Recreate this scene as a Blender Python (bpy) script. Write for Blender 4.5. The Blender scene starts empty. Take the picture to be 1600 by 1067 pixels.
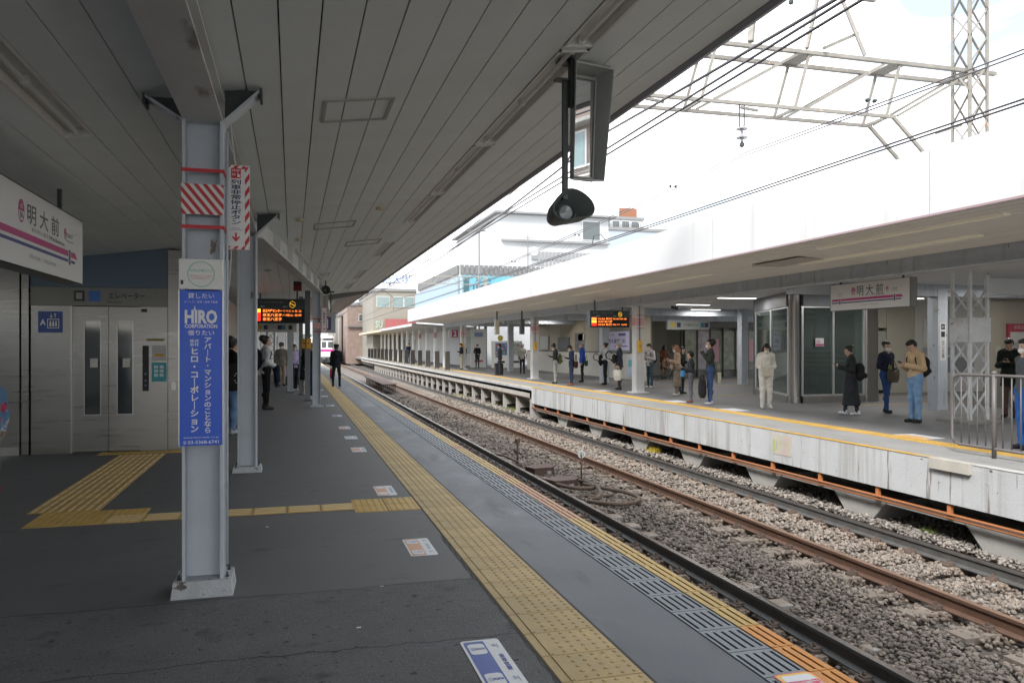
import bpy, math, random
import numpy as np
from mathutils import Vector, Matrix
random.seed(7); RNG = np.random.RandomState(11)
S = bpy.context.scene; COL = S.collection
PI = math.pi
# ---------------------------------------------------------------- camera, sky, sun, exposure
F = 1220.0; CAMH = 1.53; YAW = math.atan((800-456)/F)
cd = bpy.data.cameras.new('camera'); cam = bpy.data.objects.new('camera', cd); COL.objects.link(cam)
cam.location = (0, 0, CAMH); cam.rotation_euler = (PI/2, 0, -YAW)
cd.sensor_width = 36; cd.lens = F*36/1600; cd.shift_y = 6.5/1600*1.0; cd.clip_start = .05; cd.clip_end = 3000
S.camera = cam
W = bpy.data.worlds.new('World'); S.world = W; W.use_nodes = True
SUN_DIR = Vector((-.50, -.52, .69)).normalized()
nt = W.node_tree; nt.nodes.clear()
def nd(t, ty, **k):
    n = t.nodes.new(ty)
    for a, b in k.items():
        if a in n.inputs: n.inputs[a].default_value = b
        else: setattr(n, a, b)
    return n
sky = nd(nt, 'ShaderNodeTexSky', sky_type='NISHITA', sun_disc=False)
sky.sun_elevation = math.asin(SUN_DIR.z); sky.sun_rotation = math.atan2(SUN_DIR.x, SUN_DIR.y)
sky.altitude = 50; sky.air_density = 1.0; sky.dust_density = 1.5
b1 = nd(nt, 'ShaderNodeBackground', Strength=.085); nt.links.new(sky.outputs[0], b1.inputs[0])
b2 = nd(nt, 'ShaderNodeBackground', Strength=.92); b2.inputs[0].default_value = (.965, .985, 1, 1)
tc = nd(nt, 'ShaderNodeTexCoord'); mp = nd(nt, 'ShaderNodeMapping'); mp.inputs['Scale'].default_value = (1, 1, 3.2)
mp.inputs['Location'].default_value = (.35, .2, .0)
nz = nd(nt, 'ShaderNodeTexNoise', Scale=2.3, Detail=7.0, Roughness=.55, Distortion=.6)
cr = nd(nt, 'ShaderNodeValToRGB'); cr.color_ramp.elements[0].position = .40; cr.color_ramp.elements[0].color = (.15, .15, .15, 1)
cr.color_ramp.elements[1].position = .52; cr.color_ramp.elements[1].color = (1, 1, 1, 1)
mx = nd(nt, 'ShaderNodeMixShader'); ow = nd(nt, 'ShaderNodeOutputWorld')
L = nt.links.new
L(tc.outputs['Generated'], mp.inputs[0]); L(mp.outputs[0], nz.inputs['Vector']); L(nz.outputs['Fac'], cr.inputs[0])
L(cr.outputs[0], mx.inputs[0]); L(b1.outputs[0], mx.inputs[1]); L(b2.outputs[0], mx.inputs[2]); L(mx.outputs[0], ow.inputs[0])
sd = bpy.data.lights.new('sun', 'SUN'); sd.energy = 1.5; sd.angle = math.radians(14); sd.color = (1, .975, .94)
so = bpy.data.objects.new('sun', sd); COL.objects.link(so); so.rotation_euler = SUN_DIR.to_track_quat('Z', 'Y').to_euler(); so.location = (-20, -20, 40)
S.view_settings.view_transform = 'Standard'; S.view_settings.look = 'None'; S.view_settings.gamma = 1
S.view_settings.exposure = 1.8; S.view_settings.use_curve_mapping = False
S.render.engine = 'CYCLES'; S.cycles.max_bounces = 9; S.cycles.diffuse_bounces = 7; S.cycles.glossy_bounces = 3
S.cycles.transmission_bounces = 4; S.cycles.caustics_reflective = False; S.cycles.caustics_refractive = False
S.cycles.use_denoising = True; S.cycles.sample_clamp_indirect = 6

# ---------------------------------------------------------------- materials
MATS = {}
def mat(name, c=(.5, .5, .5), rough=.6, metal=0., var=.0, vs=3., bump=0., bs=60., spec=.5, stretch=None, spots=None, emit=None, trans=0., coat=0., island=0.):
    """procedural principled material; var: noise tint, bump: fine relief, spots: (colour, scale, threshold, softness, stretch)"""
    if name in MATS: return MATS[name]
    m = bpy.data.materials.new(name); m.use_nodes = True; t = m.node_tree; l = t.links.new
    p = t.nodes['Principled BSDF']
    p.inputs['Roughness'].default_value = rough; p.inputs['Metallic'].default_value = metal
    p.inputs['Specular IOR Level'].default_value = spec
    p.inputs['Base Color'].default_value = (*c, 1)
    if trans: p.inputs['Transmission Weight'].default_value = trans
    if coat: p.inputs['Coat Weight'].default_value = coat
    geo = nd(t, 'ShaderNodeTexCoord'); src = geo.outputs['Object']
    mpn = nd(t, 'ShaderNodeMapping'); mpn.inputs['Scale'].default_value = stretch or (1, 1, 1); l(src, mpn.inputs[0]); vec = mpn.outputs[0]
    col = None
    if var:
        n1 = nd(t, 'ShaderNodeTexNoise', Scale=vs, Detail=6.0, Roughness=.6); l(vec, n1.inputs['Vector'])
        r = nd(t, 'ShaderNodeValToRGB'); r.color_ramp.elements[0].position = .3; r.color_ramp.elements[1].position = .72
        r.color_ramp.elements[0].color = (*[x*(1-var) for x in c], 1); r.color_ramp.elements[1].color = (*[min(1, x*(1+var)) for x in c], 1)
        l(n1.outputs['Fac'], r.inputs[0]); col = r.outputs[0]
        mr = nd(t, 'ShaderNodeMapRange'); mr.inputs[3].default_value = max(.02, rough-.12); mr.inputs[4].default_value = min(1, rough+.12)
        l(n1.outputs['Fac'], mr.inputs[0]); l(mr.outputs[0], p.inputs['Roughness'])
    for sp in (spots or []):
        sc, scale, th, soft, st = sp
        mm = nd(t, 'ShaderNodeMapping'); mm.inputs['Scale'].default_value = st; l(src, mm.inputs[0])
        n2 = nd(t, 'ShaderNodeTexNoise', Scale=scale, Detail=5.0, Roughness=.62); l(mm.outputs[0], n2.inputs['Vector'])
        m2 = nd(t, 'ShaderNodeMapRange'); m2.inputs[1].default_value = th; m2.inputs[2].default_value = th+soft; l(n2.outputs['Fac'], m2.inputs[0])
        mixn = nd(t, 'ShaderNodeMix', data_type='RGBA'); l(m2.outputs[0], mixn.inputs[0])
        if col is not None: l(col, mixn.inputs[6])
        else: mixn.inputs[6].default_value = (*c, 1)
        mixn.inputs[7].default_value = (*sc, 1); col = mixn.outputs[2]
    if island:
        oi = nd(t, 'ShaderNodeObjectInfo'); m3 = nd(t, 'ShaderNodeMapRange'); m3.inputs[3].default_value = 1-island; m3.inputs[4].default_value = 1+island
        l(oi.outputs['Random'], m3.inputs[0]); hv = nd(t, 'ShaderNodeHueSaturation')
        if col is not None: l(col, hv.inputs['Color'])
        else: hv.inputs['Color'].default_value = (*c, 1)
        l(m3.outputs[0], hv.inputs['Value']); col = hv.outputs[0]
    if col is not None: l(col, p.inputs['Base Color'])
    if bump:
        n3 = nd(t, 'ShaderNodeTexNoise', Scale=bs, Detail=4.0); l(vec, n3.inputs['Vector'])
        bn = nd(t, 'ShaderNodeBump', Strength=bump, Distance=.01); l(n3.outputs['Fac'], bn.inputs['Height']); l(bn.outputs[0], p.inputs['Normal'])
    if emit:
        p.inputs['Emission Color'].default_value = (*emit[:3], 1); p.inputs['Emission Strength'].default_value = emit[3]
    MATS[name] = m; return m
def flat(r, g, b, rough=.55):
    return mat('paint_%02x%02x%02x' % (int(r*255), int(g*255), int(b*255)), (r, g, b), rough, var=.06, vs=8)

# ---------------------------------------------------------------- mesh builder
class MB:
    def __init__(s): s.v = []; s.f = []; s.m = []
    def add(s, vs, fs, mi=0):
        n = len(s.v); s.v += [tuple(x) for x in vs]; s.f += [tuple(i+n for i in f) for f in fs]; s.m += [mi]*len(fs); return s
    def box(s, x0, x1, y0, y1, z0, z1, mi=0):
        return s.add([(x0, y0, z0), (x1, y0, z0), (x1, y1, z0), (x0, y1, z0), (x0, y0, z1), (x1, y0, z1), (x1, y1, z1), (x0, y1, z1)],
                     [(0, 3, 2, 1), (4, 5, 6, 7), (0, 1, 5, 4), (1, 2, 6, 5), (2, 3, 7, 6), (3, 0, 4, 7)], mi)
    def bbox(s, x0, x1, y0, y1, z0, z1, b=.01, mi=0):
        """box with chamfered vertical and top edges"""
        xs = [(x0+b, y0), (x1-b, y0), (x1, y0+b), (x1, y1-b), (x1-b, y1), (x0+b, y1), (x0, y1-b), (x0, y0+b)]
        cx, cy = (x0+x1)/2, (y0+y1)/2
        rings = [[(x, y, z0) for x, y in xs], [(x, y, z1-b) for x, y in xs],
                 [(x+(b if x < cx else -b)*.999, y+(b if y < cy else -b)*.999, z1) for x, y in xs]]
        vs = sum(rings, []); fs = []
        for r in range(2):
            for i in range(8): j = (i+1) % 8; fs.append((r*8+i, r*8+j, r*8+8+j, r*8+8+i))
        fs.append(tuple(range(16, 24))); fs.append(tuple(range(7, -1, -1)))
        return s.add(vs, fs, mi)
    def bar(s, p, q, w, h=None, mi=0, up=(0, 0, 1)):
        """rectangular bar between two points"""
        h = h or w; p = Vector(p); q = Vector(q); d = (q-p).normalized(); u = Vector(up)
        if abs(d.dot(u)) > .99: u = Vector((0, 1, 0))
        x = d.cross(u).normalized(); z = x.cross(d).normalized()
        vs = [a+x*sx*w/2+z*sz*h/2 for a in (p, q) for sx, sz in ((-1, -1), (1, -1), (1, 1), (-1, 1))]
        return s.add(vs, [(0, 1, 2, 3), (7, 6, 5, 4), (0, 4, 5, 1), (1, 5, 6, 2), (2, 6, 7, 3), (3, 7, 4, 0)], mi)
    def tube(s, pts, r, n=6, mi=0, caps=True):
        pts = [Vector(p) for p in pts]; rs = r if isinstance(r, (list, tuple)) else [r]*len(pts)
        vs = []; prev = None
        for i, p in enumerate(pts):
            d = (pts[min(i+1, len(pts)-1)]-pts[max(i-1, 0)]).normalized()
            if prev is None: prev = d.orthogonal().normalized()
            x = (prev-d*prev.dot(d))
            x = x.normalized() if x.length > 1e-5 else d.orthogonal().normalized()
            prev = x; y = d.cross(x)
            vs += [p+(x*math.cos(2*PI*k/n)+y*math.sin(2*PI*k/n))*rs[i] for k in range(n)]
        fs = [(i*n+k, i*n+(k+1) % n, (i+1)*n+(k+1) % n, (i+1)*n+k) for i in range(len(pts)-1) for k in range(n)]
        if caps: fs += [tuple(range(n-1, -1, -1)), tuple((len(pts)-1)*n+k for k in range(n))]
        return s.add(vs, fs, mi)
    def lathe(s, c, prof, n=12, mi=0, axis='z'):
        vs = []
        for r, h in prof:
            for k in range(n):
                a = 2*PI*k/n; x, y = r*math.cos(a), r*math.sin(a)
                v = {'z': (x, y, h), 'y': (x, h, y), 'x': (h, x, y)}[axis]
                vs.append((c[0]+v[0], c[1]+v[1], c[2]+v[2]))
        fs = [(i*n+k, i*n+(k+1) % n, (i+1)*n+(k+1) % n, (i+1)*n+k) for i in range(len(prof)-1) for k in range(n)]
        fs += [tuple(range(n)), tuple((len(prof)-1)*n+k for k in range(n))]
        return s.add(vs, fs, mi)
    def prism(s, poly, axis, a, b, mi=0):
        """extrude 2D polygon along axis between a and b; poly coordinates are the two other axes in order"""
        n = len(poly)
        def mk(p, h): return {'x': (h, p[0], p[1]), 'y': (p[0], h, p[1]), 'z': (p[0], p[1], h)}[axis]
        vs = [mk(p, a) for p in poly]+[mk(p, b) for p in poly]
        fs = [tuple(range(n)), tuple(range(2*n-1, n-1, -1))]+[(i, i+n, (i+1) % n+n, (i+1) % n) for i in range(n)]
        return s.add(vs, fs, mi)
    def ell(s, c, r, n=8, k=5, mi=0, R=None):
        vs = []; fs = []
        for i in range(k+1):
            t = PI*i/k
            for j in range(n):
                a = 2*PI*j/n; v = Vector((r[0]*math.sin(t)*math.cos(a), r[1]*math.sin(t)*math.sin(a), r[2]*math.cos(t)))
                if R is not None: v = R @ v
                vs.append((c[0]+v[0], c[1]+v[1], c[2]+v[2]))
        fs = [(i*n+j, (i+1)*n+j, (i+1)*n+(j+1) % n, i*n+(j+1) % n) for i in range(k) for j in range(n)]
        return s.add(vs, fs, mi)
    def mesh(s, name, mats, smooth=False):
        m = bpy.data.meshes.new(name); m.from_pydata(s.v, [], s.f)
        for x in (mats if isinstance(mats, (list, tuple)) else [mats]): m.materials.append(x)
        if len(set(s.m)) > 1 or (s.m and s.m[0]): m.polygons.foreach_set('material_index', s.m)
        m.polygons.foreach_set('use_smooth', [smooth]*len(s.f)); m.validate(clean_customdata=False); m.update()
        return m
    def build(s, name, mats, parent=None, smooth=False, loc=None, **tags):
        if smooth == 'auto': me = s.mesh(name, mats, True); me.set_sharp_from_angle(angle=math.radians(40))
        else: me = s.mesh(name, mats, smooth)
        return put(name, me, parent, loc, **tags)
def fixn(me):
    import bmesh
    b = bmesh.new(); b.from_mesh(me); bmesh.ops.recalc_face_normals(b, faces=b.faces); b.to_mesh(me); b.free(); return me
def put(name, me, parent=None, loc=None, rz=None, label=None, cat=None, group=None, kind=None):
    o = bpy.data.objects.new(name, me); COL.objects.link(o)
    if parent is not None: o.parent = parent
    if loc: o.location = loc
    if rz is not None: o.rotation_euler = (0, 0, rz)
    for k, v in (('label', label), ('category', cat), ('group', group), ('kind', kind)):
        if v: o[k] = v
    return o
def empty(name, loc, label=None, cat=None, group=None, kind=None, rz=0):
    return put(name, None, None, loc, rz, label, cat, group, kind)
def copy_tree(o, parent=None):
    c = o.copy(); COL.objects.link(c); c.parent = parent
    for ch in list(o.children): copy_tree(ch, c)
    return c
# ---------------------------------------------------------------- lettering: flat glyph meshes
def glyphs(body, spacing=1.0, line=1.0, thick=0.):
    c = bpy.data.curves.new('lettering', 'FONT'); c.body = body; c.resolution_u = 2; c.align_x = 'CENTER'
    c.space_line = line; c.space_character = spacing; c.fill_mode = 'FRONT'; c.extrude = 0
    if thick: c.offset = thick
    o = bpy.data.objects.new('lettering', c); m = o.to_mesh()
    v = np.array([x.co[:] for x in m.vertices]); f = [tuple(p.vertices) for p in m.polygons]
    o.to_mesh_clear(); bpy.data.objects.remove(o); bpy.data.curves.remove(c)
    return v, f
def text(body, c, w, h, right, up, m, parent, name='lettering', keep=False, thick=0., spacing=1., line=1., off=0., into=None):
    """fit text centred on c into a w x h rectangle spanned by right/up; lies as a thin printed film"""
    v, f = glyphs(body, spacing, line, thick)
    if len(v) == 0: return None
    lo, hi = v.min(0), v.max(0); sx = w/max(1e-6, hi[0]-lo[0]); sy = h/max(1e-6, hi[1]-lo[1])
    if keep: sx = sy = min(sx, sy)
    right = Vector(right); up = Vector(up); n = right.cross(up); c = Vector(c)+n*off; mid = (lo+hi)/2
    vs = [c+right*float((a[0]-mid[0])*sx)+up*float((a[1]-mid[1])*sy) for a in v]
    b = into or MB(); b.add(vs, f)
    if into is not None: return b
    return b.build(name, m, parent)
def vtext(s): return '\n'.join(s.replace('ー', '｜'))
def quad(c, w, h, right, up, m, parent, name='print', off=0., thick=.001):
    right = Vector(right); up = Vector(up); n = right.cross(up); c = Vector(c)+n*off
    vs = [c+right*a*w/2+up*b*h/2+n*t for t in (-thick, 0) for a, b in ((-1, -1), (1, -1), (1, 1), (-1, 1))]
    return MB().add(vs, [(3, 2, 1, 0), (4, 5, 6, 7), (0, 1, 5, 4), (1, 2, 6, 5), (2, 3, 7, 6), (3, 0, 4, 7)]).build(name, m, parent)
def rrect(cx, cy, w, h, r, n=4):
    p = []
    for i, (sx, sy) in enumerate(((1, 1), (-1, 1), (-1, -1), (1, -1))):
        for k in range(n+1):
            a = PI/2*(i+k/n); p.append((cx+sx*(w/2-r)+r*math.cos(a), cy+sy*(h/2-r)+r*math.sin(a)))
    return p
def plate(poly, c, right, up, m, parent, name='print', off=0., thick=.001):
    right = Vector(right); up = Vector(up); n = right.cross(up); c = Vector(c)+n*off; k = len(poly)
    vs = [c+right*a+up*b+n*t for t in (0, -thick) for a, b in poly]
    return MB().add(vs, [tuple(range(k)), tuple(range(2*k-1, k-1, -1))]+[(i, i+k, (i+1) % k+k, (i+1) % k) for i in range(k)]).build(name, m, parent)
XR, ZU, YR = (1, 0, 0), (0, 0, 1), (0, 1, 0)
# ---------------------------------------------------------------- figures: blended volumes turned into one continuous surface
def surface(prims, vox=.015, wob=0.):
    """prims: list of (fn, lo, hi, material, k). Returns verts, quads, quad materials."""
    lo = np.min([p[1] for p in prims], 0)-vox*3; hi = np.max([p[2] for p in prims], 0)+vox*3
    n = np.ceil((hi-lo)/vox).astype(int)+1
    D = np.full(n, 1.0); Mi = np.zeros(n, int); Dm = np.full(n, 1.0)
    ax = [lo[i]+vox*np.arange(n[i]) for i in range(3)]
    for fn, a, b, mi, k in prims:
        pad = k+vox*3
        i0 = np.maximum(0, np.floor((a-pad-lo)/vox).astype(int)); i1 = np.minimum(n, np.ceil((b+pad-lo)/vox).astype(int)+1)
        sl = tuple(slice(i0[j], i1[j]) for j in range(3))
        P = np.stack(np.meshgrid(*[ax[j][sl[j]] for j in range(3)], indexing='ij'), -1)
        d = fn(P)
        if wob and mi > 1: d = d+wob*(np.sin(P[..., 2]*38+P[..., 0]*25)*np.cos(P[..., 1]*31-P[..., 2]*11))
        o = D[sl]; hgt = np.maximum(k-np.abs(o-d), 0)/k
        D[sl] = np.minimum(o, d)-hgt*hgt*k*.25
        better = d < Dm[sl]; Dm[sl] = np.where(better, d, Dm[sl]); Mi[sl] = np.where(better, mi, Mi[sl])
    ins = D < 0
    c = np.zeros(np.array(n)-1, int); idx = [(i, j, k) for i in (0, 1) for j in (0, 1) for k in (0, 1)]
    def cs(o): return tuple(slice(o[j], n[j]-1+o[j]) for j in range(3))
    for o in idx: c += ins[cs(o)]
    act = (c > 0) & (c < 8); ids = np.full(act.shape, -1); cells = np.argwhere(act); ids[act] = np.arange(len(cells))
    acc = np.zeros((len(cells), 3)); cnt = np.zeros(len(cells))
    for a in range(3):
        for o in idx:
            if o[a]: continue
            q = list(o); q[a] = 1
            d0 = D[cs(o)][act]; d1 = D[cs(tuple(q))][act]; cr_ = (d0 < 0) != (d1 < 0)
            t = np.where(cr_, d0/np.where(cr_, d0-d1, 1), 0)
            p = np.array(o, float)[None].repeat(len(cells), 0); p[:, a] = t
            acc += p*cr_[:, None]; cnt += cr_
    V = lo+vox*(cells+acc/cnt[:, None])
    Fq, Fm = [], []
    for a in range(3):
        b, g = (a+1) % 3, (a+2) % 3
        s0 = [slice(1, n[j]-1) for j in range(3)]; s1 = list(s0); s0[a] = slice(0, n[a]-1); s1[a] = slice(1, n[a])
        e = np.argwhere(ins[tuple(s0)] != ins[tuple(s1)]); 
        off = np.array([1, 1, 1]); off[a] = 0; e = e+off
        db = np.zeros(3, int); db[b] = 1; dg = np.zeros(3, int); dg[g] = 1
        q = np.stack([ids[tuple((e-db-dg).T)], ids[tuple((e-dg).T)], ids[tuple(e.T)], ids[tuple((e-db).T)]], 1)
        flip = ~ins[tuple(e.T)]
        q[flip] = q[flip][:, ::-1]
        e2 = e.copy(); e2[:, a] += 1
        near = np.where(flip, Mi[tuple(e2.T)], Mi[tuple(e.T)])
        Fq.append(q); Fm.append(near)
    return V, np.concatenate(Fq), np.concatenate(Fm)
def cap(a, b, ra, rb, mi, k=.03, fy=1., zmin=None, zmax=None):
    a = np.array(a, float); b = np.array(b, float); r = max(ra, rb)
    def fn(P):
        s = np.array([1, 1/fy, 1]); p = P*s; A = a*s; B = b*s; ba = B-A
        t = np.clip(((p-A)@ba)/max(1e-9, ba@ba), 0, 1)
        d = np.sqrt(((p-A-t[..., None]*ba)**2).sum(-1))-(ra+(rb-ra)*t)
        d = d*min(1, fy)
        if zmin is not None: d = np.maximum(d, zmin-P[..., 2])
        if zmax is not None: d = np.maximum(d, P[..., 2]-zmax)
        return d
    e = np.array([r, r*max(fy, .3), r])
    return (fn, np.minimum(a, b)-e, np.maximum(a, b)+e, mi, k)
def ell(c, r, mi, k=.02, R=None, cut=None):
    c = np.array(c, float); r = np.array(r, float); m = r.max()
    def fn(P):
        p = P-c
        if R is not None: p = p@R
        q = np.sqrt(((p/r)**2).sum(-1)); d = (q-1)*r.min()
        if cut: d = np.maximum(d, cut(p))
        return d
    return (fn, c-m, c+m, mi, k)
def rx(a):
    return np.array([[1, 0, 0], [0, math.cos(a), -math.sin(a)], [0, math.sin(a), math.cos(a)]])
def rz_(a):
    return np.array([[math.cos(a), -math.sin(a), 0], [math.sin(a), math.cos(a), 0], [0, 0, 1]])
def to_mesh(name, V, Q, Mi, mats, extra=None):
    me = bpy.data.meshes.new(name); vs = [tuple(x) for x in V]; fs = [tuple(q) for q in Q.tolist()]; mm = Mi.tolist()
    if extra: n = len(vs); vs += extra.v; fs += [tuple(i+n for i in f) for f in extra.f]; mm += extra.m
    me.from_pydata(vs, [], fs)
    for m in mats: me.materials.append(m)
    me.polygons.foreach_set('material_index', mm); me.polygons.foreach_set('use_smooth', [True]*len(fs)); me.update()
    return me
SKIN = mat('skin', (.52, .33, .24), .5, var=.06, vs=20)
EYE = mat('dark_eye', (.02, .015, .012), .3)
LIP = mat('lip', (.42, .18, .15), .5)
def cloth(c, r=.85): return mat('cloth_%d_%d_%d' % tuple(int(x*999) for x in c), c, r, var=.2, vs=7, bump=.7, bs=38, spec=.2)
def hand(b, w, d, pn, side, curl, s=1.0, mi=0):
    """palm and five separate bent fingers; w wrist, d finger direction, pn palm normal"""
    w = Vector(w); d = Vector(d).normalized(); pn = Vector(pn); pn = (pn-d*pn.dot(d)).normalized(); x = d.cross(pn)*side
    R = Matrix((x, d, pn)).transposed()
    b.ell(w+d*.045*s, (.04*s, .052*s, .015*s), 8, 6, mi, R)
    for i, (off, ln) in enumerate(((-.028, .068), (-.010, .078), (.009, .073), (.027, .058))):
        p = w+d*.075*s+x*off*s; pts = [p]; a = 0
        for sgm in (.45, .32, .23):
            a += curl; dd = d*math.cos(a)+pn*math.sin(a); p = p+dd*ln*sgm*s; pts.append(p)
        b.tube(pts, [.0085*s, .008*s, .0072*s, .0055*s], 6, mi)
    p = w+d*.02*s-x*.03*s; t1 = p+(d*.6-x*.7+pn*.3).normalized()*.038*s; t2 = t1+(d*.9-x*.1+pn*.5).normalized()*.03*s
    b.tube([p, t1, t2], [.012*s, .0095*s, .007*s], 6, mi)
def person(x, y, face, h=1.68, label='', top=(.1, .1, .1), legs=(.05, .05, .06), shoe=(.03, .03, .03), hair=(.012, .01, .009),
           armr='phone', arml='phone', tilt=.25, style='short', skirt=None, coat=None, mask=True, hat=None, inner=None, group=None,
           stance=.09, stride=0., vox=.016, slim=1., sleeve=True, wide=1., child=False, z0=0., lean=0., female=False, sole=None, legr=1.0, turn=0., hood=False, hem=.86):
    """face: direction looked at, radians from +Y clockwise; local +Y is forward, +X is the figure's right"""
    s = h/1.70; hs = s*(1.12 if child else 1.0)
    root = empty('person', (x, y, z0), label, 'person', group, rz=-face)
    T, Lg, Sh, Inn, Sol = 2, 3, 4, 5, 6
    mats = [SKIN, SKIN, cloth(top), cloth(legs), cloth(shoe, .6), cloth(inner or top), cloth(sole or (.6, .6, .58), .7), EYE, LIP]
    def q(p): return (p[0]*s, p[1]*s, p[2]*s)
    hw = .088*stance/.09; pr = []; sw = (.165 if female else .185)*slim
    hipz = .90
    for sd_ in (-1, 1):
        fx = sd_*hw*1.05; fy_ = sd_*stride
        hip, knee, ank = (sd_*.08, 0, hipz), (sd_*.088*stance/.09*.98, fy_*.5+.015, .49), (fx, fy_, .085)
        bare = skirt is not None and skirt[1] > .2 and coat is None
        lm = Lg
        pr += [cap(q(hip), q(knee), .088*s*slim*legr, .062*s*legr, lm, .03), cap(q(knee), q(ank), .058*s*legr, .044*s*legr, lm, .02),
               cap(q((fx, fy_+.005, .5)), q((fx*1.0, fy_-.018, .33)), .03*s, .053*s*legr, lm, .02)]
        pr += [cap(q((fx, fy_-.03, .045)), q((fx+sd_*.02, fy_+.13, .035)), .042*s, .036*s, Sh, .015, zmin=.004),
               cap(q((fx, fy_-.01, .1)), q((fx, fy_-.02, .05)), .044*s, .046*s, Sh, .015)]
    ly = lean
    pr += [cap(q((-.05, 0, .93)), q((.05, 0, .93)), .125*s*slim, .125*s*slim, Lg if not coat else T, .04, fy=.85)]
    pr += [cap(q((0, .0+ly*.1, 1.02)), q((0, .005+ly*.6, 1.27)), .135*s*slim*wide, (.148 if female else .165)*s*slim*wide, T, .05, fy=.68),
           cap(q((-sw*.72, ly*.9, 1.385)), q((sw*.72, ly*.9, 1.385)), .07*s, .07*s, T, .06, fy=.95),
           cap(q((0, -.01+ly*.8, 1.30)), q((0, -.005+ly, 1.41)), .15*s*slim, .075*s, T, .05, fy=.62),
           cap(q((0, 0, .97)), q((0, 0, 1.06)), .145*s*slim*wide, .138*s*slim*wide, T, .03, fy=.74)]
    if not coat: pr += [cap(q((0, -.005, .98)), q((0, -.005, hem-.1)), .15*s*slim*wide, (.158 if skirt is None else .15)*s*slim*wide, T, .012, fy=.80, zmin=hem*s)]
    pr += [cap(q((-.03, -.01+ly, 1.43)), q((.03, -.01+ly, 1.43)), .062*s, .062*s, T, .02)]
    if inner: pr += [cap(q((0, .055+ly*.6, 1.08)), q((0, .045+ly, 1.37)), .072*s, .045*s, Inn, .01, fy=.82)]
    if skirt: pr += [cap(q((0, 0, .98)), q((0, .0, skirt[1]-.1)), .135*s, skirt[2]*s, Inn if inner and len(skirt) > 3 else Lg, .02, fy=.8, zmin=skirt[1]*s)]
    if coat: pr += [cap(q((0, 0, 1.05)), q((0, -.0, coat[0]-.08)), .15*s, coat[1]*s, T, .03, fy=.8, zmin=coat[0]*s)]
    # neck and head
    nk = (0, .0+ly, 1.42); R = rx(-tilt); Rz = rz_(-turn); R = Rz@R
    base = np.array(q((0, .012+ly, 1.475)))
    def hd(p): return tuple(base+R@(np.array(p)*hs))
    pr += [cap(q(nk), hd((0, .0, .03)), .056*s, .052*s, 1, .02)]
    pr += [ell(hd((0, .0, .125)), np.array((.074, .092, .098))*hs, 1, .02, R), ell(hd((0, .028, .06)), np.array((.056, .066, .075))*hs, 1, .03, R),
           cap(hd((0, .088, .10)), hd((0, .108, .075)), .009*hs, .013*hs, 1, .012)]
    for sd_ in (-1, 1): pr.append(ell(hd((sd_*.074, .0, .085)), np.array((.012, .02, .032))*hs, 1, .008, R))
    ex = MB(); R3 = Matrix(R.tolist())
    for sd_ in (-1, 1):
        ex.ell(hd((sd_*.031, .083, .107)), (.014*hs, .006*hs, .008*hs), 8, 4, 7, R3)
        ex.ell(hd((sd_*.032, .084, .127)), (.02*hs, .006*hs, .004*hs), 8, 4, 7, R3)
    ex.ell(hd((0, .09, .045)), (.024*hs, .007*hs, .008*hs), 8, 4, 8, R3)
    # arms
    hands = []
    for sd_, pose in ((1, armr), (-1, arml)):
        sh = (sd_*sw, ly*.9, 1.375)
        if pose == 'phone': el, wr, dr, pn = (sd_*(sw+.045), -.01+ly, 1.10), (sd_*.055, .26+ly, 1.17), (-sd_*.45, .75, .35), (0, -.3, 1)
        elif pose == 'chest': el, wr, dr, pn = (sd_*(sw+.04), -.0+ly, 1.10), (sd_*.06, .17+ly, 1.27), (-sd_*.6, .3, .6), (0, -1, .2)
        elif pose == 'front': el, wr, dr, pn = (sd_*(sw+.05), -.02+ly, 1.10), (sd_*.06, .20+ly, 1.0), (-sd_*.8, .5, -.1), (0, -.6, .5)
        elif pose == 'up': el, wr, dr, pn = (sd_*(sw+.05), .08+ly, 1.16), (sd_*.09, .22+ly, 1.37), (-sd_*.2, .2, 1), (0, -1, .2)
        elif pose == 'bag': el, wr, dr, pn = (sd_*(sw+.05), -.03+ly, 1.09), (sd_*(sw+.05), .1+ly, .88), (0, .25, -1), (-sd_, 0, 0)
        elif pose == 'swing': el, wr, dr, pn = (sd_*(sw+.05), -.10, 1.12), (sd_*(sw+.05), -.05, .87), (0, .3, -1), (-sd_, 0, 0)
        else: el, wr, dr, pn = (sd_*(sw+.035), -.03+ly*.5, 1.10), (sd_*(sw+.035), .03, .85), (0, .12, -1), (-sd_, 0, 0)
        am = T if sleeve else 1; f = 1.0*slim
        pr += [cap(q(sh), q(el), .056*s*f, .047*s*f, T, .04), cap(q(el), q(wr), .045*s*f, .035*s*f, am, .02)]
        if sleeve == 'long': pr += [cap(q(el), q(wr), .062*s, .055*s, T, .02)]
        hand(ex, q(wr), dr, pn, sd_, .45 if pose in ('down', 'swing') else .75, hs*1.02, 0)
        hands.append(q(wr))
    if hood: pr.append(ell(q((0, -.075+ly, 1.42)), np.array((.1, .05, .07))*s, T, .03))
    V, Q, Mi = surface(pr, vox, .0055)
    put('body', to_mesh('body', V, Q, Mi, mats, ex), root)
    # hair
    hm = mat('hair_%d' % int(sum(hair)*3000), hair, .45, var=.4, vs=60, bump=.6, bs=120, stretch=(1, 1, .25))
    hp = []; fz = .150
    def face_cut(p): return np.minimum(p[..., 1]+.0*p[..., 2]-.028*hs, .045*hs-p[..., 2]+.0)  # inside: in front and below hairline
    hp.append(ell(hd((0, -.008, .128)), np.array((.088, .104, .108))*hs, 0, .02, R, cut=face_cut))
    if style == 'short': hp.append(ell(hd((0, .03, .195)), np.array((.075, .07, .035))*hs, 0, .03, R))
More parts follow.
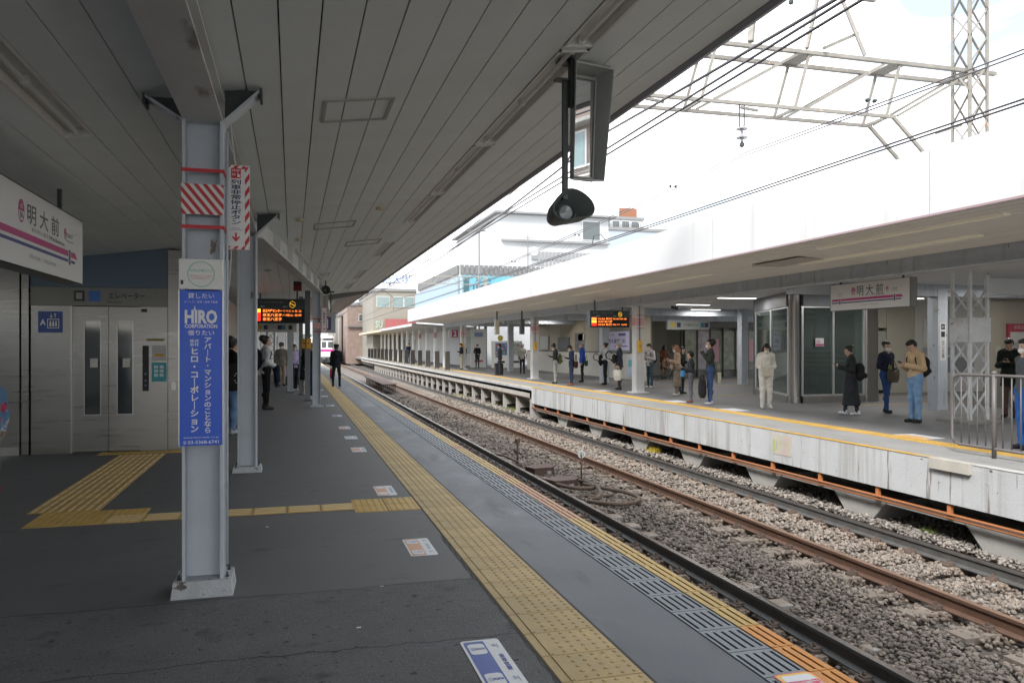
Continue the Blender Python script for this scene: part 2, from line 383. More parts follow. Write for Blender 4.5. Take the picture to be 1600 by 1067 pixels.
    if style in ('bob', 'long', 'mid'):
        z1 = {'bob': .03, 'mid': -.02, 'long': -.16}[style]
        for sd_ in (-1, 1): hp.append(cap(hd((sd_*.07, .0, .12)), hd((sd_*.085, .0, z1)), .035*hs, .04*hs, 0, .03))
        hp.append(cap(hd((0, -.05, .13)), hd((0, -.07, z1)), .07*hs, .06*hs, 0, .04))
        hp.append(ell(hd((0, .062, .185)), np.array((.06, .035, .035))*hs, 0, .03, R))
    if style == 'bun': hp.append(ell(hd((0, -.115, .17)), np.array((.045, .045, .045))*hs, 0, .02, R))
    if style == 'tail': hp += [cap(hd((0, -.10, .13)), hd((0, -.14, .0)), .035*hs, .02*hs, 0, .02)]
    if style == 'puff': hp += [ell(hd((0, -.09, .17)), np.array((.085, .08, .08))*hs, 0, .02, R)]
    if style != 'none':
        V, Q, Mi = surface(hp, vox*.8, 0)
        V = V+.003*np.sin(V[:, [1, 2, 0]]*170)
        put('hair', to_mesh('hair', V, Q, Mi*0, [hm]), root)
    if mask:
        mp_ = [ell(hd((0, .034, .058)), np.array((.063, .078, .060))*hs, 0, .01, R, cut=lambda p: .022*hs-p[..., 1])]
        V, Q, Mi = surface(mp_, vox*.7, 0)
        o = put('face_mask', to_mesh('face_mask', V, Q, Mi*0, [mat('mask_white', (.78, .78, .77), .8, bump=.2, bs=300)]), root)
    if hat:
        hb = MB(); hb.lathe((0, 0, 0), [(.02*hs, .118*hs), (.07*hs, .105*hs), (.102*hs, .06*hs), (.103*hs, .0)], 16)
        if hat[1] == 'cap': hb.prism([(.06*hs*math.cos(a)*1.15, (.085+.075*math.sin(a))*hs) for a in np.linspace(0, PI, 9)], 'z', 0, .008)
        elif hat[1] == 'staff': hb.lathe((0, 0, .06*hs), [(.10*hs, 0), (.125*hs, .03*hs), (.12*hs, .04*hs), (.0, .045*hs)], 16)
        o = hb.build('cap', cloth(hat[0]), root, 'auto'); M = Matrix(R.tolist()).to_4x4(); M.translation = Vector(hd((0, -.005, .14))); o.matrix_local = M
    root['hands'] = [c for p in hands for c in p]
    return root
def world(root, p):
    a = root.rotation_euler[2]; return (root.location[0]+p[0]*math.cos(a)-p[1]*math.sin(a), root.location[1]+p[0]*math.sin(a)+p[1]*math.cos(a), root.location[2]+p[2])
def handpos(root, k):
    h = list(root['hands']); return world(root, h[3*k:3*k+3])
def backpack(root, c, label, h=1.7, size=(.30, .16, .44), front=False, side=0., z=1.16, group=None):
    s = h/1.7; w, d, hh = [v*s for v in size]; yc = (-.115-.08)*s if not front else .19*s
    l = world(root, (side*s, yc, z*s)); t = empty('backpack', l, label, 'backpack', group, rz=root.rotation_euler[2])
    V, Q, Mi = surface([ell((0, 0, 0), (w/2, d/2, hh/2), 0, .03), cap((-w*.22, 0, -hh*.2), (w*.22, 0, -hh*.2), d*.5, d*.5, 0, .03), cap((-w*.2, 0, hh*.2), (w*.2, 0, hh*.2), d*.42, d*.42, 0, .04)], .016, 0)
    put('bag_body', to_mesh('bag_body', V, Q, Mi, [cloth(c)]), t)
    V, Q, Mi = surface([cap((-w*.18, -d*.45, -hh*.2), (w*.18, -d*.45, -hh*.2), d*.33, d*.33, 0, .02)], .016, 0)
    put('pocket', to_mesh('pocket', V, Q, Mi, [cloth(c)]), t)
    if not side:
        for sx in (-1, 1):
            b = MB(); b.tube([(sx*.09*s, .06*s, -.1*s), (sx*.14*s, .12*s, -.02*s), (sx*.13*s, .27*s, .02*s), (sx*.12*s, .30*s, .16*s), (sx*.10*s, .2*s, .28*s), (sx*.08*s, .08*s, .2*s)], .014*s, 6)
            b.build('strap', cloth(tuple(v*.7 for v in c)), t, True)
    return t
def tote(p, rz, c, label, w=.32, d=.09, h=.34, name='tote_bag', strap=.22, mark=False, round_=False, group=None):
    t = empty(name, p, label, 'bag', group, rz=rz)
    b = MB(); n = 6
    prof = [(.36, 0), (.47, .25), (.5, .6), (.48, 1.0)] if not round_ else [(.3, 0), (.48, .2), (.5, .55), (.38, .95), (.2, 1.)]
    vs = []
    for r, z in prof: vs += [(x_*r*w*1.0, y_*r*d*1.6, -h-strap+z*h) for x_, y_ in ((1, -.6), (1, .6), (.6, 1), (-.6, 1), (-1, .6), (-1, -.6), (-.6, -1), (.6, -1))]
    k = 8; m = len(prof)
    fs = [(i*k+j, i*k+(j+1) % k, (i+1)*k+(j+1) % k, (i+1)*k+j) for i in range(m-1) for j in range(k)]+[tuple(range(k-1, -1, -1)), tuple((m-1)*k+j for j in range(k))]
    b.add(vs, fs); b.build('bag_body', cloth(c), t, 'auto')
    for sy in (-1, 1):
        a = MB(); a.tube([(-w*.25, sy*d*.4, -strap), (-w*.1, sy*d*.15, -strap*.25), (0, 0, 0), (w*.1, sy*d*.15, -strap*.25), (w*.25, sy*d*.4, -strap)], .008, 5); a.build('handle', cloth(tuple(v*.8 for v in c)), t, True)
    return t
def phone(root, label, group=None):
    a, b_ = handpos(root, 0), handpos(root, 1); r = root.rotation_euler[2]
    if math.dist(a, b_) > .3: b_ = a
    fwd = (-math.sin(r), math.cos(r)); p = ((a[0]+b_[0])/2+fwd[0]*.08, (a[1]+b_[1])/2+fwd[1]*.08, max(a[2], b_[2])+.045)
    b = MB(); b.bbox(-.036, .036, -.005, .004, -.072, .072, .003); o = b.build('mobile_phone', mat('phone_body', (.05, .05, .055), .25), None, False, p, label=label, cat='phone', group=group)
    o.rotation_euler = (-1.0, 0, r)
    MB().box(-.032, .032, -.0065, -.0052, -.066, .066).build('screen', mat('phone_glass', (.15, .17, .2), .1), o)
    return o
# ---------------------------------------------------------------- main dimensions
# X across the tracks, Y along them, platform floor at z = 0
EDGE, OEDGE = 2.48, 8.41          # platform edges
BAL = -1.18                        # ballast level
RAILS = (3.135, 4.54, 6.45, 7.855)   # head centres
CEIL0, CEILM = 3.19, .13
def ceil(x): return CEIL0+CEILM*x
Y0, Y1 = -9.0, 78.0
M_ASPH = mat('platform_asphalt', (.115, .117, .121), .6, var=.16, vs=1.3, bump=.5, bs=260, spec=.4,
             spots=[((.20, .205, .21), 150, .62, .04, (1, 1, 1)), ((.052, .055, .06), 3.2, .60, .14, (1, 1.6, 1)), ((.125, .13, .14), .8, .56, .2, (1, 1, 1))])
M_SMOOTH = mat('platform_walk_strip', (.070, .079, .093), .58, var=.10, vs=1.1, bump=.18, bs=150, spec=.5,
               spots=[((.135, .148, .165), 1.0, .50, .2, (1.3, .7, 1)), ((.034, .039, .046), 2.6, .55, .12, (1.5, .35, 1))])
M_OASPH = mat('far_platform_asphalt', (.17, .17, .172), .7, var=.14, vs=.8, bump=.3, bs=120, spots=[((.12, .12, .122), 1.4, .56, .2, (1, .4, 1))])
M_TACT = mat('tactile_yellow', (.40, .29, .12), .6, var=.16, vs=7, bump=.25, bs=180, island=.09, spots=[((.30, .23, .12), 9, .60, .12, (1, 1, 1))])
M_TACT2 = mat('tactile_yellow_dark', (.50, .33, .09), .55, var=.15, vs=6, bump=.25, bs=160, island=.08, spots=[((.16, .12, .06), 9, .62, .1, (1, 1, 1))])
M_GROOVE = mat('groove_dark', (.035, .03, .028), .8)
M_EDGEY = mat('edge_yellow', (.46, .30, .075), .55, var=.18, vs=9, bump=.2, island=.10, spots=[((.25, .17, .08), 14, .6, .1, (1, .4, 1))])
M_EDGEO = mat('edge_orange', (.55, .22, .03), .55, var=.15, vs=9, bump=.2)
M_EDGEP = mat('edge_worn_pink', (.46, .25, .14), .6, var=.18, vs=9, bump=.2)
M_EDGEG = mat('edge_block_grey', (.19, .21, .23), .6, var=.14, vs=6, bump=.3, bs=160, island=.07)
M_CEIL = mat('ceiling_panel_grey', (.80, .86, .865), .5, var=.05, vs=1.6, island=.025, spec=.4, spots=[((.66, .69, .70), .9, .58, .2, (1, .25, 1)), ((.50, .47, .42), 1.6, .68, .05, (3, .5, 1))])
M_BLACK = mat('void_dark', (.015, .016, .017), .9)
M_STEEL = mat('column_paint_bluegrey', (.50, .54, .59), .5, var=.08, vs=3, bump=.08, spots=[((.20, .15, .12), 9, .655, .02, (1, 1, .45)), ((.30, .325, .35), 2.2, .55, .2, (2, 2, .3))])
M_BEAM = mat('beam_paint_grey', (.62, .63, .62), .55, var=.10, vs=2, bump=.1, spots=[((.22, .19, .15), 5, .64, .12, (1, .3, 1))])
M_DKMET = mat('dark_green_metal', (.035, .045, .045), .45, var=.2, vs=5)
M_CONC = mat('concrete', (.30, .29, .27), .85, var=.2, vs=2.5, bump=.5, bs=50, spots=[((.2, .18, .16), 2.4, .58, .15, (1, 1, .35))])
M_CONCD = mat('concrete_dark', (.16, .155, .145), .9, var=.2, vs=2, bump=.4)
M_WHITEC = mat('white_painted_concrete', (.43, .44, .44), .75, var=.08, vs=1.5, bump=.45, bs=40,
               spots=[((.28, .265, .25), 1.0, .52, .16, (1, 3.2, .16)), ((.19, .165, .15), 1.0, .62, .05, (1, 9, .5)), ((.09, .07, .075), 7, .685, .012, (1, 1, 1.6)), ((.30, .12, .15), 4, .72, .02, (1, 1, 2))])
M_WHITE = mat('white_panel', (.80, .80, .78), .5, var=.03, vs=1.5)
M_STAIN = mat('stainless_steel', (.42, .41, .40), .33, 1., var=.10, vs=1.2, stretch=(30, 30, .6))
M_STAIN2 = mat('stainless_brushed', (.26, .255, .245), .30, .95, var=.07, vs=1.0, stretch=(1, 1, 25))
M_GLASS = mat('window_glass_dark', (.05, .06, .065), .06, spec=.9)
M_RUST = mat('rail_rust', (.13, .072, .048), .7, var=.22, vs=5, bump=.3, spots=[((.14, .07, .045), 3, .6, .1, (1, .3, 1))])
M_RAILD = mat('rail_dark', (.10, .10, .098), .5, var=.25, vs=6, bump=.2)
M_RAILG = mat('rail_grey_green', (.085, .082, .078), .5, var=.2, vs=6, bump=.2)
M_RTOP = mat('rail_head_polish', (.36, .33, .31), .28, 1., var=.12, vs=5, stretch=(1, .2, 1))
M_RTOPR = mat('rail_head_rusty', (.30, .185, .125), .5, .4, var=.2, vs=5, stretch=(1, .2, 1))
# ---------------------------------------------------------------- ground and track bed
MB().box(-400, 900, -300, 1500, -1.7, -1.62).build('ground', mat('ground_grey', (.34, .33, .32), .9, var=.2, vs=.3, bump=.3, bs=8), kind='structure')
M_BED = mat('ballast_bed', (.11, .092, .08), .95, var=.45, vs=14, bump=1., bs=22, spots=[((.20, .175, .155), 17, .52, .06, (1, 1, 1)), ((.04, .032, .03), 24, .60, .04, (1, 1, 1))])
bed = MB(); xs = [2.0, 2.6, 3.0, 5.0, 5.5, 6.0, 8.3, 8.8, 9.6]; zz = [BAL-.14, BAL-.1, BAL-.07, BAL-.07, BAL-.10, BAL-.07, BAL-.07, BAL-.12, BAL-.04]
for i in range(len(xs)-1):
    bed.add([(xs[i], Y0, zz[i]), (xs[i+1], Y0, zz[i+1]), (xs[i+1], 200, zz[i+1]), (xs[i], 200, zz[i])], [(0, 1, 2, 3)])
bed.add([(2.0, Y0, -1.5), (9.6, Y0, -1.5), (9.6, 200, -1.5), (2.0, 200, -1.5)], [(0, 1, 2, 3)])
bed.build('track_bed', M_BED, kind='structure')
def gravel():
    ico = [(0, 0, -1)]; 
    t = (1+5**.5)/2; v0 = np.array([(-1, t, 0), (1, t, 0), (-1, -t, 0), (1, -t, 0), (0, -1, t), (0, 1, t), (0, -1, -t), (0, 1, -t), (t, 0, -1), (t, 0, 1), (-t, 0, -1), (-t, 0, 1)], float)
    v0 /= np.linalg.norm(v0[0])
    f0 = np.array([(0, 11, 5), (0, 5, 1), (0, 1, 7), (0, 7, 10), (0, 10, 11), (1, 5, 9), (5, 11, 4), (11, 10, 2), (10, 7, 6), (7, 1, 8), (3, 9, 4), (3, 4, 2), (3, 2, 6), (3, 6, 8), (3, 8, 9), (4, 9, 5), (2, 4, 11), (6, 2, 10), (8, 6, 7), (9, 8, 1)])
    pts = []
    for ya, yb, den, sz in ((2.6, 9, 1000, .0235), (9, 16, 620, .028), (16, 27, 270, .039), (27, 42, 100, .055)):
        n = int((yb-ya)*6.9*den); p = np.stack([RNG.uniform(2.65, 9.45, n), RNG.uniform(ya, yb, n), RNG.uniform(.75, 1.35, n)*sz], 1); pts.append(p)
    p = np.concatenate(pts)
    # stones the platform hides are left out; keep rail foot and sleeper tops mostly clear
    vis = (p[:, 0] > 3.7) | (RNG.rand(len(p)) < .35)
    p = p[vis]
    d = np.min([np.abs(p[:, 0]-r) for r in RAILS], 0); p = p[d > .085]
    d = np.min([np.abs(p[:, 0]-r) for r in RAILS], 0)
    ph = np.abs(((p[:, 1]+SLEEP/2) % SLEEP)-SLEEP/2); x = p[:, 0]
    on = (ph < .115) & (((x > 2.55) & (x < 5.1)) | ((x > 5.9) & (x < 8.4)))
    p = p[~(on & (RNG.rand(len(p)) < np.where(x < 5.5, .78, .86)))]
    n = len(p); x = p[:, 0]
    zb = np.interp(x, xs, zz); ph = np.abs(((p[:, 1]+SLEEP/2) % SLEEP)-SLEEP/2)
    hump = .03*np.sin(p[:, 1]*1.7+x*2.3)+.02*np.sin(p[:, 1]*4.1-x*5)
    z = zb+.035+RNG.uniform(0, .055, n)+hump*(np.abs(x-5.45) < .6)+np.where((x > 8.3), .05+RNG.uniform(0, .06, n), 0)
    R = RNG.normal(size=(n, 3, 3)); q, _ = np.linalg.qr(R)
    sc = p[:, 2][:, None]*RNG.uniform(.55, 1.35, (n, 3))
    vv = v0[None]*(1+RNG.uniform(-.28, .28, (n, 12, 1))); vv = vv*sc[:, None, :]; vv = np.einsum('nij,nkj->nki', q, vv); vv[..., 2] *= .8
    vv += np.stack([x, p[:, 1], z], 1)[:, None, :]
    V = vv.reshape(-1, 3); Fc = (f0[None]+np.arange(n)[:, None, None]*12).reshape(-1, 3)
    me = bpy.data.meshes.new('gravel'); me.vertices.add(len(V)); me.vertices.foreach_set('co', V.ravel())
    me.loops.add(Fc.size); me.loops.foreach_set('vertex_index', Fc.ravel().astype(np.int32))
    me.polygons.add(len(Fc)); me.polygons.foreach_set('loop_start', np.arange(0, Fc.size, 3, dtype=np.int32)); me.polygons.foreach_set('loop_total', np.full(len(Fc), 3, np.int32))
    me.update(calc_edges=True)
    # each stone has its own mineral colour; rust dust lies beside the rails
    t_ = RNG.rand(n); base = np.array([.225, .198, .172])[None]*(.55+.8*t_[:, None]); warm = RNG.rand(n)[:, None]
    colr = base*(1-.35*warm)+base*np.array([1.18, .95, .78])*.35*warm
    d = np.min([np.abs(x-r) for r in RAILS], 0); ru = np.clip(1-(d-.08)/.30, 0, 1)*np.clip(.35+.9*RNG.rand(n), 0, 1)
    colr = colr*(1-.6*ru[:, None])+np.array([.15, .085, .05])*(.5+.8*t_[:, None])*.6*ru[:, None]
    far = (x > 8.2); colr[far] = colr[far]*.6+np.array([.22, .21, .195])*(.5+t_[far][:, None])*.4
    oil = np.exp(-((x-5.3)/.35)**2)*(np.sin(p[:, 1]*1.3)+1)*.12; colr *= (1-oil[:, None])
    a = me.attributes.new('stone_colour', 'FLOAT_COLOR', 'FACE')
    cc = np.ones((n, 20, 4), np.float32); cc[:, :, :3] = colr[:, None]; a.data.foreach_set('color', cc.ravel())
    m = bpy.data.materials.new('ballast_stone'); m.use_nodes = True; t = m.node_tree; pn = t.nodes['Principled BSDF']; pn.inputs['Roughness'].default_value = .85
    at = nd(t, 'ShaderNodeAttribute', attribute_name='stone_colour'); t.links.new(at.outputs['Color'], pn.inputs['Base Color'])
    n3 = nd(t, 'ShaderNodeTexNoise', Scale=90., Detail=3.0); g = nd(t, 'ShaderNodeTexCoord'); t.links.new(g.outputs['Object'], n3.inputs['Vector'])
    bn = nd(t, 'ShaderNodeBump', Strength=.6, Distance=.01); t.links.new(n3.outputs['Fac'], bn.inputs['Height']); t.links.new(bn.outputs[0], pn.inputs['Normal'])
    me.materials.append(m); put('gravel', me, kind='stuff')
SLEEP = .62
gravel()
# rails, sleepers, clips
track = [empty('railway_track', (0, 0, 0), kind='structure'), empty('railway_track', (0, 0, 0), kind='structure')]
def rail_poly(x, side):
    h = -1.0
    return [(x-.066, h-.16), (x+.066, h-.16), (x+.066, h-.149), (x+.012, h-.128), (x+.009, h-.045), (x+.034, h-.034), (x+.034, h-.003), (x+.030, h),
            (x-.030, h), (x-.034, h-.003), (x-.034, h-.034), (x-.009, h-.045), (x-.012, h-.128), (x-.066, h-.149)]
for i, x in enumerate(RAILS):
    b = MB(); po = [(p[0], p[1]) for p in rail_poly(x, 0)]; b.prism(po, 'y', Y0, 170.)
    n = len(po); b.m = [0]*len(b.m); b.m[2+7] = 1
    side = (M_RAILD, M_RAILD, M_RUST, M_RAILG)[i]
    put('rail', fixn(b.mesh('rail', [side, M_RTOPR if i == 2 else M_RTOP])), track[i//2])
M_SLP = mat('sleeper_concrete', (.26, .215, .175), .9, var=.18, vs=5, bump=.4, bs=80, island=.12, spots=[((.32, .31, .29), 3, .55, .1, (1, 1, 1)), ((.25, .15, .09), 5, .58, .12, (1, 1, 1))])
sb = MB(); sb.prism([(-1.2, -.17), (1.2, -.17), (1.19, 0), (.55, -.0), (.42, -.028), (-.42, -.028), (-.55, 0), (-1.19, 0)], 'y', -.115, .115)
sme = fixn(sb.mesh('sleeper', M_SLP))
M_CLIP = mat('clip_iron', (.10, .07, .055), .75, var=.3, vs=20, bump=.3)
cbm = MB()
for sx in (-1, 1):
    cbm.bbox(sx*.125-.05, sx*.125+.05, -.05, .05, .0, .035, .008); cbm.bbox(sx*.10-.045, sx*.10+.045, -.038, .038, .035, .05, .006)
    cbm.lathe((sx*.115, 0, .05), [(.018, 0), (.018, .02), (.012, .024), (.012, .034)], 6)
cme = cbm.mesh('rail_clip', M_CLIP)
for t_, xc in ((0, 3.8375), (1, 7.1525)):
    k = 0; y = .62*3+.31
    while y < 62:
        o = put('sleeper', sme, track[t_], (xc, y, -1.165))
        if y < 30:
            for xr in RAILS[t_*2:t_*2+2]:
                if xr > 3.5: put('rail_clip', cme, o, (xr-xc, 0, 0))
        y += SLEEP
# ---------------------------------------------------------------- near platform
pl = MB(); pl.box(-6.3, .0+EDGE-.0, Y0, 150, -.22, -.012); pl.box(-6.2, EDGE-.35, Y0, 150, -1.6, -.22)
plat = pl.build('near_platform', M_CONCD, kind='structure')
MB().add([(-6.3, Y0, 0), (1.165, Y0, 0), (1.165, 150, 0), (-6.3, 150, 0)], [(0, 1, 2, 3)]).build('asphalt_surface', M_ASPH, plat)
M_ASPH2 = mat('coarse_asphalt_patch', (.125, .127, .13), .75, var=.2, vs=2.2, bump=1.0, bs=170, spots=[((.26, .265, .27), 120, .60, .05, (1, 1, 1)), ((.062, .064, .068), 3.0, .58, .14, (1, 1.4, 1)), ((.03, .03, .032), 12, .635, .03, (1, 1.5, 1)), ((.03, .03, .032), 90, .60, .06, (1, 1, 1))])
wob = [(1.16-7.4*k/60, 5.0+.0*k+.012*math.sin(k*1.9)+.018*math.sin(k*.6)) for k in range(61)]
pb = MB(); pb.add([(x_, y_, .0042) for x_, y_ in wob]+[(-6.24, Y0, .0042), (1.16, Y0, .0042)], [tuple(range(62, -1, -1))]); pb.build('asphalt_patch', M_ASPH2, plat)
for x0_, y0_, x1_, y1_ in ((1.16, 5.0, -6.2, 5.0), (1.16, 3.98, -.3, 4.02), (-.3, 4.02, -3.2, 3.9), (1.155, 6.2, 1.158, 2.0)):
    sm = MB(); n_ = 40; pts_ = []
    for k in range(n_+1):
        u_ = k/n_; pts_.append((x0_+(x1_-x0_)*u_+.006*math.sin(k*2.7), y0_+(y1_-y0_)*u_+.012*math.sin(k*1.9*60/n_)*.6+.01*math.sin(k*.9)))
    for k in range(n_):
        (xa_, ya_), (xb_, yb_) = pts_[k], pts_[k+1]; dx_, dy_ = xb_-xa_, yb_-ya_; l_ = math.hypot(dx_, dy_); nx__, ny__ = -dy_/l_*.004, dx_/l_*.004
        sm.add([(xa_-nx__, ya_-ny__, .0052), (xb_-nx__, yb_-ny__, .0052), (xb_+nx__, yb_+ny__, .0052), (xa_+nx__, ya_+ny__, .0052)], [(0, 1, 2, 3)])
    sm.build('asphalt_joint', M_GROOVE, plat)
MB().box(1.60, 2.085, Y0, 150, -.01, 0).build('walk_strip', M_SMOOTH, plat)
def dots_mesh(name, m, w, l, nx, ny, x0=0., r=.011, dome=True):
    b = MB(); b.bbox(0, w, 0, l, -.012, .004, .003)
    px = (w-x0)/nx; py = l/ny
    for i in range(nx):
        for j in range(ny):
            b.lathe((x0+px*(i+.5), py*(j+.5), .004), [(r*1.15, 0), (r*.95, .003), (r*.6, .005)], 8)
    if x0:
        b.bbox(.048, .072, .004, l-.004, .004, .0085, .002)
    return b.mesh(name, m)
TL = .3055
tm = dots_mesh('tactile_tile', M_TACT, .405, TL-.006, 5, 5, .105)
gap = MB().box(1.165, 1.60, Y0, 150, -.011, .0005).build('mortar_joint', M_GROOVE, plat)
y = .6
for i in range(150):
    put('tactile_tile', tm, plat, (1.178, y, 0)); y += TL
MB().box(1.178, 1.583, y, 150, -.01, .004).build('tactile_strip', M_TACT, plat)
# edge blocks with slots, then three yellow ridges
def edge_mesh(m2):
    b = MB(); w = .235; l = .297; nb = 5; sw = .017
    b.box(0, .40, 0, l, -.05, -.006, 2)
    pitch = w/nb; xx = 0
    for k in range(nb+1):
        a = max(0, k*pitch-(pitch-sw)/2+.0); c_ = min(w, k*pitch+(pitch-sw)/2)
        b.box(a, c_, .03, l-.03, -.006, .004, 0)
    b.box(0, w, 0, .03, -.006, .0036, 0); b.box(0, w, l-.03, l, -.006, .0036, 0)
    x_ = w+.012
    for k in range(3):
        b.box(x_, x_+.034, 0, l, -.006, .005, 1); x_ += .034
        if k < 2: b.box(x_, x_+.012, 0, .02, -.006, .004, 1); b.box(x_, x_+.012, l-.02, l, -.006, .004, 1)
        x_ += .015
    return b.mesh('edge_block', [M_EDGEG, m2, M_GROOVE])
em = {k: edge_mesh(k) for k in (M_EDGEY, M_EDGEO, M_EDGEP)}
y = .4
for i in range(160):
    m2 = M_EDGEO if y < 3.6 else M_EDGEP if 6.2 < y < 8.3 or (y > 8.3 and i % 9 == 0) else M_EDGEY
    put('edge_block', em[m2], plat, (2.092, y, 0)); y += .305
MB().box(2.092, 2.33, y, 150, -.01, .003).build('edge_strip', M_EDGEG, plat); MB().box(2.34, 2.478, y, 150, -.01, .004).build('edge_line', M_EDGEY, plat)
# tactile path to the lift
def bars_mesh(w, l):
    b = MB(); b.bbox(0, w, 0, l, 0, .005, .003)
    for k in range(4): b.bbox(w*(k+.5)/4-.011, w*(k+.5)/4+.011, .015, l-.015, .005, .0095, .003, 1)
    return b.mesh('guide_tile', [M_TACT2, mat('tactile_bar_worn', (.66, .54, .33), .5, var=.12, vs=9)])
gm = bars_mesh(.297, .297); dm = dots_mesh('warning_tile', M_TACT2, .297, .297, 5, 5)
ypath = 7.42; x = 1.172
for k in range(2):
    for j in range(2): put('warning_tile', dm, plat, (x-.305*(k+1), ypath-.15+.305*j*1.0, .001))
x -= .61
n = 0
while x > -1.40:
    o = put('guide_tile', gm, plat, (x, ypath-.0, .001)); o.rotation_euler = (0, 0, PI/2); x -= .305; n += 1
for a in range(3):
    for c_ in range(2): put('warning_tile', dm, plat, (x-.305*a-.0, ypath-.02+.305*c_, .001))
xa, ya = x-.61, ypath+.59
xa = -2.32; ang = 0.0; steps = int((12.0-ya)/.305/math.cos(ang))
for k in range(steps):
    for c_ in range(2):
        r_ = .305*(k+.0)
        o = put('guide_tile', gm, plat, (xa-.0+.305*c_*math.cos(ang)+math.sin(ang)*r_, ya-.305*c_*math.sin(ang)+math.cos(ang)*r_, .0013)); o.rotation_euler = (0, 0, -ang)
for k in range(4): put('warning_tile', dm, plat, (-2.62+.305*k, 12.04, .0016))
# ---------------------------------------------------------------- near canopy
can = empty('platform_canopy', (0, 0, 0), 'long grey panelled canopy roof sloping up over the near platform', 'canopy roof')
PW = .2115; X_0 = .1466; JO = [-8.0, -2.05, 3.85, 9.8, 15.65, 21.75, 29.0, 35.4, 41.5, 47.5, 54, 60]
rm = MB(); rm.prism([(-6, ceil(-6)+.085), (2.66, ceil(2.66)+.085), (2.74, ceil(2.74)+.32), (-6, ceil(-6)+.5)], 'y', Y0, 60.2); put('roof_deck', fixn(rm.mesh('roof_deck', M_BLACK)), can)
fx = MB(); fx.prism([(2.675, ceil(2.675)-.012), (2.72, ceil(2.72)-.03), (2.765, ceil(2.765)-.02), (2.80, ceil(2.8)+.36), (2.68, ceil(2.7)+.36), (2.665, ceil(2.66)+.06)], 'y', Y0, 60.3)
put('edge_gutter', fixn(fx.mesh('edge_gutter', mat('gutter_bluegrey', (.22, .235, .27), .5, var=.1))), can)
tro = [(-2.2, .15), (2.15, 4.60), (4.68, 7.05), (7.12, 9.52), (9.6, 11.85), (14.23, 16.6), (19.8, 22.2), (24., 26.4), (31, 33.4), (36, 38.4)]
pmc = {}
def panel(x, w, ya, yb, m=M_CEIL, dz=0.):
    key = (round(w, 3), round(yb-ya, 2), m.name)
    if key not in pmc:
        b = MB(); l = yb-ya; g = .0042; z = CEILM
        P_ = [(g, -.006), (w-g, -.006), (w-g, .024), (g, .024)]
        b.prism([(p, q_+z*p) for p, q_ in P_], 'y', .006, l-.006); pmc[key] = fixn(b.mesh('ceiling_panel', m))
    return put('ceiling_panel', pmc[key], can, (x, ya, ceil(x)+dz))
M_CEILW = mat('ceiling_panel_warm', (.46, .40, .36), .5, var=.10, vs=2.0, island=.08)
xi = -27
strips = []
for n in range(-28, 12):
    x = X_0+PW*n
    if n == 7 or x < -6.0: continue
    strips.append(x)
for ji in range(len(JO)-1):
    ya, yb = JO[ji], JO[ji+1]; far = ya >= 29
    if far and ya > 47: 
        continue
    for x in strips:
        if abs(x-(X_0-8*PW)) < .01 and ya == 3.85:
            panel(x, PW, 6.12, yb); continue
        if far and x < -1.2: continue
        if ya > 15 and x < -4.2: continue
        w = PW if x < 2.4 else 2.69-x
        panel(x, w, ya, yb, M_CEILW if far else M_CEIL)
lo_ = MB(); lo_.prism([(-6, ceil(-6)), (2.68, ceil(2.68)), (2.68, ceil(2.68)+.02), (-6, ceil(-6)+.02)], 'y', 47.5, 60.2); put('far_ceiling', fixn(lo_.mesh('far_ceiling', M_CEILW)), can)
# light troughs (unlit tubes)
M_TUBE = mat('tube_white', (.75, .76, .74), .3); M_TROUGH = mat('trough_white', (.78, .78, .76), .4, var=.06)
xt = X_0+7*PW
def trough(x, ya, yb, w=PW):
    b = MB(); z = ceil(x); s_ = CEILM
    b.prism([(x+.006, z+.040), (x+w-.006, z+.040+s_*w), (x+w-.006, z+.055+s_*w), (x+.006, z+.055)], 'y', ya, yb)
    b.prism([(x+.002, z-.014), (x+.020, z-.012), (x+.034, z+.039), (x+.002, z+.039)], 'y', ya, yb)
    b.prism([(x+w-.020, z-.014+s_*w), (x+w-.002, z-.014+s_*w), (x+w-.002, z+.039+s_*w), (x+w-.034, z+.039+s_*w)], 'y', ya, yb)
    for yy in (ya, yb-.012): b.prism([(x+.001, z-.016), (x+w-.001, z-.016+s_*w), (x+w-.001, z+.054+s_*w), (x+.001, z+.054)], 'y', yy, yy+.012)
    o = put('light_trough', fixn(b.mesh('light_trough', M_TROUGH)), can)
    xm = x+w/2; zm = ceil(xm)+.008
    t_ = MB(); L_ = (yb-ya-.1)/2
    for k in range(2):
        a = ya+.04+k*(L_+.02); t_.tube([(xm, a+.02, zm), (xm, a+L_-.02, zm)], .015, 8)
        for yy in (a, a+L_-.02): t_.box(xm-.02, xm+.02, yy, yy+.02, zm-.02, zm+.05)
    t_.build('fluorescent_tube', M_TUBE, o, 'auto')
last = Y0
for a, b_ in tro:
    if a > last: panel(xt, PW, last, a, M_CEIL, .006)
    trough(xt, a, b_); last = b_
panel(xt, PW, last, 47.5)
trough(X_0-8*PW, 3.85, 6.1)
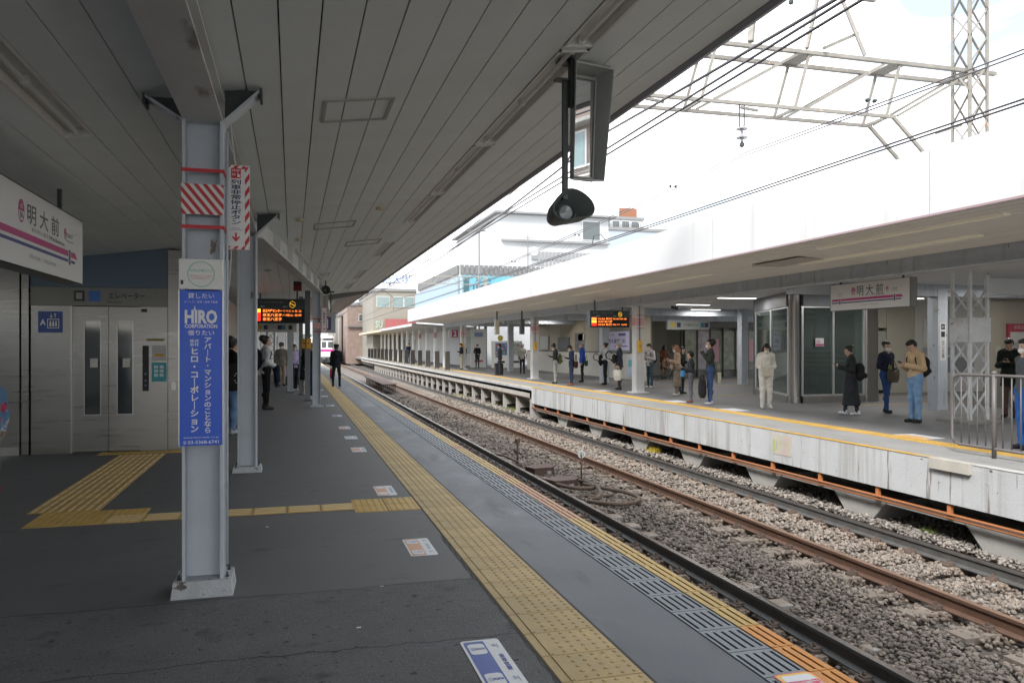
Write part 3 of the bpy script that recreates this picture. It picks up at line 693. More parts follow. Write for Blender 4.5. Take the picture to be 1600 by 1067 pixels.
# access hatches and small brackets
def hatch(x0, x1, y0, y1):
    b = MB(); s_ = CEILM
    for (a, c_, d, e) in ((x0, x1, y0, y0+.025), (x0, x1, y1-.025, y1), (x0, x0+.025, y0+.026, y1-.026), (x1-.025, x1, y0+.026, y1-.026)):
        b.add([(a, d, ceil(a)-.016), (c_, d, ceil(c_)-.016), (c_, e, ceil(c_)-.016), (a, e, ceil(a)-.016), (a, d, ceil(a)), (c_, d, ceil(c_)), (c_, e, ceil(c_)), (a, e, ceil(a))],
              [(0, 3, 2, 1), (4, 5, 6, 7), (0, 1, 5, 4), (1, 2, 6, 5), (2, 3, 7, 6), (3, 0, 4, 7)])
    b.build('access_hatch', mat('hatch_rim', (.36, .36, .345), .5), can)
hatch(.21, .70, 5.5, 6.04); hatch(.30, .88, 11.2, 11.75); hatch(.9, 1.5, 13.6, 14.2); hatch(.35, .9, 19.5, 20.1)
for x, y in ((.10, 10.6), (1.10, 10.2), (.10, 12.6)):
    MB().lathe((x, y, ceil(x)-.045), [(.02, .05), (.05, .03), (.055, .0), (.02, -.004)], 10).build('ceiling_sensor', mat('cream_plastic', (.62, .56, .42), .5), can, 'auto')
# ---------------------------------------------------------------- steel columns of the near platform
def hcol(x, y, w, d, h, label, band=True, base=.1, name='steel_column'):
    t = empty(name, (x, y, 0), label, 'column', 'steel columns along the near platform')
    b = MB(); f = .018
    b.box(-w/2, -w/2+f, -d/2, d/2, base, h); b.box(w/2-f, w/2, -d/2, d/2, base, h); b.box(-w/2+f, w/2-f, -.006, .006, base, h)
    b.build('column_shaft', M_STEEL, t)
    c_ = MB(); c_.add([(sx*(w/2+.06-k*.012), sy*(d/2+.04-k*.012), z) for k, z in ((0, 0), (1, base)) for sx, sy in ((-1, -1), (1, -1), (1, 1), (-1, 1))],
                  [(4, 5, 6, 7), (0, 1, 5, 4), (1, 2, 6, 5), (2, 3, 7, 6), (3, 0, 4, 7)])
    c_.build('concrete_base', mat('base_painted', (.44, .46, .48), .8, var=.15, vs=6, bump=.6, bs=60, spots=[((.12, .11, .10), 11, .60, .03, (1, 1, 1))]), t)
    for sx in (-1, 1):
        for sy in (-1, 1): MB().lathe((sx*(w/2+.022), sy*(d/2-.03), base), [(.011, 0), (.011, .012), (.006, .014), (.006, .03)], 6).build('anchor_bolt', M_DKMET, t)
    return t
M_RED = mat('safety_red', (.55, .035, .045), .5, var=.08); M_SWHITE = mat('sign_white', (.74, .74, .73), .45, var=.03)
def stripes(w, h, step, c, right, up, m, parent, off=.001, slope=1., wid=.5, name='red_stripe'):
    """diagonal stripes clipped to a w x h rectangle centred on c"""
    b = MB(); right = Vector(right); up = Vector(up); n = right.cross(up); c = Vector(c)+n*off
    k = -h*abs(slope)-step
    while k < w+h*abs(slope)+step:
        po = []
        # stripe: x - slope*y in [k, k+step*wid]
        pts = [(k+slope*0, 0), (k+step*wid, 0), (k+step*wid+slope*h, h), (k+slope*h, h)]
        def clip(poly, f_, inter):
            out = []
            for i in range(len(poly)):
                a, b_ = poly[i-1], poly[i]
                if f_(b_):
                    if not f_(a): out.append(inter(a, b_))
                    out.append(b_)
                elif f_(a): out.append(inter(a, b_))
            return out
        def ix(v): return lambda a, b_: (v, a[1]+(b_[1]-a[1])*(v-a[0])/(b_[0]-a[0]))
        pts = clip(pts, lambda p: p[0] >= 0, ix(0)); 
        if pts: pts = clip(pts, lambda p: p[0] <= w, ix(w))
        if len(pts) >= 3: b.add([c+right*(p[0]-w/2)+up*(p[1]-h/2) for p in pts], [tuple(range(len(pts)))])
        k += step
    if b.v: return b.build(name, m, parent)
def stop_sign(x, y, zc, w, h, right, label, detail=True, group='striped emergency stop button signs'):
    """board facing the reader; right is the reader's right-hand direction"""
    right = Vector(right); n = right.cross(Vector(ZU)); t = empty('emergency_sign', (x, y, zc), label, 'sign', group)
    b = MB(); vs = [right*a*w/2+Vector((0, 0, 1))*c_*h/2+n*d for d in (-.035, 0) for a, c_ in ((-1, -1), (1, -1), (1, 1), (-1, 1))]
    b.add(vs, [(3, 2, 1, 0), (4, 5, 6, 7), (0, 1, 5, 4), (1, 2, 6, 5), (2, 3, 7, 6), (3, 0, 4, 7)]); b.build('sign_board', M_SWHITE, t)
    bw = w*.17
    stripes(bw, h*.97, w*.30, right*(-w/2+bw/2), right, ZU, M_RED, t, slope=.62); stripes(bw, h*.97, w*.30, right*(w/2-bw/2), right, ZU, M_RED, t, slope=.62)
    stripes(w-2*bw, bw*.75, w*.30, Vector((0, 0, h/2-bw*.42)), right, ZU, M_RED, t, slope=.8); stripes(w-2*bw, bw*.75, w*.30, Vector((0, 0, -h/2+bw*.42)), right, ZU, M_RED, t, slope=.8)
    nv = flat(.03, .04, .12)
    text(vtext('列車非常停止ボタン'), (0, 0, h*.065), w*.40, h*.53, right, ZU, nv, t, off=.0015, thick=.02, line=1.0)
    if detail:
        plate(rrect(0, 0, w*.36, h*.12, .004), (0, 0, h*.405), right, ZU, M_RED, t, 'stop_emblem', .0012)
        text('STOP', (0, 0, h*.437), w*.28, h*.028, right, ZU, M_SWHITE, t, off=.0025, thick=.02)
        quad(Vector((0, 0, h*.39))-right*w*.08, w*.11, h*.022, right, ZU, M_SWHITE, t, 'emblem_mark', .0025); quad(Vector((0, 0, h*.39))-right*w*.08, w*.05, h*.012, right, ZU, M_RED, t, 'emblem_mark', .0032)
        plate([(-.02*w, -.02*h), (.09*w, -.02*h), (.10*w, .012*h), (.03*w, .012*h), (.03*w, .03*h), (.0*w, .03*h)], Vector((0, 0, h*.38))+right*w*.06, right, ZU, M_SWHITE, t, 'hand_mark', .0025)
        text('Emergency\nTrain Stop Button', (0, 0, -h*.255), w*.50, h*.035, right, ZU, nv, t, off=.0015)
    plate([(-.035*w, .06*h), (.035*w, .06*h), (.035*w, -.0*h), (.14*w, .025*h), (.14*w, .005*h), (0, -.05*h), (-.14*w, .005*h), (-.14*w, .025*h), (-.035*w, 0)], (0, 0, -h*.36), right, ZU, M_RED, t, 'down_arrow', .0012)
    return t
c1 = hcol(-.525, 5.22, .235, .22, 2.91, 'nearest blue-grey steel column carrying the blue advertising sign')
# hazard band and red straps on column 1 (front at y = -.11)
b = MB(); b.box(-.122, .122, -.118, -.112, 2.33, 2.515); hb = b.build('hazard_band', M_SWHITE, c1); stripes(.244, .185, .052, (0, -.1185, 2.4225), XR, ZU, M_RED, hb, slope=-.8)
for z in (2.60, 2.255):
    MB().box(-.122, .127, -.116, -.113, z-.011, z+.011).build('red_strap', M_RED, c1)
    MB().box(.1185, .124, -.1125, .115, z-.011, z+.011).build('red_strap', M_RED, c1)
# cantilever brackets at the head
for sx in (-1, 1):
    b = MB(); x0 = sx*.1; zt = ceil(-.525+sx*.33)-.02
    b.prism([(sx*.12, 2.92), (sx*.33, zt-.03), (sx*.33, zt), (sx*.12, zt)], 'y', -.006, .006); b.build('gusset', M_DKMET, c1)
    b = MB(); b.bar((sx*.10, 0, 2.90), (sx*.335, 0, zt-.012), .15, .016, 0); b.build('bracket_flange', M_STEEL, c1)
    MB().box(min(sx*.33, sx*.345), max(sx*.33, sx*.345), -.08, .08, zt-.06, zt).build('end_plate', M_DKMET, c1)
c2 = hcol(-.52, 10.05, .22, .2, 2.86, 'second steel column behind the one with the blue sign', base=.07)
for sx in (-1, 1):
    b = MB(); zt = ceil(-.52+sx*.36)-.02
    b.prism([(sx*.11, 2.9), (sx*.36, zt-.03), (sx*.36, zt), (sx*.11, zt)], 'y', -.006, .006); b.build('gusset', M_DKMET, c2)
    b = MB(); b.bar((sx*.10, 0, 2.88), (sx*.365, 0, zt-.012), .15, .016, 0); b.build('bracket_flange', M_STEEL, c2)
    MB().box(min(sx*.36, sx*.375), max(sx*.36, sx*.375), -.08, .08, zt-.06, zt).build('end_plate', M_DKMET, c2)
c3 = hcol(.60, 20.2, .20, .2, 2.87, 'third steel column beside the waiting passengers, with horn speaker', base=.05)
b = MB(); b.box(-.105, .105, -.112, -.108, 1.95, 2.10); hb = b.build('hazard_band', M_SWHITE, c3); stripes(.21, .15, .05, (0, -.1125, 2.025), XR, ZU, M_RED, hb, slope=-.8)
for z in (2.2, 1.88): MB().box(-.105, .105, -.112, -.108, z-.012, z+.012).build('red_strap', M_RED, c3)
# longitudinal beams
b = MB(); b.box(-.64, -.41, Y0, 10.25, 2.91, 2.925); b.box(-.64, -.41, Y0, 10.25, 3.07, 3.085); b.box(-.535, -.52, Y0, 10.25, 2.925, 3.07)
b.build('roof_beam', M_BEAM, can)
b = MB(); A = Vector((-.44, 10.1, 0)); B = Vector((.66, 20.3, 0))
for z, w in ((2.86, .2), (3.20, .2)): b.bar(A+Vector((0, 0, z)), B+Vector((0, 0, z)), w, .016)
b.bar(A+Vector((0, 0, 3.03)), B+Vector((0, 0, 3.03)), .012, .324)
for k in range(1, 6): 
    p = A.lerp(B, k/6); b.bar(p+Vector((.05, 0, 2.87)), p+Vector((.05, 0, 3.19)), .012, .09, up=(1, 0, 0))
b.build('roof_beam', M_BEAM, can)
b = MB(); b.bar((.66, 20.4, 2.98), (1.4, 32, 2.98), .2, .22); b.build('roof_beam', M_BEAM, can)
b = MB(); b.prism([(.75, ceil(.75)-.22), (2.7, ceil(2.7)-.10), (2.7, ceil(2.7)-.005), (.75, ceil(.75)-.005)], 'y', 28.7, 28.95); put('cross_beam', fixn(b.mesh('cross_beam', mat('beam_dark', (.16, .16, .155), .5, var=.1))), can)
# further thin posts behind column 3
for i, (x, y, r, lab) in enumerate(((.42, 22.4, .07, 'slim dark post just behind the third steel column'), (.27, 25.2, .06, 'slim dark post among passengers near the yellow boxes'), (-.05, 26.5, .09, 'pale steel post left of the yellow emergency boxes'))):
    t = empty('steel_post', (x, y, 0), lab, 'post'); MB().box(-r, r, -r, r, 0, 3.05).build('post_shaft', M_STEEL if i == 2 else flat(.16, .17, .18), t); MB().box(-r-.03, r+.03, -r-.03, r+.03, 0, .03).build('base_plate', M_DKMET, t)
# ---------------------------------------------------------------- opposite platform
OY = 27.2   # solid white wall up to here, open deck beyond
op = MB(); op.box(OEDGE+.02, 26, Y0, OY, -.55, -.012); op.box(OEDGE+.02, 26, OY, 150, -.22, -.012); op.box(9.35, 26, Y0, OY, -1.6, -.55); op.box(10.4, 26, OY, 150, -1.6, -.22)
opl = op.build('opposite_platform', M_CONCD, kind='structure')
MB().box(OEDGE+.0, OEDGE+.14, Y0, 11.3-2.6, -.012, .003).build('edge_line_white', mat('line_white', (.45, .44, .42), .7, var=.1, vs=5), opl)
MB().box(OEDGE+.0, OEDGE+.12, 11.3-2.6, OY, -.012, .003).build('edge_line', mat('opp_yellow', (.48, .28, .05), .6, var=.16, vs=5, spots=[((.4, .33, .22), 3, .55, .12, (1, .5, 1))]), opl)
MB().box(OEDGE+.13, OEDGE+.23, OY, 90, -.012, .003).build('edge_line', MATS['opp_yellow'], opl)
MB().box(OEDGE+.125, 9.56, Y0, 150, -.012, .0).build('walk_strip', mat('opp_walk', (.26, .258, .25), .7, var=.12, vs=1.2, bump=.3, spots=[((.17, .167, .16), 2, .56, .2, (1, .3, 1))]), opl)
MB().box(9.95, 26, Y0, 150, -.012, .001).build('asphalt_surface', M_OASPH, opl)
otm = dots_mesh('tactile_tile', mat('opp_tactile', (.47, .29, .06), .6, var=.14, vs=6, bump=.2, island=.07), .36, .297, 5, 5, .06, .012)
y = 6.0
for i in range(140): put('tactile_tile', otm, opl, (9.575, y, 0)); y += .303
MB().box(9.575, 9.935, y, 150, -.01, .004).build('tactile_strip', MATS['opp_tactile'], opl)
for (x0, x1, y0_, y1_) in ((11.8, 13.6, 21.2, 21.32), (10.2, 20, 26.9, 27.0), (12, 24, 30.5, 30.62), (17.2, 25, 19.7, 19.8), (13.5, 20, 16.9, 17.0)):
    MB().box(x0, x1, y0_, y1_, 0, .006).build('guide_strip', MATS['opp_tactile'], opl)
# white wall: cast panels with joints
y = Y0; 
for yy in (-9, -3.2, 2.6, 5.4, 8.2, 10.9, 14.1, 17.4, 21.0, 24.1): 
    nx_ = {-9: -3.2, -3.2: 2.6, 2.6: 5.4, 5.4: 8.2, 8.2: 10.9, 10.9: 14.1, 14.1: 17.4, 17.4: 21.0, 21.0: 24.1, 24.1: OY}[yy]
    MB().box(OEDGE-.0, OEDGE+.06, yy+.003, nx_-.003, -.57, -.004).build('wall_panel', M_WHITEC, opl)
MB().box(OEDGE-.06, OEDGE+.08, 8.05, 8.7, -.13, .012).build('kerb_patch', mat('patch_cream', (.40, .375, .33), .8, var=.1), opl)
# evacuation step plate
t = empty('step_sign', (OEDGE-.006, 12.09, -.23), 'worn cream emergency step plate with running figure on the white platform wall', 'sign')
MB().box(0, .005, -.28, .28, -.19, .175).build('sign_board', mat('plate_cream', (.42, .40, .33), .7, var=.08, spots=[((.46, .30, .31), 3, .5, .2, (1, 1, .4))]), t)
text('緊急用', (0, -.08, .03), .26, .09, (0, -1, 0), ZU, flat(.40, .40, .28), t, off=.001, thick=.01)
text('ステップ', (0, -.08, -.09), .30, .09, (0, -1, 0), ZU, flat(.40, .40, .28), t, off=.001, thick=.01)
quad((0, .235, -.04), .06, .22, (0, -1, 0), ZU, flat(.38, .40, .14), t, 'door_mark', .001)
rm_ = MB(); rm_.ell((-.002, .15, .06), (.003, .018, .022), 8, 5)
for p, q_ in (((.145, .03), (.13, -.04)), ((.13, -.04), (.10, -.10)), ((.13, -.04), (.165, -.07)), ((.165, -.07), (.19, -.11)), ((.14, .02), (.10, -.01)), ((.14, .02), (.18, .0))): rm_.bar((-.002, p[0], p[1]), (-.002, q_[0], q_[1]), .004, .014)
rm_.build('running_mark', flat(.40, .40, .28), t)
# orange conduits under the ledge, with hangers
M_ORANGE = mat('conduit_orange', (.30, .115, .045), .45, var=.2, vs=4, stretch=(1, .2, 1))
cnd = empty('conduit', (0, 0, 0), 'rust orange conduit pipes slung under the white platform wall', 'pipe')
MB().tube([(OEDGE+.02, Y0, -.715), (OEDGE+.02, 8, -.715), (OEDGE+.02, OY, -.715)], .022, 8).build('pipe', M_ORANGE, cnd, True)
MB().tube([(OEDGE+.03, Y0, -.765), (OEDGE+.03, 8, -.765), (OEDGE+.03, OY, -.765)], .018, 8).build('pipe', M_ORANGE, cnd, True)
hbm = MB().box(-.02, .03, -.03, .03, -.205, 0).mesh('hanger', mat('hanger_orange', (.42, .15, .05), .6, var=.2))
y = 1.8
while y < OY: put('hanger', hbm, cnd, (OEDGE+.05, y, -.57)); y += 1.33
# haunched supports
hm_ = MB(); hm_.prism([(-.62, -.78), (.62, -.78), (.20, -1.22), (-.20, -1.22)], 'x', OEDGE+.14, 9.36)
hme = fixn(hm_.mesh('haunch', M_CONC))
for y in (2.5, 5.1, 7.7, 10.3, 12.9, 15.6, 18.3, 21.3, 24.2): put('haunch', hme, opl, (0, y, 0))
MB().box(OEDGE+.16, OEDGE+.40, Y0, OY, -.84, -.775).build('ledge_beam', M_CONC, opl)
# open deck beyond: edge beam, girder, posts, slanted panels
M_DECK = mat('deck_cream', (.38, .36, .33), .8, var=.15, vs=2, bump=.3, spots=[((.32, .24, .18), 2.0, .56, .12, (1, 2.5, .3))])
MB().box(OEDGE-.02, OEDGE+.13, OY, 100, -.10, .0).build('deck_edge', M_WHITEC, opl)
MB().box(OEDGE-.0, OEDGE+.10, OY, 100, -.13, -.102).build('deck_trim', M_DKMET, opl)
MB().box(OEDGE+.02, OEDGE+.16, OY, 100, -.38, -.135).build('deck_girder', M_DECK, opl)
MB().box(OEDGE-.0, OEDGE+.03, OY, 100, -.405, -.382).build('deck_trim', M_RUST, opl)
pm = MB(); pm.box(0, .14, -.06, .06, -1.25, -.405); pm.box(.14, 1.9, -.05, .05, -.9, -.405); pme = pm.mesh('deck_post', M_DECK)
sl = MB(); sl.prism([(.25, -.42), (1.6, -.42), (1.6, -.95)], 'y', .15, .2); 
y = OY+.35
for i in range(30):
    put('deck_post', pme, opl, (OEDGE+.08, y, 0)); y += 1.95
sp = MB(); y = OY+.5
pq = MB().add([(0, 0, -.41), (0, 1.8, -.41), (.5, 1.8, -.85), (.5, 0, -.85)], [(0, 1, 2, 3), (3, 2, 1, 0)]).mesh('skirt_slab', M_DECK)
for i in range(14): put('skirt_slab', pq, opl, (OEDGE+.25, y, 0)); y += 1.95
MB().box(OEDGE+.02, OEDGE+.35, OY-.1, OY+.28, -1.25, -.12).build('end_pier', M_CONC, opl)
# ---------------------------------------------------------------- opposite canopy
oc = empty('opposite_canopy', (0, 0, 0), 'opposite platform canopy with tall white fascia', 'canopy roof')
CX, CZ, CM = 8.1, 3.27, -.064
def oceil(x): return CZ+CM*(x-CX)
M_FASC = mat('fascia_white', (.50, .50, .495), .5, var=.03, vs=1, spots=[((.40, .395, .38), 1.0, .58, .14, (1, 2.2, .14))])
# photographed from below: outer sheets with open joints
for i, (a, b_) in enumerate(((-9, -2.5), (-2.5, 3), (3, 8.4), (8.4, 13.9), (13.9, 19.4), (19.4, 25), (25, 31), (31, 37), (37, 43), (43, 49), (49, 56.5))):
    f = MB(); f.prism([(CX-.02, CZ-.03), (CX+.02, CZ-.03), (CX+.06, CZ+.78), (CX+1.2, CZ+1.08), (CX+1.2, CZ+1.11), (CX-.02, CZ+.84)], 'y', a+.008, b_-.008)
    put('fascia_panel', fixn(f.mesh('fascia_panel', M_FASC)), oc)
MB().box(CX-.045, CX-.021, Y0, 56.5, CZ-.045, CZ-.015).build('drip_edge', mat('drip_purple', (.28, .20, .21), .5), oc)
ro = MB(); ro.prism([(CX+1.2, CZ+1.0), (25, CZ+1.3), (25, CZ+1.4), (CX+1.2, CZ+1.1)], 'y', Y0, 56.5); put('roof_deck', fixn(ro.mesh('roof_deck', mat('roof_grey', (.3, .3, .3), .7, var=.1))), oc)
M_OCEIL = mat('opp_ceiling_panel', (.86, .85, .82), .5, var=.06, vs=1, island=.03)
oj = [-9, -3.8, 1.6, 7.0, 12.4, 17.8, 23.2, 28.6, 34, 39.4, 44.8, 50.4, 56.4]; w = .178
pcache = {}
for a, b_ in zip(oj[:-1], oj[1:]):
    for k in range(14):
        x = CX+.02+k*w; key = round(b_-a, 2)
        if key not in pcache:
            b = MB(); b.prism([(.008, 0), (w-.008, CM*w), (w-.008, CM*w+.02), (.008, .02)], 'y', .004, b_-a-.004); pcache[key] = fixn(b.mesh('ceiling_panel', M_OCEIL))
        put('ceiling_panel', pcache[key], oc, (x, a, oceil(x)))
MB().box(CX+.03, 10.6, Y0, 56.4, CZ+.03, CZ+.05).build('panel_backing', M_BLACK, oc)
M_CREAML = mat('light_cover_cream', (.80, .75, .62), .5, emit=(1, .88, .68, .025))
for x, a, b_ in ((8.75, 7.9, 11.6), (9.7, 9.2, 13.4), (9.3, 16.2, 20.2), (9.0, 21.6, 24.6), (9.2, 27, 30.4), (9.2, 33, 36), (8.75, 2, 6), (9.2, 40, 43)):
    MB().box(x, x+.12, a, b_, oceil(x)-.03, oceil(x)+.005).build('light_cover', M_CREAML, oc)
MB().box(9.1, 9.75, 12.6, 14.1, oceil(9.6)-.012, oceil(9.6)+.005).build('access_hatch', mat('hatch_pink', (.52, .48, .47), .5), oc)
# steel edge beam with splice plates
bm = MB(); bm.box(10.66, 10.68, Y0, 56.4, 2.84, 3.12); bm.box(10.56, 10.80, Y0, 56.4, 2.82, 2.84); bm.box(10.56, 10.80, Y0, 56.4, 3.12, 3.135)
ob = bm.build('roof_beam', M_STEEL, oc)
for y in (6.9, 11.7, 17.2, 23.0, 28.8, 34.2, 42.0):
    s_ = MB(); s_.box(10.64, 10.66, y-.26, y+.12, 2.842, 3.115)
    for k in range(8):
        for z in (2.88, 2.95, 3.02, 3.09):
            if k in (3, 4): s_.box(10.628, 10.64, y-.22+k*.04, y-.20+k*.04, z-.01, z+.01)
    for k in range(8): s_.box(10.575, 10.60, y-.25+k*.05, y-.225+k*.05, 2.795, 2.82)
    s_.build('splice_plate', M_STEEL, oc)
M_OC2 = mat('inner_ceiling_grey', (.80, .81, .82), .6, var=.05, vs=.6)
MB().box(10.82, 25, Y0, 56.4, 2.98, 3.02).build('inner_ceiling', M_OC2, oc)
M_FILLON = mat('fill_lamp_lit', (.8, .8, .78), .5, emit=(1, .97, .9, 1.2))  # strip lamps added to brighten the dark concourse; a single lit one is real
for i, (x, y, lab) in enumerate(((13.2, 24.0, 'over the waiting area left of the waiting room'), (15.5, 27.2, 'deep in the concourse above the pillar'), (17.6, 30.5, 'in front of the shopfront'), (13.0, 31.5, 'by the lilac billboard'), (13.0, 39.5, 'above the low cream wall'), (12.8, 47.5, 'in front of the vending machines'), (14.2, 16.4, 'above the young man in the navy cardigan'), (17.4, 19.0, 'in front of the beige doorway'), (15.6, 13.9, 'above the man all in black'), (12.4, 8.5, 'beyond the railing at the right edge'), (12.6, 20.3, 'above the woman in white'))):
    t = empty('fill_lamp', (x, y, 2.975), 'added fluorescent strip lamp '+lab, 'lamp', 'added fill lamps under the opposite inner ceiling')
    MB().box(-.62, .62, -.10, .10, -.05, 0).build('lamp_body', M_WHITE, t); MB().box(-.60, .60, -.08, .08, -.062, -.051).build('diffuser', M_FILLON, t)
    ld = bpy.data.lights.new('fill_light', 'AREA'); ld.shape = 'RECTANGLE'; ld.size = 1.2; ld.size_y = .16; ld.energy = 10; ld.color = (1, .97, .92)
    lo = bpy.data.objects.new('fill_light', ld); COL.objects.link(lo); lo.parent = t; lo.location = (0, 0, -.075)
# sloping soffit boards and cross beams under the inner roof
for y in (15.1, 27.6, 33.8, 40, 46):
    MB().box(10.82, 26, y, y+.3, 2.70, 2.978).build('cross_beam', M_STEEL, oc)
sf = MB(); sf.prism([(14.2, 2.97), (30, 2.97), (30, 2.55), (14.2, 2.62)], 'y', 13.2, 13.3); put('soffit_board', fixn(sf.mesh('soffit_board', M_OC2)), oc)
for x in (15.2, 16.9, 18.6): MB().box(x, x+.012, 13.19, 13.2, 2.6, 2.97).build('soffit_joint', M_DKMET, oc)
# plain columns
def ocol(x, y, w, label, sign=True, h=2.82, d=.3, base=True):
    t = empty('canopy_column', (x, y, 0), label, 'column', 'canopy columns on the opposite platform')
    MB().bbox(-d/2, d/2, -w/2, w/2, .03, h, .015).build('column_shaft', mat('column_white', (.60, .60, .60), .55, var=.07, vs=2, spots=[((.40, .38, .36), 3, .62, .1, (1, 1, .4)), ((.55, .44, .42), 2, .62, .1, (1, 1, 1))]), t)
    if base: MB().bbox(-d/2-.13, d/2+.13, -w/2-.1, w/2+.1, 0, .035, .01).build('base_plate', MATS['column_white'], t)
    if sign:
        b = MB(); b.box(-d/2-.004, -d/2-.001, -w/2, w/2, 2.18, 2.42); b.box(-d/2, d/2, -w/2-.004, -w/2-.001, 2.18, 2.42); hb = b.build('hazard_band', M_SWHITE, t)
        stripes(d, .24, .06, (0, -w/2-.005, 2.30), XR, ZU, M_RED, hb, slope=-.8); stripes(w, .24, .06, (-d/2-.005, 0, 2.30), (0, -1, 0), ZU, M_RED, hb, slope=-.8)
        MB().box(-d/2-.004, d/2+.004, -w/2-.005, -w/2-.001, 2.5, 2.52).build('red_strap', M_RED, t)
        MB().box(-d/2-.004, d/2+.004, -w/2-.005, -w/2-.001, 2.08, 2.10).build('red_strap', M_RED, t)
        MB().tube([(-.03, -w/2-.02, 2.8), (-.03, -w/2-.02, 1.72)], .011, 5).build('cable', M_DKMET, t)
        e = MB().bbox(-.11, .02, -w/2-.10, -w/2-.005, 1.32, 1.70, .015).build('emergency_button_box', mat('button_yellow', (.72, .42, .03), .45), t)
        MB().lathe((-.045, -w/2-.10, 1.52), [(.025, 0), (.022, -.02)], 8, axis='y').build('button', flat(.35, .1, .05), e)
        quad((-.045, -w/2, 1.1), .12, .16, XR, ZU, flat(.66, .62, .60), t, 'notice', .004)
    return t
ocol(10.85, 23.35, .34, 'thick white column beside the orange departure board on the opposite platform')
ocol(10.72, 34.2, .36, 'white column with hazard band left of the phone reader with green bag')
ocol(10.62, 49.3, .38, 'far white column at the end of the tall white fascia')
for xx, yy, lab in ((12.25, 29.6, 'pale column behind the woman with white top'), (12.6, 45, 'pale column by the vending machines'), (17.2, 27.3, 'single pale pillar in the middle of the concourse'), (14.9, 15.25, 'blue-grey pillar with a small white exit sign left of the lattice mast')):
    t = empty('concourse_pillar', (xx, yy, 0), lab, 'pillar'); MB().bbox(-.15, .15, -.16, .16, 0, 2.98, .01).build('pillar_shaft', M_STEEL, t)
    if xx == 14.9:
        quad((-.0, -.16, 1.62), .17, .9, XR, ZU, M_SWHITE, t, 'direction_sign', .004)
        quad((0, -.16, 1.98), .11, .13, XR, ZU, flat(.03, .03, .035), t, 'arrow_panel', .006); text('←', (0, -.168, 1.98), .08, .07, XR, ZU, M_SWHITE, t, thick=.02)
        quad((0, -.16, 1.80), .11, .13, XR, ZU, flat(.03, .03, .035), t, 'lift_panel', .006); text(vtext('出口方面'), (0, -.168, 1.45), .08, .42, XR, ZU, flat(.05, .05, .06), t)
# lattice mast through the roof and the portal truss over the tracks
M_LAT = mat('lattice_paint', (.24, .225, .20), .6, var=.14, vs=4, spots=[((.40, .30, .24), 6, .62, .06, (1, 1, 1))])
def lattice(t, x, y, w, z0, z1, step, m=M_LAT, ang=.07):
    b = MB()
    for sx in (0, w):
        for sy in (0, w): b.bar((x+sx, y+sy, z0), (x+sx, y+sy, z1), ang, ang)
    b.build('mast_leg', m, t)
    b = MB(); z = z0+.1; k = 0
    while z+step < z1:
        a, c_ = (0, w) if k % 2 == 0 else (w, 0)
        for f in (0, w):
            b.bar((x+a, y+f, z), (x+c_, y+f, z+step), .014, .05, up=(0, 1, 0)); b.bar((x+f, y+a, z), (x+f, y+c_, z+step), .014, .05, up=(1, 0, 0))
            if f == 0: b.bar((x+c_, y+f, z), (x+a, y+f, z+step), .014, .04, up=(0, 1, 0))
        z += step; k += 1
    b.build('lacing', m, t)
mast = empty('lattice_mast', (0, 0, 0), 'riveted white lattice mast standing on the opposite platform and rising through its roof', 'mast')
M_LATLIFT = mat('lattice_paint_shade_lift', (.80, .82, .84), .55, var=.12, vs=4, spots=[((.40, .32, .28), 6, .64, .06, (1, 1, 1))])  # bluish-white lower paint, lightened further to offset the shade under the roof
lattice(mast, 12.80, 12.30, .42, .06, 3.1, .50, M_LATLIFT, .055); lattice(mast, 12.80, 12.30, .42, 3.12, 11.0, .55, M_LAT, .05)
b = MB(); b.box(12.75, 13.27, 12.26, 12.272, 1.60, 2.08); b.box(12.755, 12.77, 12.30, 12.75, 1.60, 2.08)
for z in (1.64, 1.72, 1.80, 1.88, 1.96, 2.04):
    for x in (12.79, 13.23): b.box(x-.012, x+.012, 12.252, 12.262, z-.012, z+.012)
b.build('gusset_plate', M_LATLIFT, mast); MB().bbox(12.6, 13.45, 12.1, 12.95, 0, .07, .02).build('mast_base', M_CONC, mast)
tr = empty('portal_truss', (0, 0, 0), 'pale overhead line truss spanning the tracks at the upper right', 'truss')
for y in (12.6, 13.25):
    MB().bar((3.0, y, 7.0), (13.75, y, 7.04), .085, .07).build('top_chord', M_LAT, tr)
    MB().bar((3.0, y, 5.93), (11.3, y, 5.97), .065, .06).build('bottom_chord', M_LAT, tr)
    MB().bar((11.25, y, 5.97), (12.9, y-.1, 4.4), .06, .06).build('knee_brace', M_LAT, tr)
    b = MB()
    for xa, xb in ((9.05, 9.35), (7.1, 7.4), (5.15, 5.45), (11.1, 11.4)):
        b.bar((xa, y, 5.99), (xb, y, 6.98), .04, .05)
    for xa, xb in ((9.35, 11.0), (7.4, 9.05), (5.4, 7.1), (11.4, 13.0)):
        b.bar((xb-1.7, y, 5.99), (xb+.05, y, 6.98), .04, .05) if xa < 11.2 else b.bar((11.35, y, 6.0), (13.1, y, 6.98), .04, .05)
    b.build('diagonal', M_LAT, tr)
for x in (5.4, 7.4, 9.35, 11.4, 13.2): MB().bar((x, 12.6, 7.02), (x, 13.25, 7.02), .34, .02).build('batten_plate', M_LAT, tr); MB().bar((x-.3, 12.6, 5.95), (x-.3, 13.25, 5.95), .05, .05).build('batten_bar', M_LAT, tr)
b = MB()
for xa, ya, xb, yb in ((9.3, 12.6, 9.8, 13.0), (10.6, 12.6, 9.9, 13.0)): b.bar((xa, ya, 7.1), (9.95, 12.9, 9.0), .06, .06)
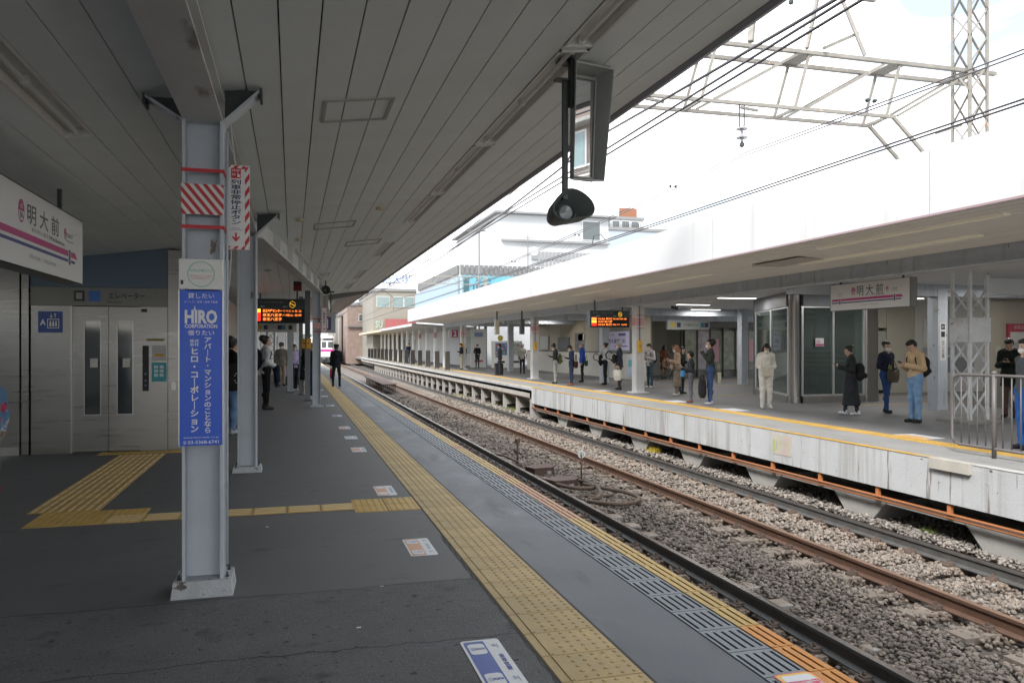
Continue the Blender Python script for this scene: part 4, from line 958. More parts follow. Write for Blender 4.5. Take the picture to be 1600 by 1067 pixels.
b.bar((8.1, 12.6, 7.1), (8.5, 12.9, 9.4), .10, .10); b.bar((7.6, 12.7, 7.1), (8.4, 13.1, 9.4), .08, .08); b.bar((6.0, 12.8, 8.35), (11.0, 12.8, 8.3), .09, .08); b.bar((9.6, 12.5, 7.1), (10.6, 12.8, 7.6), .06, .06)
b.build('upper_frame', M_LAT, tr)
M_PORC = mat('porcelain_white', (.30, .30, .32), .2, spec=.7)
def insulator(x, y, z, label, n=2, r=.10, hang=.5):
    t = empty('insulator', (x, y, z), label, 'insulator', 'porcelain insulators under the truss')
    MB().tube([(-.05, 0, 0), (-.05, 0, -hang)], .014, 5).build('rod', M_DKMET, t); MB().tube([(.05, 0, 0), (.05, 0, -hang)], .014, 5).build('rod', M_DKMET, t)
    b = MB(); zz = -hang
    for k in range(n): b.lathe((0, 0, zz), [(.02, .05), (.035, .03), (r, -.02), (r*.95, -.035), (.03, -.02), (.025, -.10)], 14); zz -= .16
    b.build('disc_stack', M_PORC, t, 'auto'); MB().lathe((0, 0, zz+.03), [(.02, .03), (.05, 0), (.045, -.05), (.015, -.07)], 10).build('clamp', M_DKMET, t)
insulator(7.92, 12.6, 5.93, 'twin-disc white insulator hanging from the bottom chord of the truss', 2, .11, .42)
insulator(7.15, 12.8, 8.3, 'white insulator on the upper frame beside the canopy edge', 1, .12, .12)
insulator(9.1, 12.8, 8.3, 'white insulator in the middle of the upper frame', 1, .12, .12)
for x in (6.0, 7.9): MB().tube([(x, 12.6, 5.88), (x+.35, 12.6, 5.85)], .03, 6).build('strut_clamp', M_LAT, tr)
# overhead wires
M_WIRE = mat('wire_dark', (.06, .055, .06), .5); M_WIREG = mat('wire_grey', (.09, .085, .09), .5)
def wire(pts, r, label, group='overhead wires', m=None, kind=None):
    out = []
    for (x0, y0_, z0_), (x1, y1_, z1_), sag in pts:
        for k in range(17):
            u = k/16; out.append((x0+(x1-x0)*u, y0_+(y1_-y0_)*u, z0_+(z1_-z0_)*u-4*sag*u*(1-u)))
    return MB().tube(out, r, 5).build('overhead_wire', m or M_WIRE, None, True, label=label, cat='wire', group=group)
for dx in (-.06, .06):
    side = 'left' if dx < 0 else 'right'
    wire([((7.13+dx, -20, 4.02), (7.13+dx, 60, 4.02), .02), ((7.13+dx, 60, 4.02), (7.13+dx, 160, 4.02), .0)], .013, '%s wire of the pair of contact wires over the far track' % side)
    wire([((3.87+dx, -20, 4.02), (3.87+dx, 60, 4.02), .02), ((3.87+dx, 60, 4.02), (3.87+dx, 160, 4.02), .0)], .013, '%s wire of the pair of contact wires over the near track' % side)
    wire([((7.9+dx, -28, 4.95), (7.9+dx, 12.6, 5.0), .35), ((7.9+dx, 12.6, 5.0), (7.4+dx, 57, 5.0), .45), ((7.4+dx, 57, 5.0), (7.2+dx, 110, 5.0), .4)], .011, '%s wire of the pale twin messenger hung from the insulator' % side, m=M_WIREG)
wire([((5.35, -30, 5.35), (5.35, 12.9, 5.3), .5), ((5.35, 12.9, 5.3), (5.2, 57, 5.25), .55), ((5.2, 57, 5.25), (5.0, 110, 5.2), .4)], .022, 'thick twisted black feeder cable over the tracks')
wire([((5.0, -30, 5.6), (4.5, 13, 4.9), .3), ((4.5, 13, 4.9), (4.3, 57, 4.9), .55), ((4.3, 57, 4.9), (4.1, 110, 4.9), .4)], .010, 'sagging messenger wire over the near track')
wire([((9.6, 8, 9.0), (7.2, 13, 8.1), .0), ((7.2, 13, 8.1), (4.0, 21, 4.9), .1)], .016, 'black lead running down from the upper insulator to the wires')
wire([((6.1, 12.5, 7.35), (10.2, 12.5, 7.5), .02)], .006, 'thin grey stay wire between the truss frames', m=M_WIREG)
for i, (x, y, z0_, z1_) in enumerate([(7.13, 9.0, 4.03, 4.9), (7.13, 14.8, 4.03, 4.86), (7.13, 20.5, 4.03, 4.62), (7.13, 27, 4.03, 4.55), (7.13, 34, 4.03, 4.55), (3.87, 12.0, 4.02, 4.7), (3.87, 19, 4.02, 4.6), (3.87, 26, 4.02, 4.5)]):
    t = empty('dropper', (x, y, 0), '%s dropper pair linking messenger to contact wire over the %s track' % (('nearest', 'second', 'third', 'fourth', 'fifth', 'nearest', 'second', 'third')[i], 'far' if i < 5 else 'near'), 'dropper', 'wire droppers')
    b = MB(); top = .6 if x > 5 else 0
    for dx in (-.06, .06): b.tube([(dx, 0, z0_), (dx+top*.9, .0, z1_)], .004, 4)
    b.build('dropper_wire', M_WIREG, t)
    for dx in (-.06, .06): MB().ell((dx+top*.9, 0, z1_), (.03, .04, .03)).build('dropper_clamp', M_DKMET, t, True)
MB().tube([(3.9, 10.1, 4.9), (3.86, 10.0, 4.65), (3.95, 9.9, 4.45), (3.98, 10.3, 4.38), (3.9, 10.7, 4.3), (3.86, 10.9, 4.1)], .012, 6).build('jumper_cable', M_WIRE, None, True, label='curly black jumper cable hanging from the wires left of the mirror', cat='cable')
MB().tube([(7.13, 18, 4.03), (7.1, 17.8, 4.22), (7.16, 17.5, 4.2), (7.2, 17.3, 4.03)], .010, 5).build('wire_loop', M_WIRE, None, True, label='small wire loop on the contact wires over the far track', cat='cable')
# further portals down the line
for j, yy in enumerate((57, 84)):
    t = empty('line_portal', (0, yy, 0), ('thin overhead line portal in the middle distance beyond the canopies', 'most distant thin overhead line portal near the train')[j], 'portal', 'distant overhead line portals')
    b = MB(); zz = 6.1
    b.bar((1.0, 0, zz), (14, 0, zz), .06, .06); b.bar((1.0, 0, zz+.55), (14, 0, zz+.55), .06, .06)
    for k in range(13): b.bar((1+k, 0, zz), (1.5+k, 0, zz+.55), .03, .03); b.bar((1.5+k, 0, zz+.55), (2+k, 0, zz), .03, .03)
    b.build('cross_span', M_LAT, t)
    for x in (1.0, 14): MB().box(x-.1, x+.1, -.1, .1, 0, zz+.6).build('portal_post', M_LAT, t)
    b = MB()
    for x in (3.87, 7.13): b.tube([(x-.9, 0, zz-.4), (x, 0, 5.0), (x, 0, 4.05)], .02, 5); b.ell((x-.3, 0, zz-.1), (.09, .09, .12))
    b.build('registration_arm', M_DKMET, t)
# ---------------------------------------------------------------- signs on the first column
FY = -.115
NV = flat(.03, .04, .12); WT = mat('print_white', (.80, .82, .86), .5)
ad = empty('advertising_sign', (-.53, 5.085, 0), 'tall blue advertising panel with white vertical lettering on the nearest column', 'sign')
MB().bbox(-.125, .125, -.012, .0, .925, 1.865, .004).build('sign_board', mat('ad_blue', (.008, .095, .66), .35, var=.03), ad)
MB().box(-.127, -.122, -.014, .002, .925, 1.865).build('frame_strip', M_STAIN, ad); MB().box(.122, .127, -.014, .002, .925, 1.865).build('frame_strip', M_STAIN, ad)
g = -.0135
def at_(z, x=0.): return (x, g, z)
text('貸したい', at_(1.832), .15, .032, XR, ZU, WT, ad, thick=.01)
text('オフィス・店舗・倉庫 不動産', at_(1.795), .19, .013, XR, ZU, WT, ad)
text('HIRO', at_(1.705), .185, .085, XR, ZU, WT, ad, thick=.045)
MB().add([(-.042, g-.001, 1.745), (-.036, g-.001, 1.775), (-.030, g-.001, 1.745)], [(0, 1, 2)]).build('spire_mark', WT, ad)
text('CORPORATION', at_(1.648), .185, .024, XR, ZU, WT, ad, thick=.03)
text('借りたい', at_(1.608), .15, .032, XR, ZU, WT, ad, thick=.01)
text(vtext('アパート・マンションのことなら'), at_(1.290, .038), .042, .58, XR, ZU, WT, ad, thick=.02)
text('株式\n会社', at_(1.548, -.038), .052, .042, XR, ZU, WT, ad, thick=.01)
text(vtext('ヒロ・コーポレーション'), at_(1.262, -.038), .048, .51, XR, ZU, WT, ad, thick=.03)
text('www.hiro-web.co.jp', at_(.973), .20, .014, XR, ZU, WT, ad)
text('03-5368-6741', at_(.946, .013), .175, .021, XR, ZU, WT, ad, thick=.01); text('☎', at_(.946, -.092), .022, .02, XR, ZU, WT, ad)
mp_ = empty('round_logo_sign', (-.53, 5.085, 0), 'white square sign with green ring above the blue advertising panel', 'sign')
MB().bbox(-.126, .126, -.014, .0, 1.872, 2.055, .004).build('sign_board', M_SWHITE, mp_)
b = MB(); n = 28
for k in range(n):
    a0, a1 = 2*PI*k/n, 2*PI*(k+1)/n
    b.add([(.078*math.cos(a0), -.0152, 1.963+.078*math.sin(a0)), (.078*math.cos(a1), -.0152, 1.963+.078*math.sin(a1)), (.073*math.cos(a1), -.0152, 1.963+.073*math.sin(a1)), (.073*math.cos(a0), -.0152, 1.963+.073*math.sin(a0))], [(0, 1, 2, 3)])
GRN = flat(.18, .52, .38); b.build('ring_print', GRN, mp_)
text('マジックポイント', (0, -.0155, 1.985), .13, .02, XR, ZU, GRN, mp_, thick=.03); RD = flat(.60, .12, .16)
text('携帯で便利なポイントが貯まる', (0, -.0155, 1.952), .13, .010, XR, ZU, RD, mp_); text('駅名物情報配信中です', (0, -.0155, 1.938), .11, .009, XR, ZU, RD, mp_)
MB().box(-.115, -.10, -.016, -.014, 1.90, 1.925).build('code_mark', flat(.05, .05, .05), mp_)
ss = stop_sign(-.345, 5.30, 2.415, .165, .54, XR, 'large red and white striped emergency stop button sign beside the nearest column')
MB().box(-.11, -.05, .0, .02, -.28, -.26).build('bracket', M_DKMET, ss); MB().box(-.11, -.05, .0, .02, .25, .27).build('bracket', M_DKMET, ss)
MB().box(-.085, -.035, -.02, .02, -.335, -.295).build('bracket', M_DKMET, ss)
# cables and conduit along the first column
cd1 = empty('conduit', (-.395, 5.25, 0), 'thin pale conduit with cable running down the right side of the nearest column', 'pipe')
MB().tube([(0, 0, .15), (0, 0, 2.88)], .009, 6).build('pipe', M_STEEL, cd1, True)
MB().tube([(.012, .0, 3.0), (.04, .1, 2.7), (.10, .35, 2.45), (.02, .1, 2.2), (.012, 0, 1.9)], .006, 5).build('cable', mat('cable_pale', (.5, .5, .48), .5), cd1, True)
ss3 = stop_sign(.775, 20.08, 2.17, .15, .62, XR, 'small striped emergency stop button sign on the third column', detail=False)
# station name boards
def name_board(loc, length, height, right, label, marks, big=1.0):
    """board parallel to the track"""
    right = Vector(right); n = right.cross(Vector(ZU)); t = empty('station_name_sign', loc, label, 'sign', 'station name boards')
    vs = [right*a*length/2+Vector((0, 0, 1))*c_*height/2+n*d for d in (-.16, 0) for a, c_ in ((-1, -1), (1, -1), (1, 1), (-1, 1))]
    cas = MB().add(vs, [(3, 2, 1, 0), (0, 1, 5, 4), (1, 2, 6, 5), (2, 3, 7, 6), (3, 0, 4, 7)]); cas.build('sign_case', mat('case_grey', (.22, .225, .22), .45), t)
    quad((0, 0, 0), length*.985, height*.97, right, ZU, mat('board_face', (.74, .74, .72), .6, spec=.25), t, 'sign_face', .001)
    MAG = flat(.50, .05, .20); BLU = flat(.06, .06, .22); GR = flat(.12, .12, .13)
    def P(u, v): return right*(u*length)+Vector((0, 0, v*height))
    x0, x1 = marks['band']
    for z, hh, m in ((-.10, .085, MAG), (-.205, .042, BLU)):
        w_ = x1-x0; quad(P((x0+x1)/2, z), w_*length, hh*height, right, ZU, m, t, 'line_band', .0022)
    plate([(0, -.0425*height), (.025*length, -.0425*height), (.0, .0425*height)], P(x1, -.10), right, ZU, MAG, t, 'band_arrow', .0022)
    for u in marks['posts']: quad(P(u, -.15), .026*length, .25*height, right, ZU, M_SWHITE, t, 'stop_mark', .0028); quad(P(u, -.15), .018*length, .22*height, right, ZU, GR, t, 'stop_mark', .0034)
    c_ = marks['centre']
    text('明 大 前', P(c_, .20), .25*length*big, .26*height*(big*1.12 if big > 1 else 1), right, ZU, GR, t, off=.003, thick=.01)
    text('めいだいまえ', P(c_-.03, .015), .13*length, .055*height, right, ZU, GR, t, off=.003); text('Meidaimae', P(c_+.11, .012), .13*length, .06*height, right, ZU, GR, t, off=.003)
    text('明大前', P(c_-.07, -.33), .08*length, .055*height, right, ZU, flat(.35, .35, .36), t, off=.003); text('MEIDAIMAE', P(c_+.05, -.33), .10*length, .05*height, right, ZU, flat(.35, .35, .36), t, off=.003)
    for (u, v, r, tx) in ((c_-.165-(.045 if big > 1 else 0), .19, .115, '06'), (marks['code'], .17, .065, '07')):
        circ = [(r*height*1.0*math.cos(a), r*height*1.25*math.sin(a)) for a in np.linspace(0, 2*PI, 20, endpoint=False)]
        plate(circ, P(u, v), right, ZU, MAG, t, 'code_ring', .0022); plate([(a*.84, b_*.84) for a, b_ in circ], P(u, v), right, ZU, M_SWHITE, t, 'code_face', .0030)
        plate([(a*.84, b_*.84) for a, b_ in circ if b_ >= -1e-6], P(u, v), right, ZU, MAG, t, 'code_face', .0036)
        text('KO', P(u, v+r*.5), r*height*.8, r*height*.5, right, ZU, M_SWHITE, t, off=.0045, thick=.02); text(tx, P(u, v-r*.42), r*height*1.1, r*height*.75, right, ZU, GR, t, off=.0045, thick=.02)
    text(marks['left'][0], P(marks['posts'][0], .12), .06*length, .07*height, right, ZU, GR, t, off=.003); text(marks['left'][1], P(marks['posts'][0], .045), .07*length, .035*height, right, ZU, GR, t, off=.003)
    text(marks['right'][0], P(marks['posts'][1]+.0, .16), .065*length, .07*height, right, ZU, GR, t, off=.003); text(marks['right'][1], P(marks['posts'][1]+.0, .085), .07*length, .035*height, right, ZU, GR, t, off=.003)
    return t
# left board: near edge of the reading direction is +Y (reader looks towards -X)
nb = name_board((-1.91, 6.60, 2.405), 3.3, .6, YR, 'large station name board hanging at the left edge, seen at a steep angle',
           dict(band=(-.48, .41), posts=(-.295, .355), centre=.13, code=.315, left=('代田橋', 'Daitabashi'), right=('下高井戸', 'Shimotakaido')))
for y in (-1.2, 1.2): MB().box(-.10, -.07, y-.02, y+.02, .29, .62).build('hanger', M_DKMET, nb)
nb2 = name_board((11.4, 13.48, 2.565), 2.32, .57, (0, -1, 0), 'station name board hanging over the opposite platform above the woman in the long dark coat',
           dict(band=(-.47, .40), posts=(-.36, .325), centre=.03, code=.24, left=('下高井戸', 'Shimotakaido'), right=('代田橋', 'Daitabashi')), big=1.3)
for y in (-.9, .9): MB().box(.06, .09, y-.02, y+.02, .28, .42).build('hanger', M_DKMET, nb2)
# ---------------------------------------------------------------- lift front
WY = 12.4
lift = empty('lift_shaft', (0, WY, 0), 'brushed stainless lift front with closed glazed doors at the left', 'lift')
MB().box(-3.54, -1.75, .0, .0+3.2, 2.37, 2.95).build('upper_wall', mat('blue_grey_wall', (.10, .15, .20), .5, var=.05), lift)
MB().box(-3.54, -1.75, .12, 3.2, 0, 2.36).build('core_wall', M_BLACK, lift)
MB().box(-3.54, -1.75, .0, .12, 2.10, 2.365).build('lintel', mat('lintel_dark_steel', (.16, .165, .155), .4, .6, var=.1), lift)
MB().box(-3.53, -3.025, .0, .12, 0, 2.095).build('side_panel', M_STAIN2, lift)
d1 = MB(); W0, W1 = .54, 1.88
def door(x0, x1, wx0, wx1):
    b = MB(); y0, y1 = .045, .09
    b.box(x0, wx0, y0, y1, .01, 2.09); b.box(wx1, x1, y0, y1, .01, 2.09); b.box(wx0, wx1, y0, y1, .01, W0); b.box(wx0, wx1, y0, y1, W1, 2.09)
    o = b.build('lift_door', M_STAIN2, lift); MB().box(wx0-.003, wx1+.003, y1-.03, y1-.018, W0-.003, W1+.003).build('glass', M_GLASS, o)
    f = MB(); f.box(wx0-.012, wx0, y0-.004, y0+.01, W0-.012, W1+.012); f.box(wx1, wx1+.012, y0-.004, y0+.01, W0-.012, W1+.012); f.box(wx0, wx1, y0-.004, y0+.01, W1, W1+.012); f.box(wx0, wx1, y0-.004, y0+.01, W0-.012, W0)
    f.build('window_trim', M_STAIN, o)
    quad(((wx0+wx1)/2+.02, y0, 1.28), .10, .13, XR, ZU, flat(.55, .55, .5), o, 'notice', .002)
    return o
door(-3.015, -2.553, -2.86, -2.66); door(-2.547, -2.125, -2.43, -2.235)
MB().box(-2.12, -1.755, .0, .12, 0, 2.095).build('control_panel', M_STAIN2, lift)
MB().box(-3.03, -3.015, -.004, .06, 0, 2.1).build('jamb', M_STAIN, lift)
MB().box(-1.745, -1.56, -.02, 3.2, 0, 2.93).build('corner_column', M_STAIN2, lift); MB().box(-3.64, -3.55, -.03, 3.2, 0, 2.93).build('corner_column', M_STAIN2, lift)
MB().box(-8, -3.66, -.05, .2, .12, 2.93).build('left_wall', M_STAIN2, lift); MB().box(-8, -3.66, -.06, .2, 0, .118).build('skirting', M_STAIN, lift)
lb = MB(); lb.box(-1.6, -1.52, -.026, -.02, .07, .08); 
f = -.002
quad((-3.285, f, 1.865), .31, .30, XR, ZU, mat('sign_blue', (.025, .07, .26), .4), lift, 'lift_sign', .001)
ls = bpy.data.objects['lift_sign']
text('A', (-3.38, f, 1.86), .075, .085, XR, ZU, M_SWHITE, ls, off=.003, thick=.03); 
b = MB()
for (x0, x1, z0, z1) in ((-3.325, -3.175, 1.90, 1.91), (-3.325, -3.175, 1.775, 1.785), (-3.325, -3.315, 1.785, 1.90), (-3.185, -3.175, 1.785, 1.90)): b.box(x0, x1, f-.004, f-.003, z0, z1)
for x in (-3.285, -3.25, -3.215): b.ell((x, f-.003, 1.875), (.009, .001, .010)); b.box(x-.011, x+.011, f-.004, f-.003, 1.80, 1.862)
for x, s_ in ((-3.275, -1), (-3.225, 1)): b.box(x-.005, x+.005, f-.004, f-.003, 1.93, 1.985); b.add([(x-.02, f-.004, 1.957+s_*.012), (x+.02, f-.004, 1.957+s_*.012), (x, f-.004, 1.957+s_*.035)], [(0, 1, 2)])
b.build('lift_pictogram', M_SWHITE, ls)
text('エレベーター', (-2.30, f, 2.25), .48, .09, XR, ZU, flat(.02, .02, .02), lift, off=.002, thick=.02); text('Elevator', (-2.45, f, 2.16), .2, .04, XR, ZU, flat(.03, .03, .03), lift, off=.002)
quad((-2.72, f, 2.24), .15, .15, XR, ZU, mat('sign_blue2', (.03, .13, .45), .4), lift, 'blue_pictogram', .002); quad((-2.92, f, 2.24), .14, .15, XR, ZU, flat(.03, .03, .03), lift, 'dark_pictogram', .002)
quad((-2.92, f, 2.24), .08, .09, XR, ZU, flat(.3, .3, .28), lift, 'pictogram_figure', .003)
quad((-2.05, f, 1.20), .085, .66, XR, ZU, flat(.012, .012, .015), lift, 'button_strip', .004)
for z in (1.12, 1.02, .95): MB().lathe((-2.05, f-.004, z), [(.016, 0), (.014, -.006)], 12, axis='y').build('lift_button', flat(.12, .16, .3), lift)
quad((-1.92, f, 1.615), .24, .035, XR, ZU, flat(.28, .22, .06), lift, 'notice_strip', .002); text('非常の場合は係員へ', (-1.92, f, 1.615), .2, .02, XR, ZU, flat(.05, .04, .02), lift, off=.0035)
quad((-1.87, f, 1.42), .19, .22, XR, ZU, flat(.45, .45, .46), lift, 'poster_white', .002); quad((-1.87, f, 1.39), .12, .045, XR, ZU, flat(.60, .36, .05), lift, 'poster_label', .003)
quad((-1.87, f, 1.145), .20, .28, XR, ZU, flat(.05, .32, .36), lift, 'poster_teal', .002)
for i in range(3):
    for j in range(2): quad((-1.91+.075*j, f, 1.22-.06*i), .055, .045, XR, ZU, flat(.55, .65, .72), lift, 'poster_cell', .003)
quad((-2.07, f, 2.04), .08, .045, XR, ZU, flat(.02, .02, .02), lift, 'floor_display', .002)
MB().bbox(-1.70, -1.64, -.032, -.02, .88, 1.0, .003).build('key_plate', M_STAIN, lift)
# things behind the lift: pale wall and hoarding
bk = empty('rear_wall', (0, 0, 0), 'pale cladded platform building behind the lift shaft', 'building')
MB().box(-9, -1.58, 15.7, 34, 0, 2.72).build('side_wall', mat('cream_wall', (.50, .48, .44), .7, var=.05), bk)
MB().box(-1.56, -1.52, 16.2, 19.0, .1, 2.1).build('shutter_panel', mat('wall_grey', (.42, .43, .43), .6, var=.05), bk)
gl = empty('glazed_partition', (0, 34.2, 0), 'white framed glazed partition across the platform behind the passengers', 'partition')
b = MB(); b.box(-1.6, .36, 0, .1, 0, .30); b.build('plinth', flat(.30, .29, .27), gl); MB().box(-1.6, .36, .0, .1, .30, .68).build('lower_panel', flat(.62, .60, .55), gl)
for k in range(6): MB().box(-1.55+k*.33, -1.28+k*.33, .03, .05, .72, 2.5).build('pane', mat('frost_pane', (.82, .84, .84), .45, trans=.85), gl)
for k in range(7): MB().box(-1.6+k*.33, -1.56+k*.33, -.01, .09, .68, 2.55).build('mullion', flat(.70, .70, .68), gl)
MB().box(-1.6, .36, -.012, .092, 2.5, 3.1).build('head_panel', flat(.55, .54, .50), gl)
ltt = empty('lattice_post', (0, 0, 0), 'dark lattice post standing in front of the white glazed partition', 'post'); lattice(ltt, -.98, 33.5, .28, 0, 2.6, .33, flat(.12, .12, .12), .04)
t = empty('poster_board', (.02, 31.5, 0), 'lilac poster board standing low behind the passengers', 'poster'); MB().box(-.30, .30, 0, .05, .35, 1.35).build('poster_panel', flat(.42, .36, .55), t); MB().box(-.33, .33, .005, .045, 0, .345).build('stand', M_DKMET, t)
text('お知らせ', (0, -.004, 1.2), .4, .1, XR, ZU, WT, t)
# departure board (near platform)
LEDO = mat('led_orange', (.3, .06, .01), .5, emit=(1, .22, .04, .75)); LEDR = mat('led_red', (.4, .01, .01), .5, emit=(1, .02, .01, .7)); LEDY = mat('led_yellow', (.4, .2, .01), .5, emit=(1, .55, .05, .55)); LEDG = mat('led_green', (.02, .2, .05), .5, emit=(.1, .7, .25, .8))
def dboard(loc, w, h, label, rows, clock=True):
    t = empty('departure_board', loc, label, 'display', 'departure boards')
    MB().box(-w/2, w/2, 0, .28, -h/2, h/2).build('board_case', mat('board_dark', (.035, .055, .06), .35), t)
    quad((0, 0, -h*.19), w*.97, h*.56, XR, ZU, flat(.008, .008, .01), t, 'led_field', .003)
    text(rows[0], (-w*.18, 0, h*.36), w*.5, h*.06, XR, ZU, flat(.35, .38, .38), t, off=.003)
    text('種別', (-w*.30, 0, h*.17), w*.08, h*.07, XR, ZU, WT, t, off=.003); text('時刻', (w*.12, 0, h*.17), w*.08, h*.07, XR, ZU, WT, t, off=.003)
    for k, (ty, de, no, m) in enumerate(rows[1]):
        z = h*(.005-.17*k); quad((-w*.40, 0, z), w*.12, h*.15, XR, ZU, m, t, 'type_block', .005)
        text(de, (-w*.12, 0, z), w*.36, h*.125, XR, ZU, LEDO, t, 'led_text', off=.006, thick=.02)
        if no: text(no, (w*.25, 0, z), w*.36, h*.09, XR, ZU, LEDO if k != 1 else LEDO, t, 'led_text', off=.006)
    if clock:
        quad((w*.26, 0, h*.27), h*.27, h*.34, XR, ZU, flat(.015, .015, .01), t, 'clock_face', .004)
        b = MB()
        for k in range(12): a = PI*k/6; b.box(w*.26+h*.11*math.sin(a)-.008, w*.26+h*.11*math.sin(a)+.008, -.008, -.006, h*.27+h*.13*math.cos(a)-.008, h*.27+h*.13*math.cos(a)+.008)
        b.bar((w*.26, -.007, h*.27), (w*.26+.05, -.007, h*.27-.03), .004, .012); b.bar((w*.26, -.007, h*.27), (w*.26-.07, -.007, h*.27+.04), .004, .010); b.build('clock_hands', LEDY, t)
    for x in (-w*.35, w*.35): MB().box(x-.02, x+.02, .1, .14, h/2, h/2+.35).build('hanger', M_DKMET, t)
    return t
dboard((-.37, 24.0, 2.55), 1.5, .72, 'orange lit departure board with clock hanging over the near platform', ('つつじヶ丘方面 京王線', [('特', '京王多摩センター', 'つつじヶ丘 22', LEDY), ('急', '京王八王子', '八幡山 各停', LEDR), ('特', '京王八王子', '', LEDR)]))
dboard((10.22, 24.2, 2.42), 1.42, .56, 'orange lit departure board beside the thick white column on the opposite platform', ('新宿・渋谷方面', [('1', '12:22 新宿', '各駅停車', LEDO), ('2', '12:30 本八幡', '', LEDY), ('3', '12:34 新宿', '急行 8両', LEDR)]))
t = empty('guide_sign', (-.46, 24.6, 2.08), 'white direction sign with yellow square just under the near departure board', 'sign')
MB().box(-.72, .60, 0, .1, -.14, .14).build('sign_board', flat(.50, .50, .47), t)
for x, c_ in ((-.46, (.55, .38, .03)), (-.30, (.04, .04, .1)), (.10, (.03, .03, .09)), (.22, (.03, .2, .25)), (.42, (.03, .03, .03)), (.16, (.45, .05, .1))): quad((x, 0, 0), .11 if x != .16 else .03, .13, XR, ZU, flat(*c_), t, 'pictogram', .002)
text('出口・きっぷうりば', (-.10, 0, 0), .26, .06, XR, ZU, flat(.05, .05, .05), t, off=.002)
t = empty('platform_number_sign', (.87, 21.0, 2.14), 'grey hanging sign with white number 1 on a blue square', 'sign')
MB().box(-.24, .24, 0, .1, -.28, .26).build('sign_board', flat(.36, .38, .40), t); quad((0.0, 0, -.03), .24, .34, XR, ZU, mat('sign_navy', (.015, .02, .13), .4), t, 'number_panel', .002); text('1', (0, 0, -.03), .09, .24, XR, ZU, M_SWHITE, t, off=.004, thick=.04)
MB().box(.1, .13, .03, .06, .26, .80).build('hanger', M_DKMET, t); MB().box(-.2, .2, .03, .06, .78, .82).build('hanger', M_DKMET, t)
def horn(x, y, z, label, yaw=0.):
    t = empty('horn_speaker', (x, y, z), label, 'speaker', rz=yaw); MB().lathe((0, 0, 0), [(.03, .22), (.05, .12), (.055, .02), (.10, -.05), (.115, -.07), (.10, -.062), (.05, .0), (.03, .01)], 18, axis='y').build('horn', M_DKMET, t, 'auto')
    MB().lathe((0, 0, 0), [(.02, -.02), (.022, .02), (.01, .03)], 10, axis='y').build('driver_core', flat(.25, .25, .25), t, 'auto'); MB().box(-.015, .015, .05, .08, .05, .24).build('bracket', M_DKMET, t); return t
horn(.82, 20.25, 2.93, 'black horn speaker at the head of the third steel column')
t = empty('junction_box', (.84, 20.5, 2.62), 'beige equipment box below the horn speaker on the third column', 'box'); MB().bbox(-.055, .055, -.06, .06, -.22, .2, .01).build('box_shell', flat(.26, .24, .19), t); MB().box(-.045, .045, -.066, -.061, -.18, .16).build('lid', flat(.30, .28, .22), t)
t = empty('ring_lamp', (-.50, 17.2, 3.2), 'small white ring hanging under the roof beam behind the second column', 'fitting'); b = MB(); b.tube([(.085*math.cos(a), .0, .105*math.sin(a)) for a in np.linspace(0, 2*PI, 17)], .026, 8); b.build('ring', flat(.62, .63, .62), t, True); MB().box(-.09, -.04, -.03, .03, .08, .18).build('bracket', M_DKMET, t)
t = empty('warning_lamp', (.14, 20.4, 3.0), 'dark red round warning lamp under the roof beam', 'lamp'); MB().lathe((0, 0, 0), [(.03, .06), (.10, .05), (.10, -.01), (.08, -.04), (.03, -.055)], 14, axis='y').build('lens', flat(.25, .03, .03), t, 'auto'); MB().box(-.10, .10, .05, .09, -.09, .15).build('lamp_housing', M_DKMET, t)
for x, y, lab in ((.33, 22.9, 'yellow emergency button box on the left slim post behind the passengers'), (.44, 22.2, 'yellow emergency button box nearest the third steel column')):
    t = empty('emergency_button_box', (x, y, 1.60), lab, 'button box', 'yellow emergency button boxes'); MB().bbox(-.06, .07, -.12, -.01, -.15, .13, .012).build('box_shell', MATS['button_yellow'], t); MB().lathe((0, -.12, 0), [(.028, 0), (.024, -.02)], 10, axis='y').build('button', flat(.35, .08, .03), t)
# ---------------------------------------------------------------- mirror and hooded lamp under the canopy edge
mir = empty('platform_mirror', (1.925, 5.02, 3.02), 'tall dark hooded platform mirror hanging from the canopy edge', 'mirror', rz=math.radians(11))
M_HOOD = mat('hood_greygreen', (.42, .44, .43), .5, var=.12, vs=5, bump=.1, spots=[((.24, .23, .21), 4, .62, .1, (1, 1, .4))])
def quadp(b, a, c_, d, e): b.add([a, c_, d, e], [(0, 1, 2, 3)])
hh_ = .385
fr = [(-.150, -.155, .39), (.150, -.155, .385), (.105, -.10, -.375), (-.140, -.10, -.385)]
bk_ = [(-.105, 0, .37), (.105, 0, .37), (.078, 0, -.36), (-.110, 0, -.36)]
b = MB()
for i in range(4):
    j = (i+1) % 4; a, c_, d, e = fr[i], fr[j], bk_[j], bk_[i]
    def inn(p, k=.965): return (p[0]*k, p[1]+.004, p[2]*k*1.01 if abs(p[2]) > .36 else p[2]*k)
    b.add([a, c_, d, e, inn(a), inn(c_), inn(d), inn(e)], [(0, 1, 2, 3), (7, 6, 5, 4), (0, 4, 5, 1), (1, 5, 6, 2), (2, 6, 7, 3), (3, 7, 4, 0)])
hood = b.build('mirror_hood', M_HOOD, mir)
MB().add([(-.105, .004, .37), (.105, .004, .37), (.078, .004, -.36), (-.078, .004, -.36), (-.105, .02, .37), (.105, .02, .37), (.078, .02, -.36), (-.078, .02, -.36)], [(0, 1, 2, 3), (7, 6, 5, 4), (0, 4, 5, 1), (1, 5, 6, 2), (2, 6, 7, 3), (3, 7, 4, 0)]).build('back_plate', M_HOOD, mir)
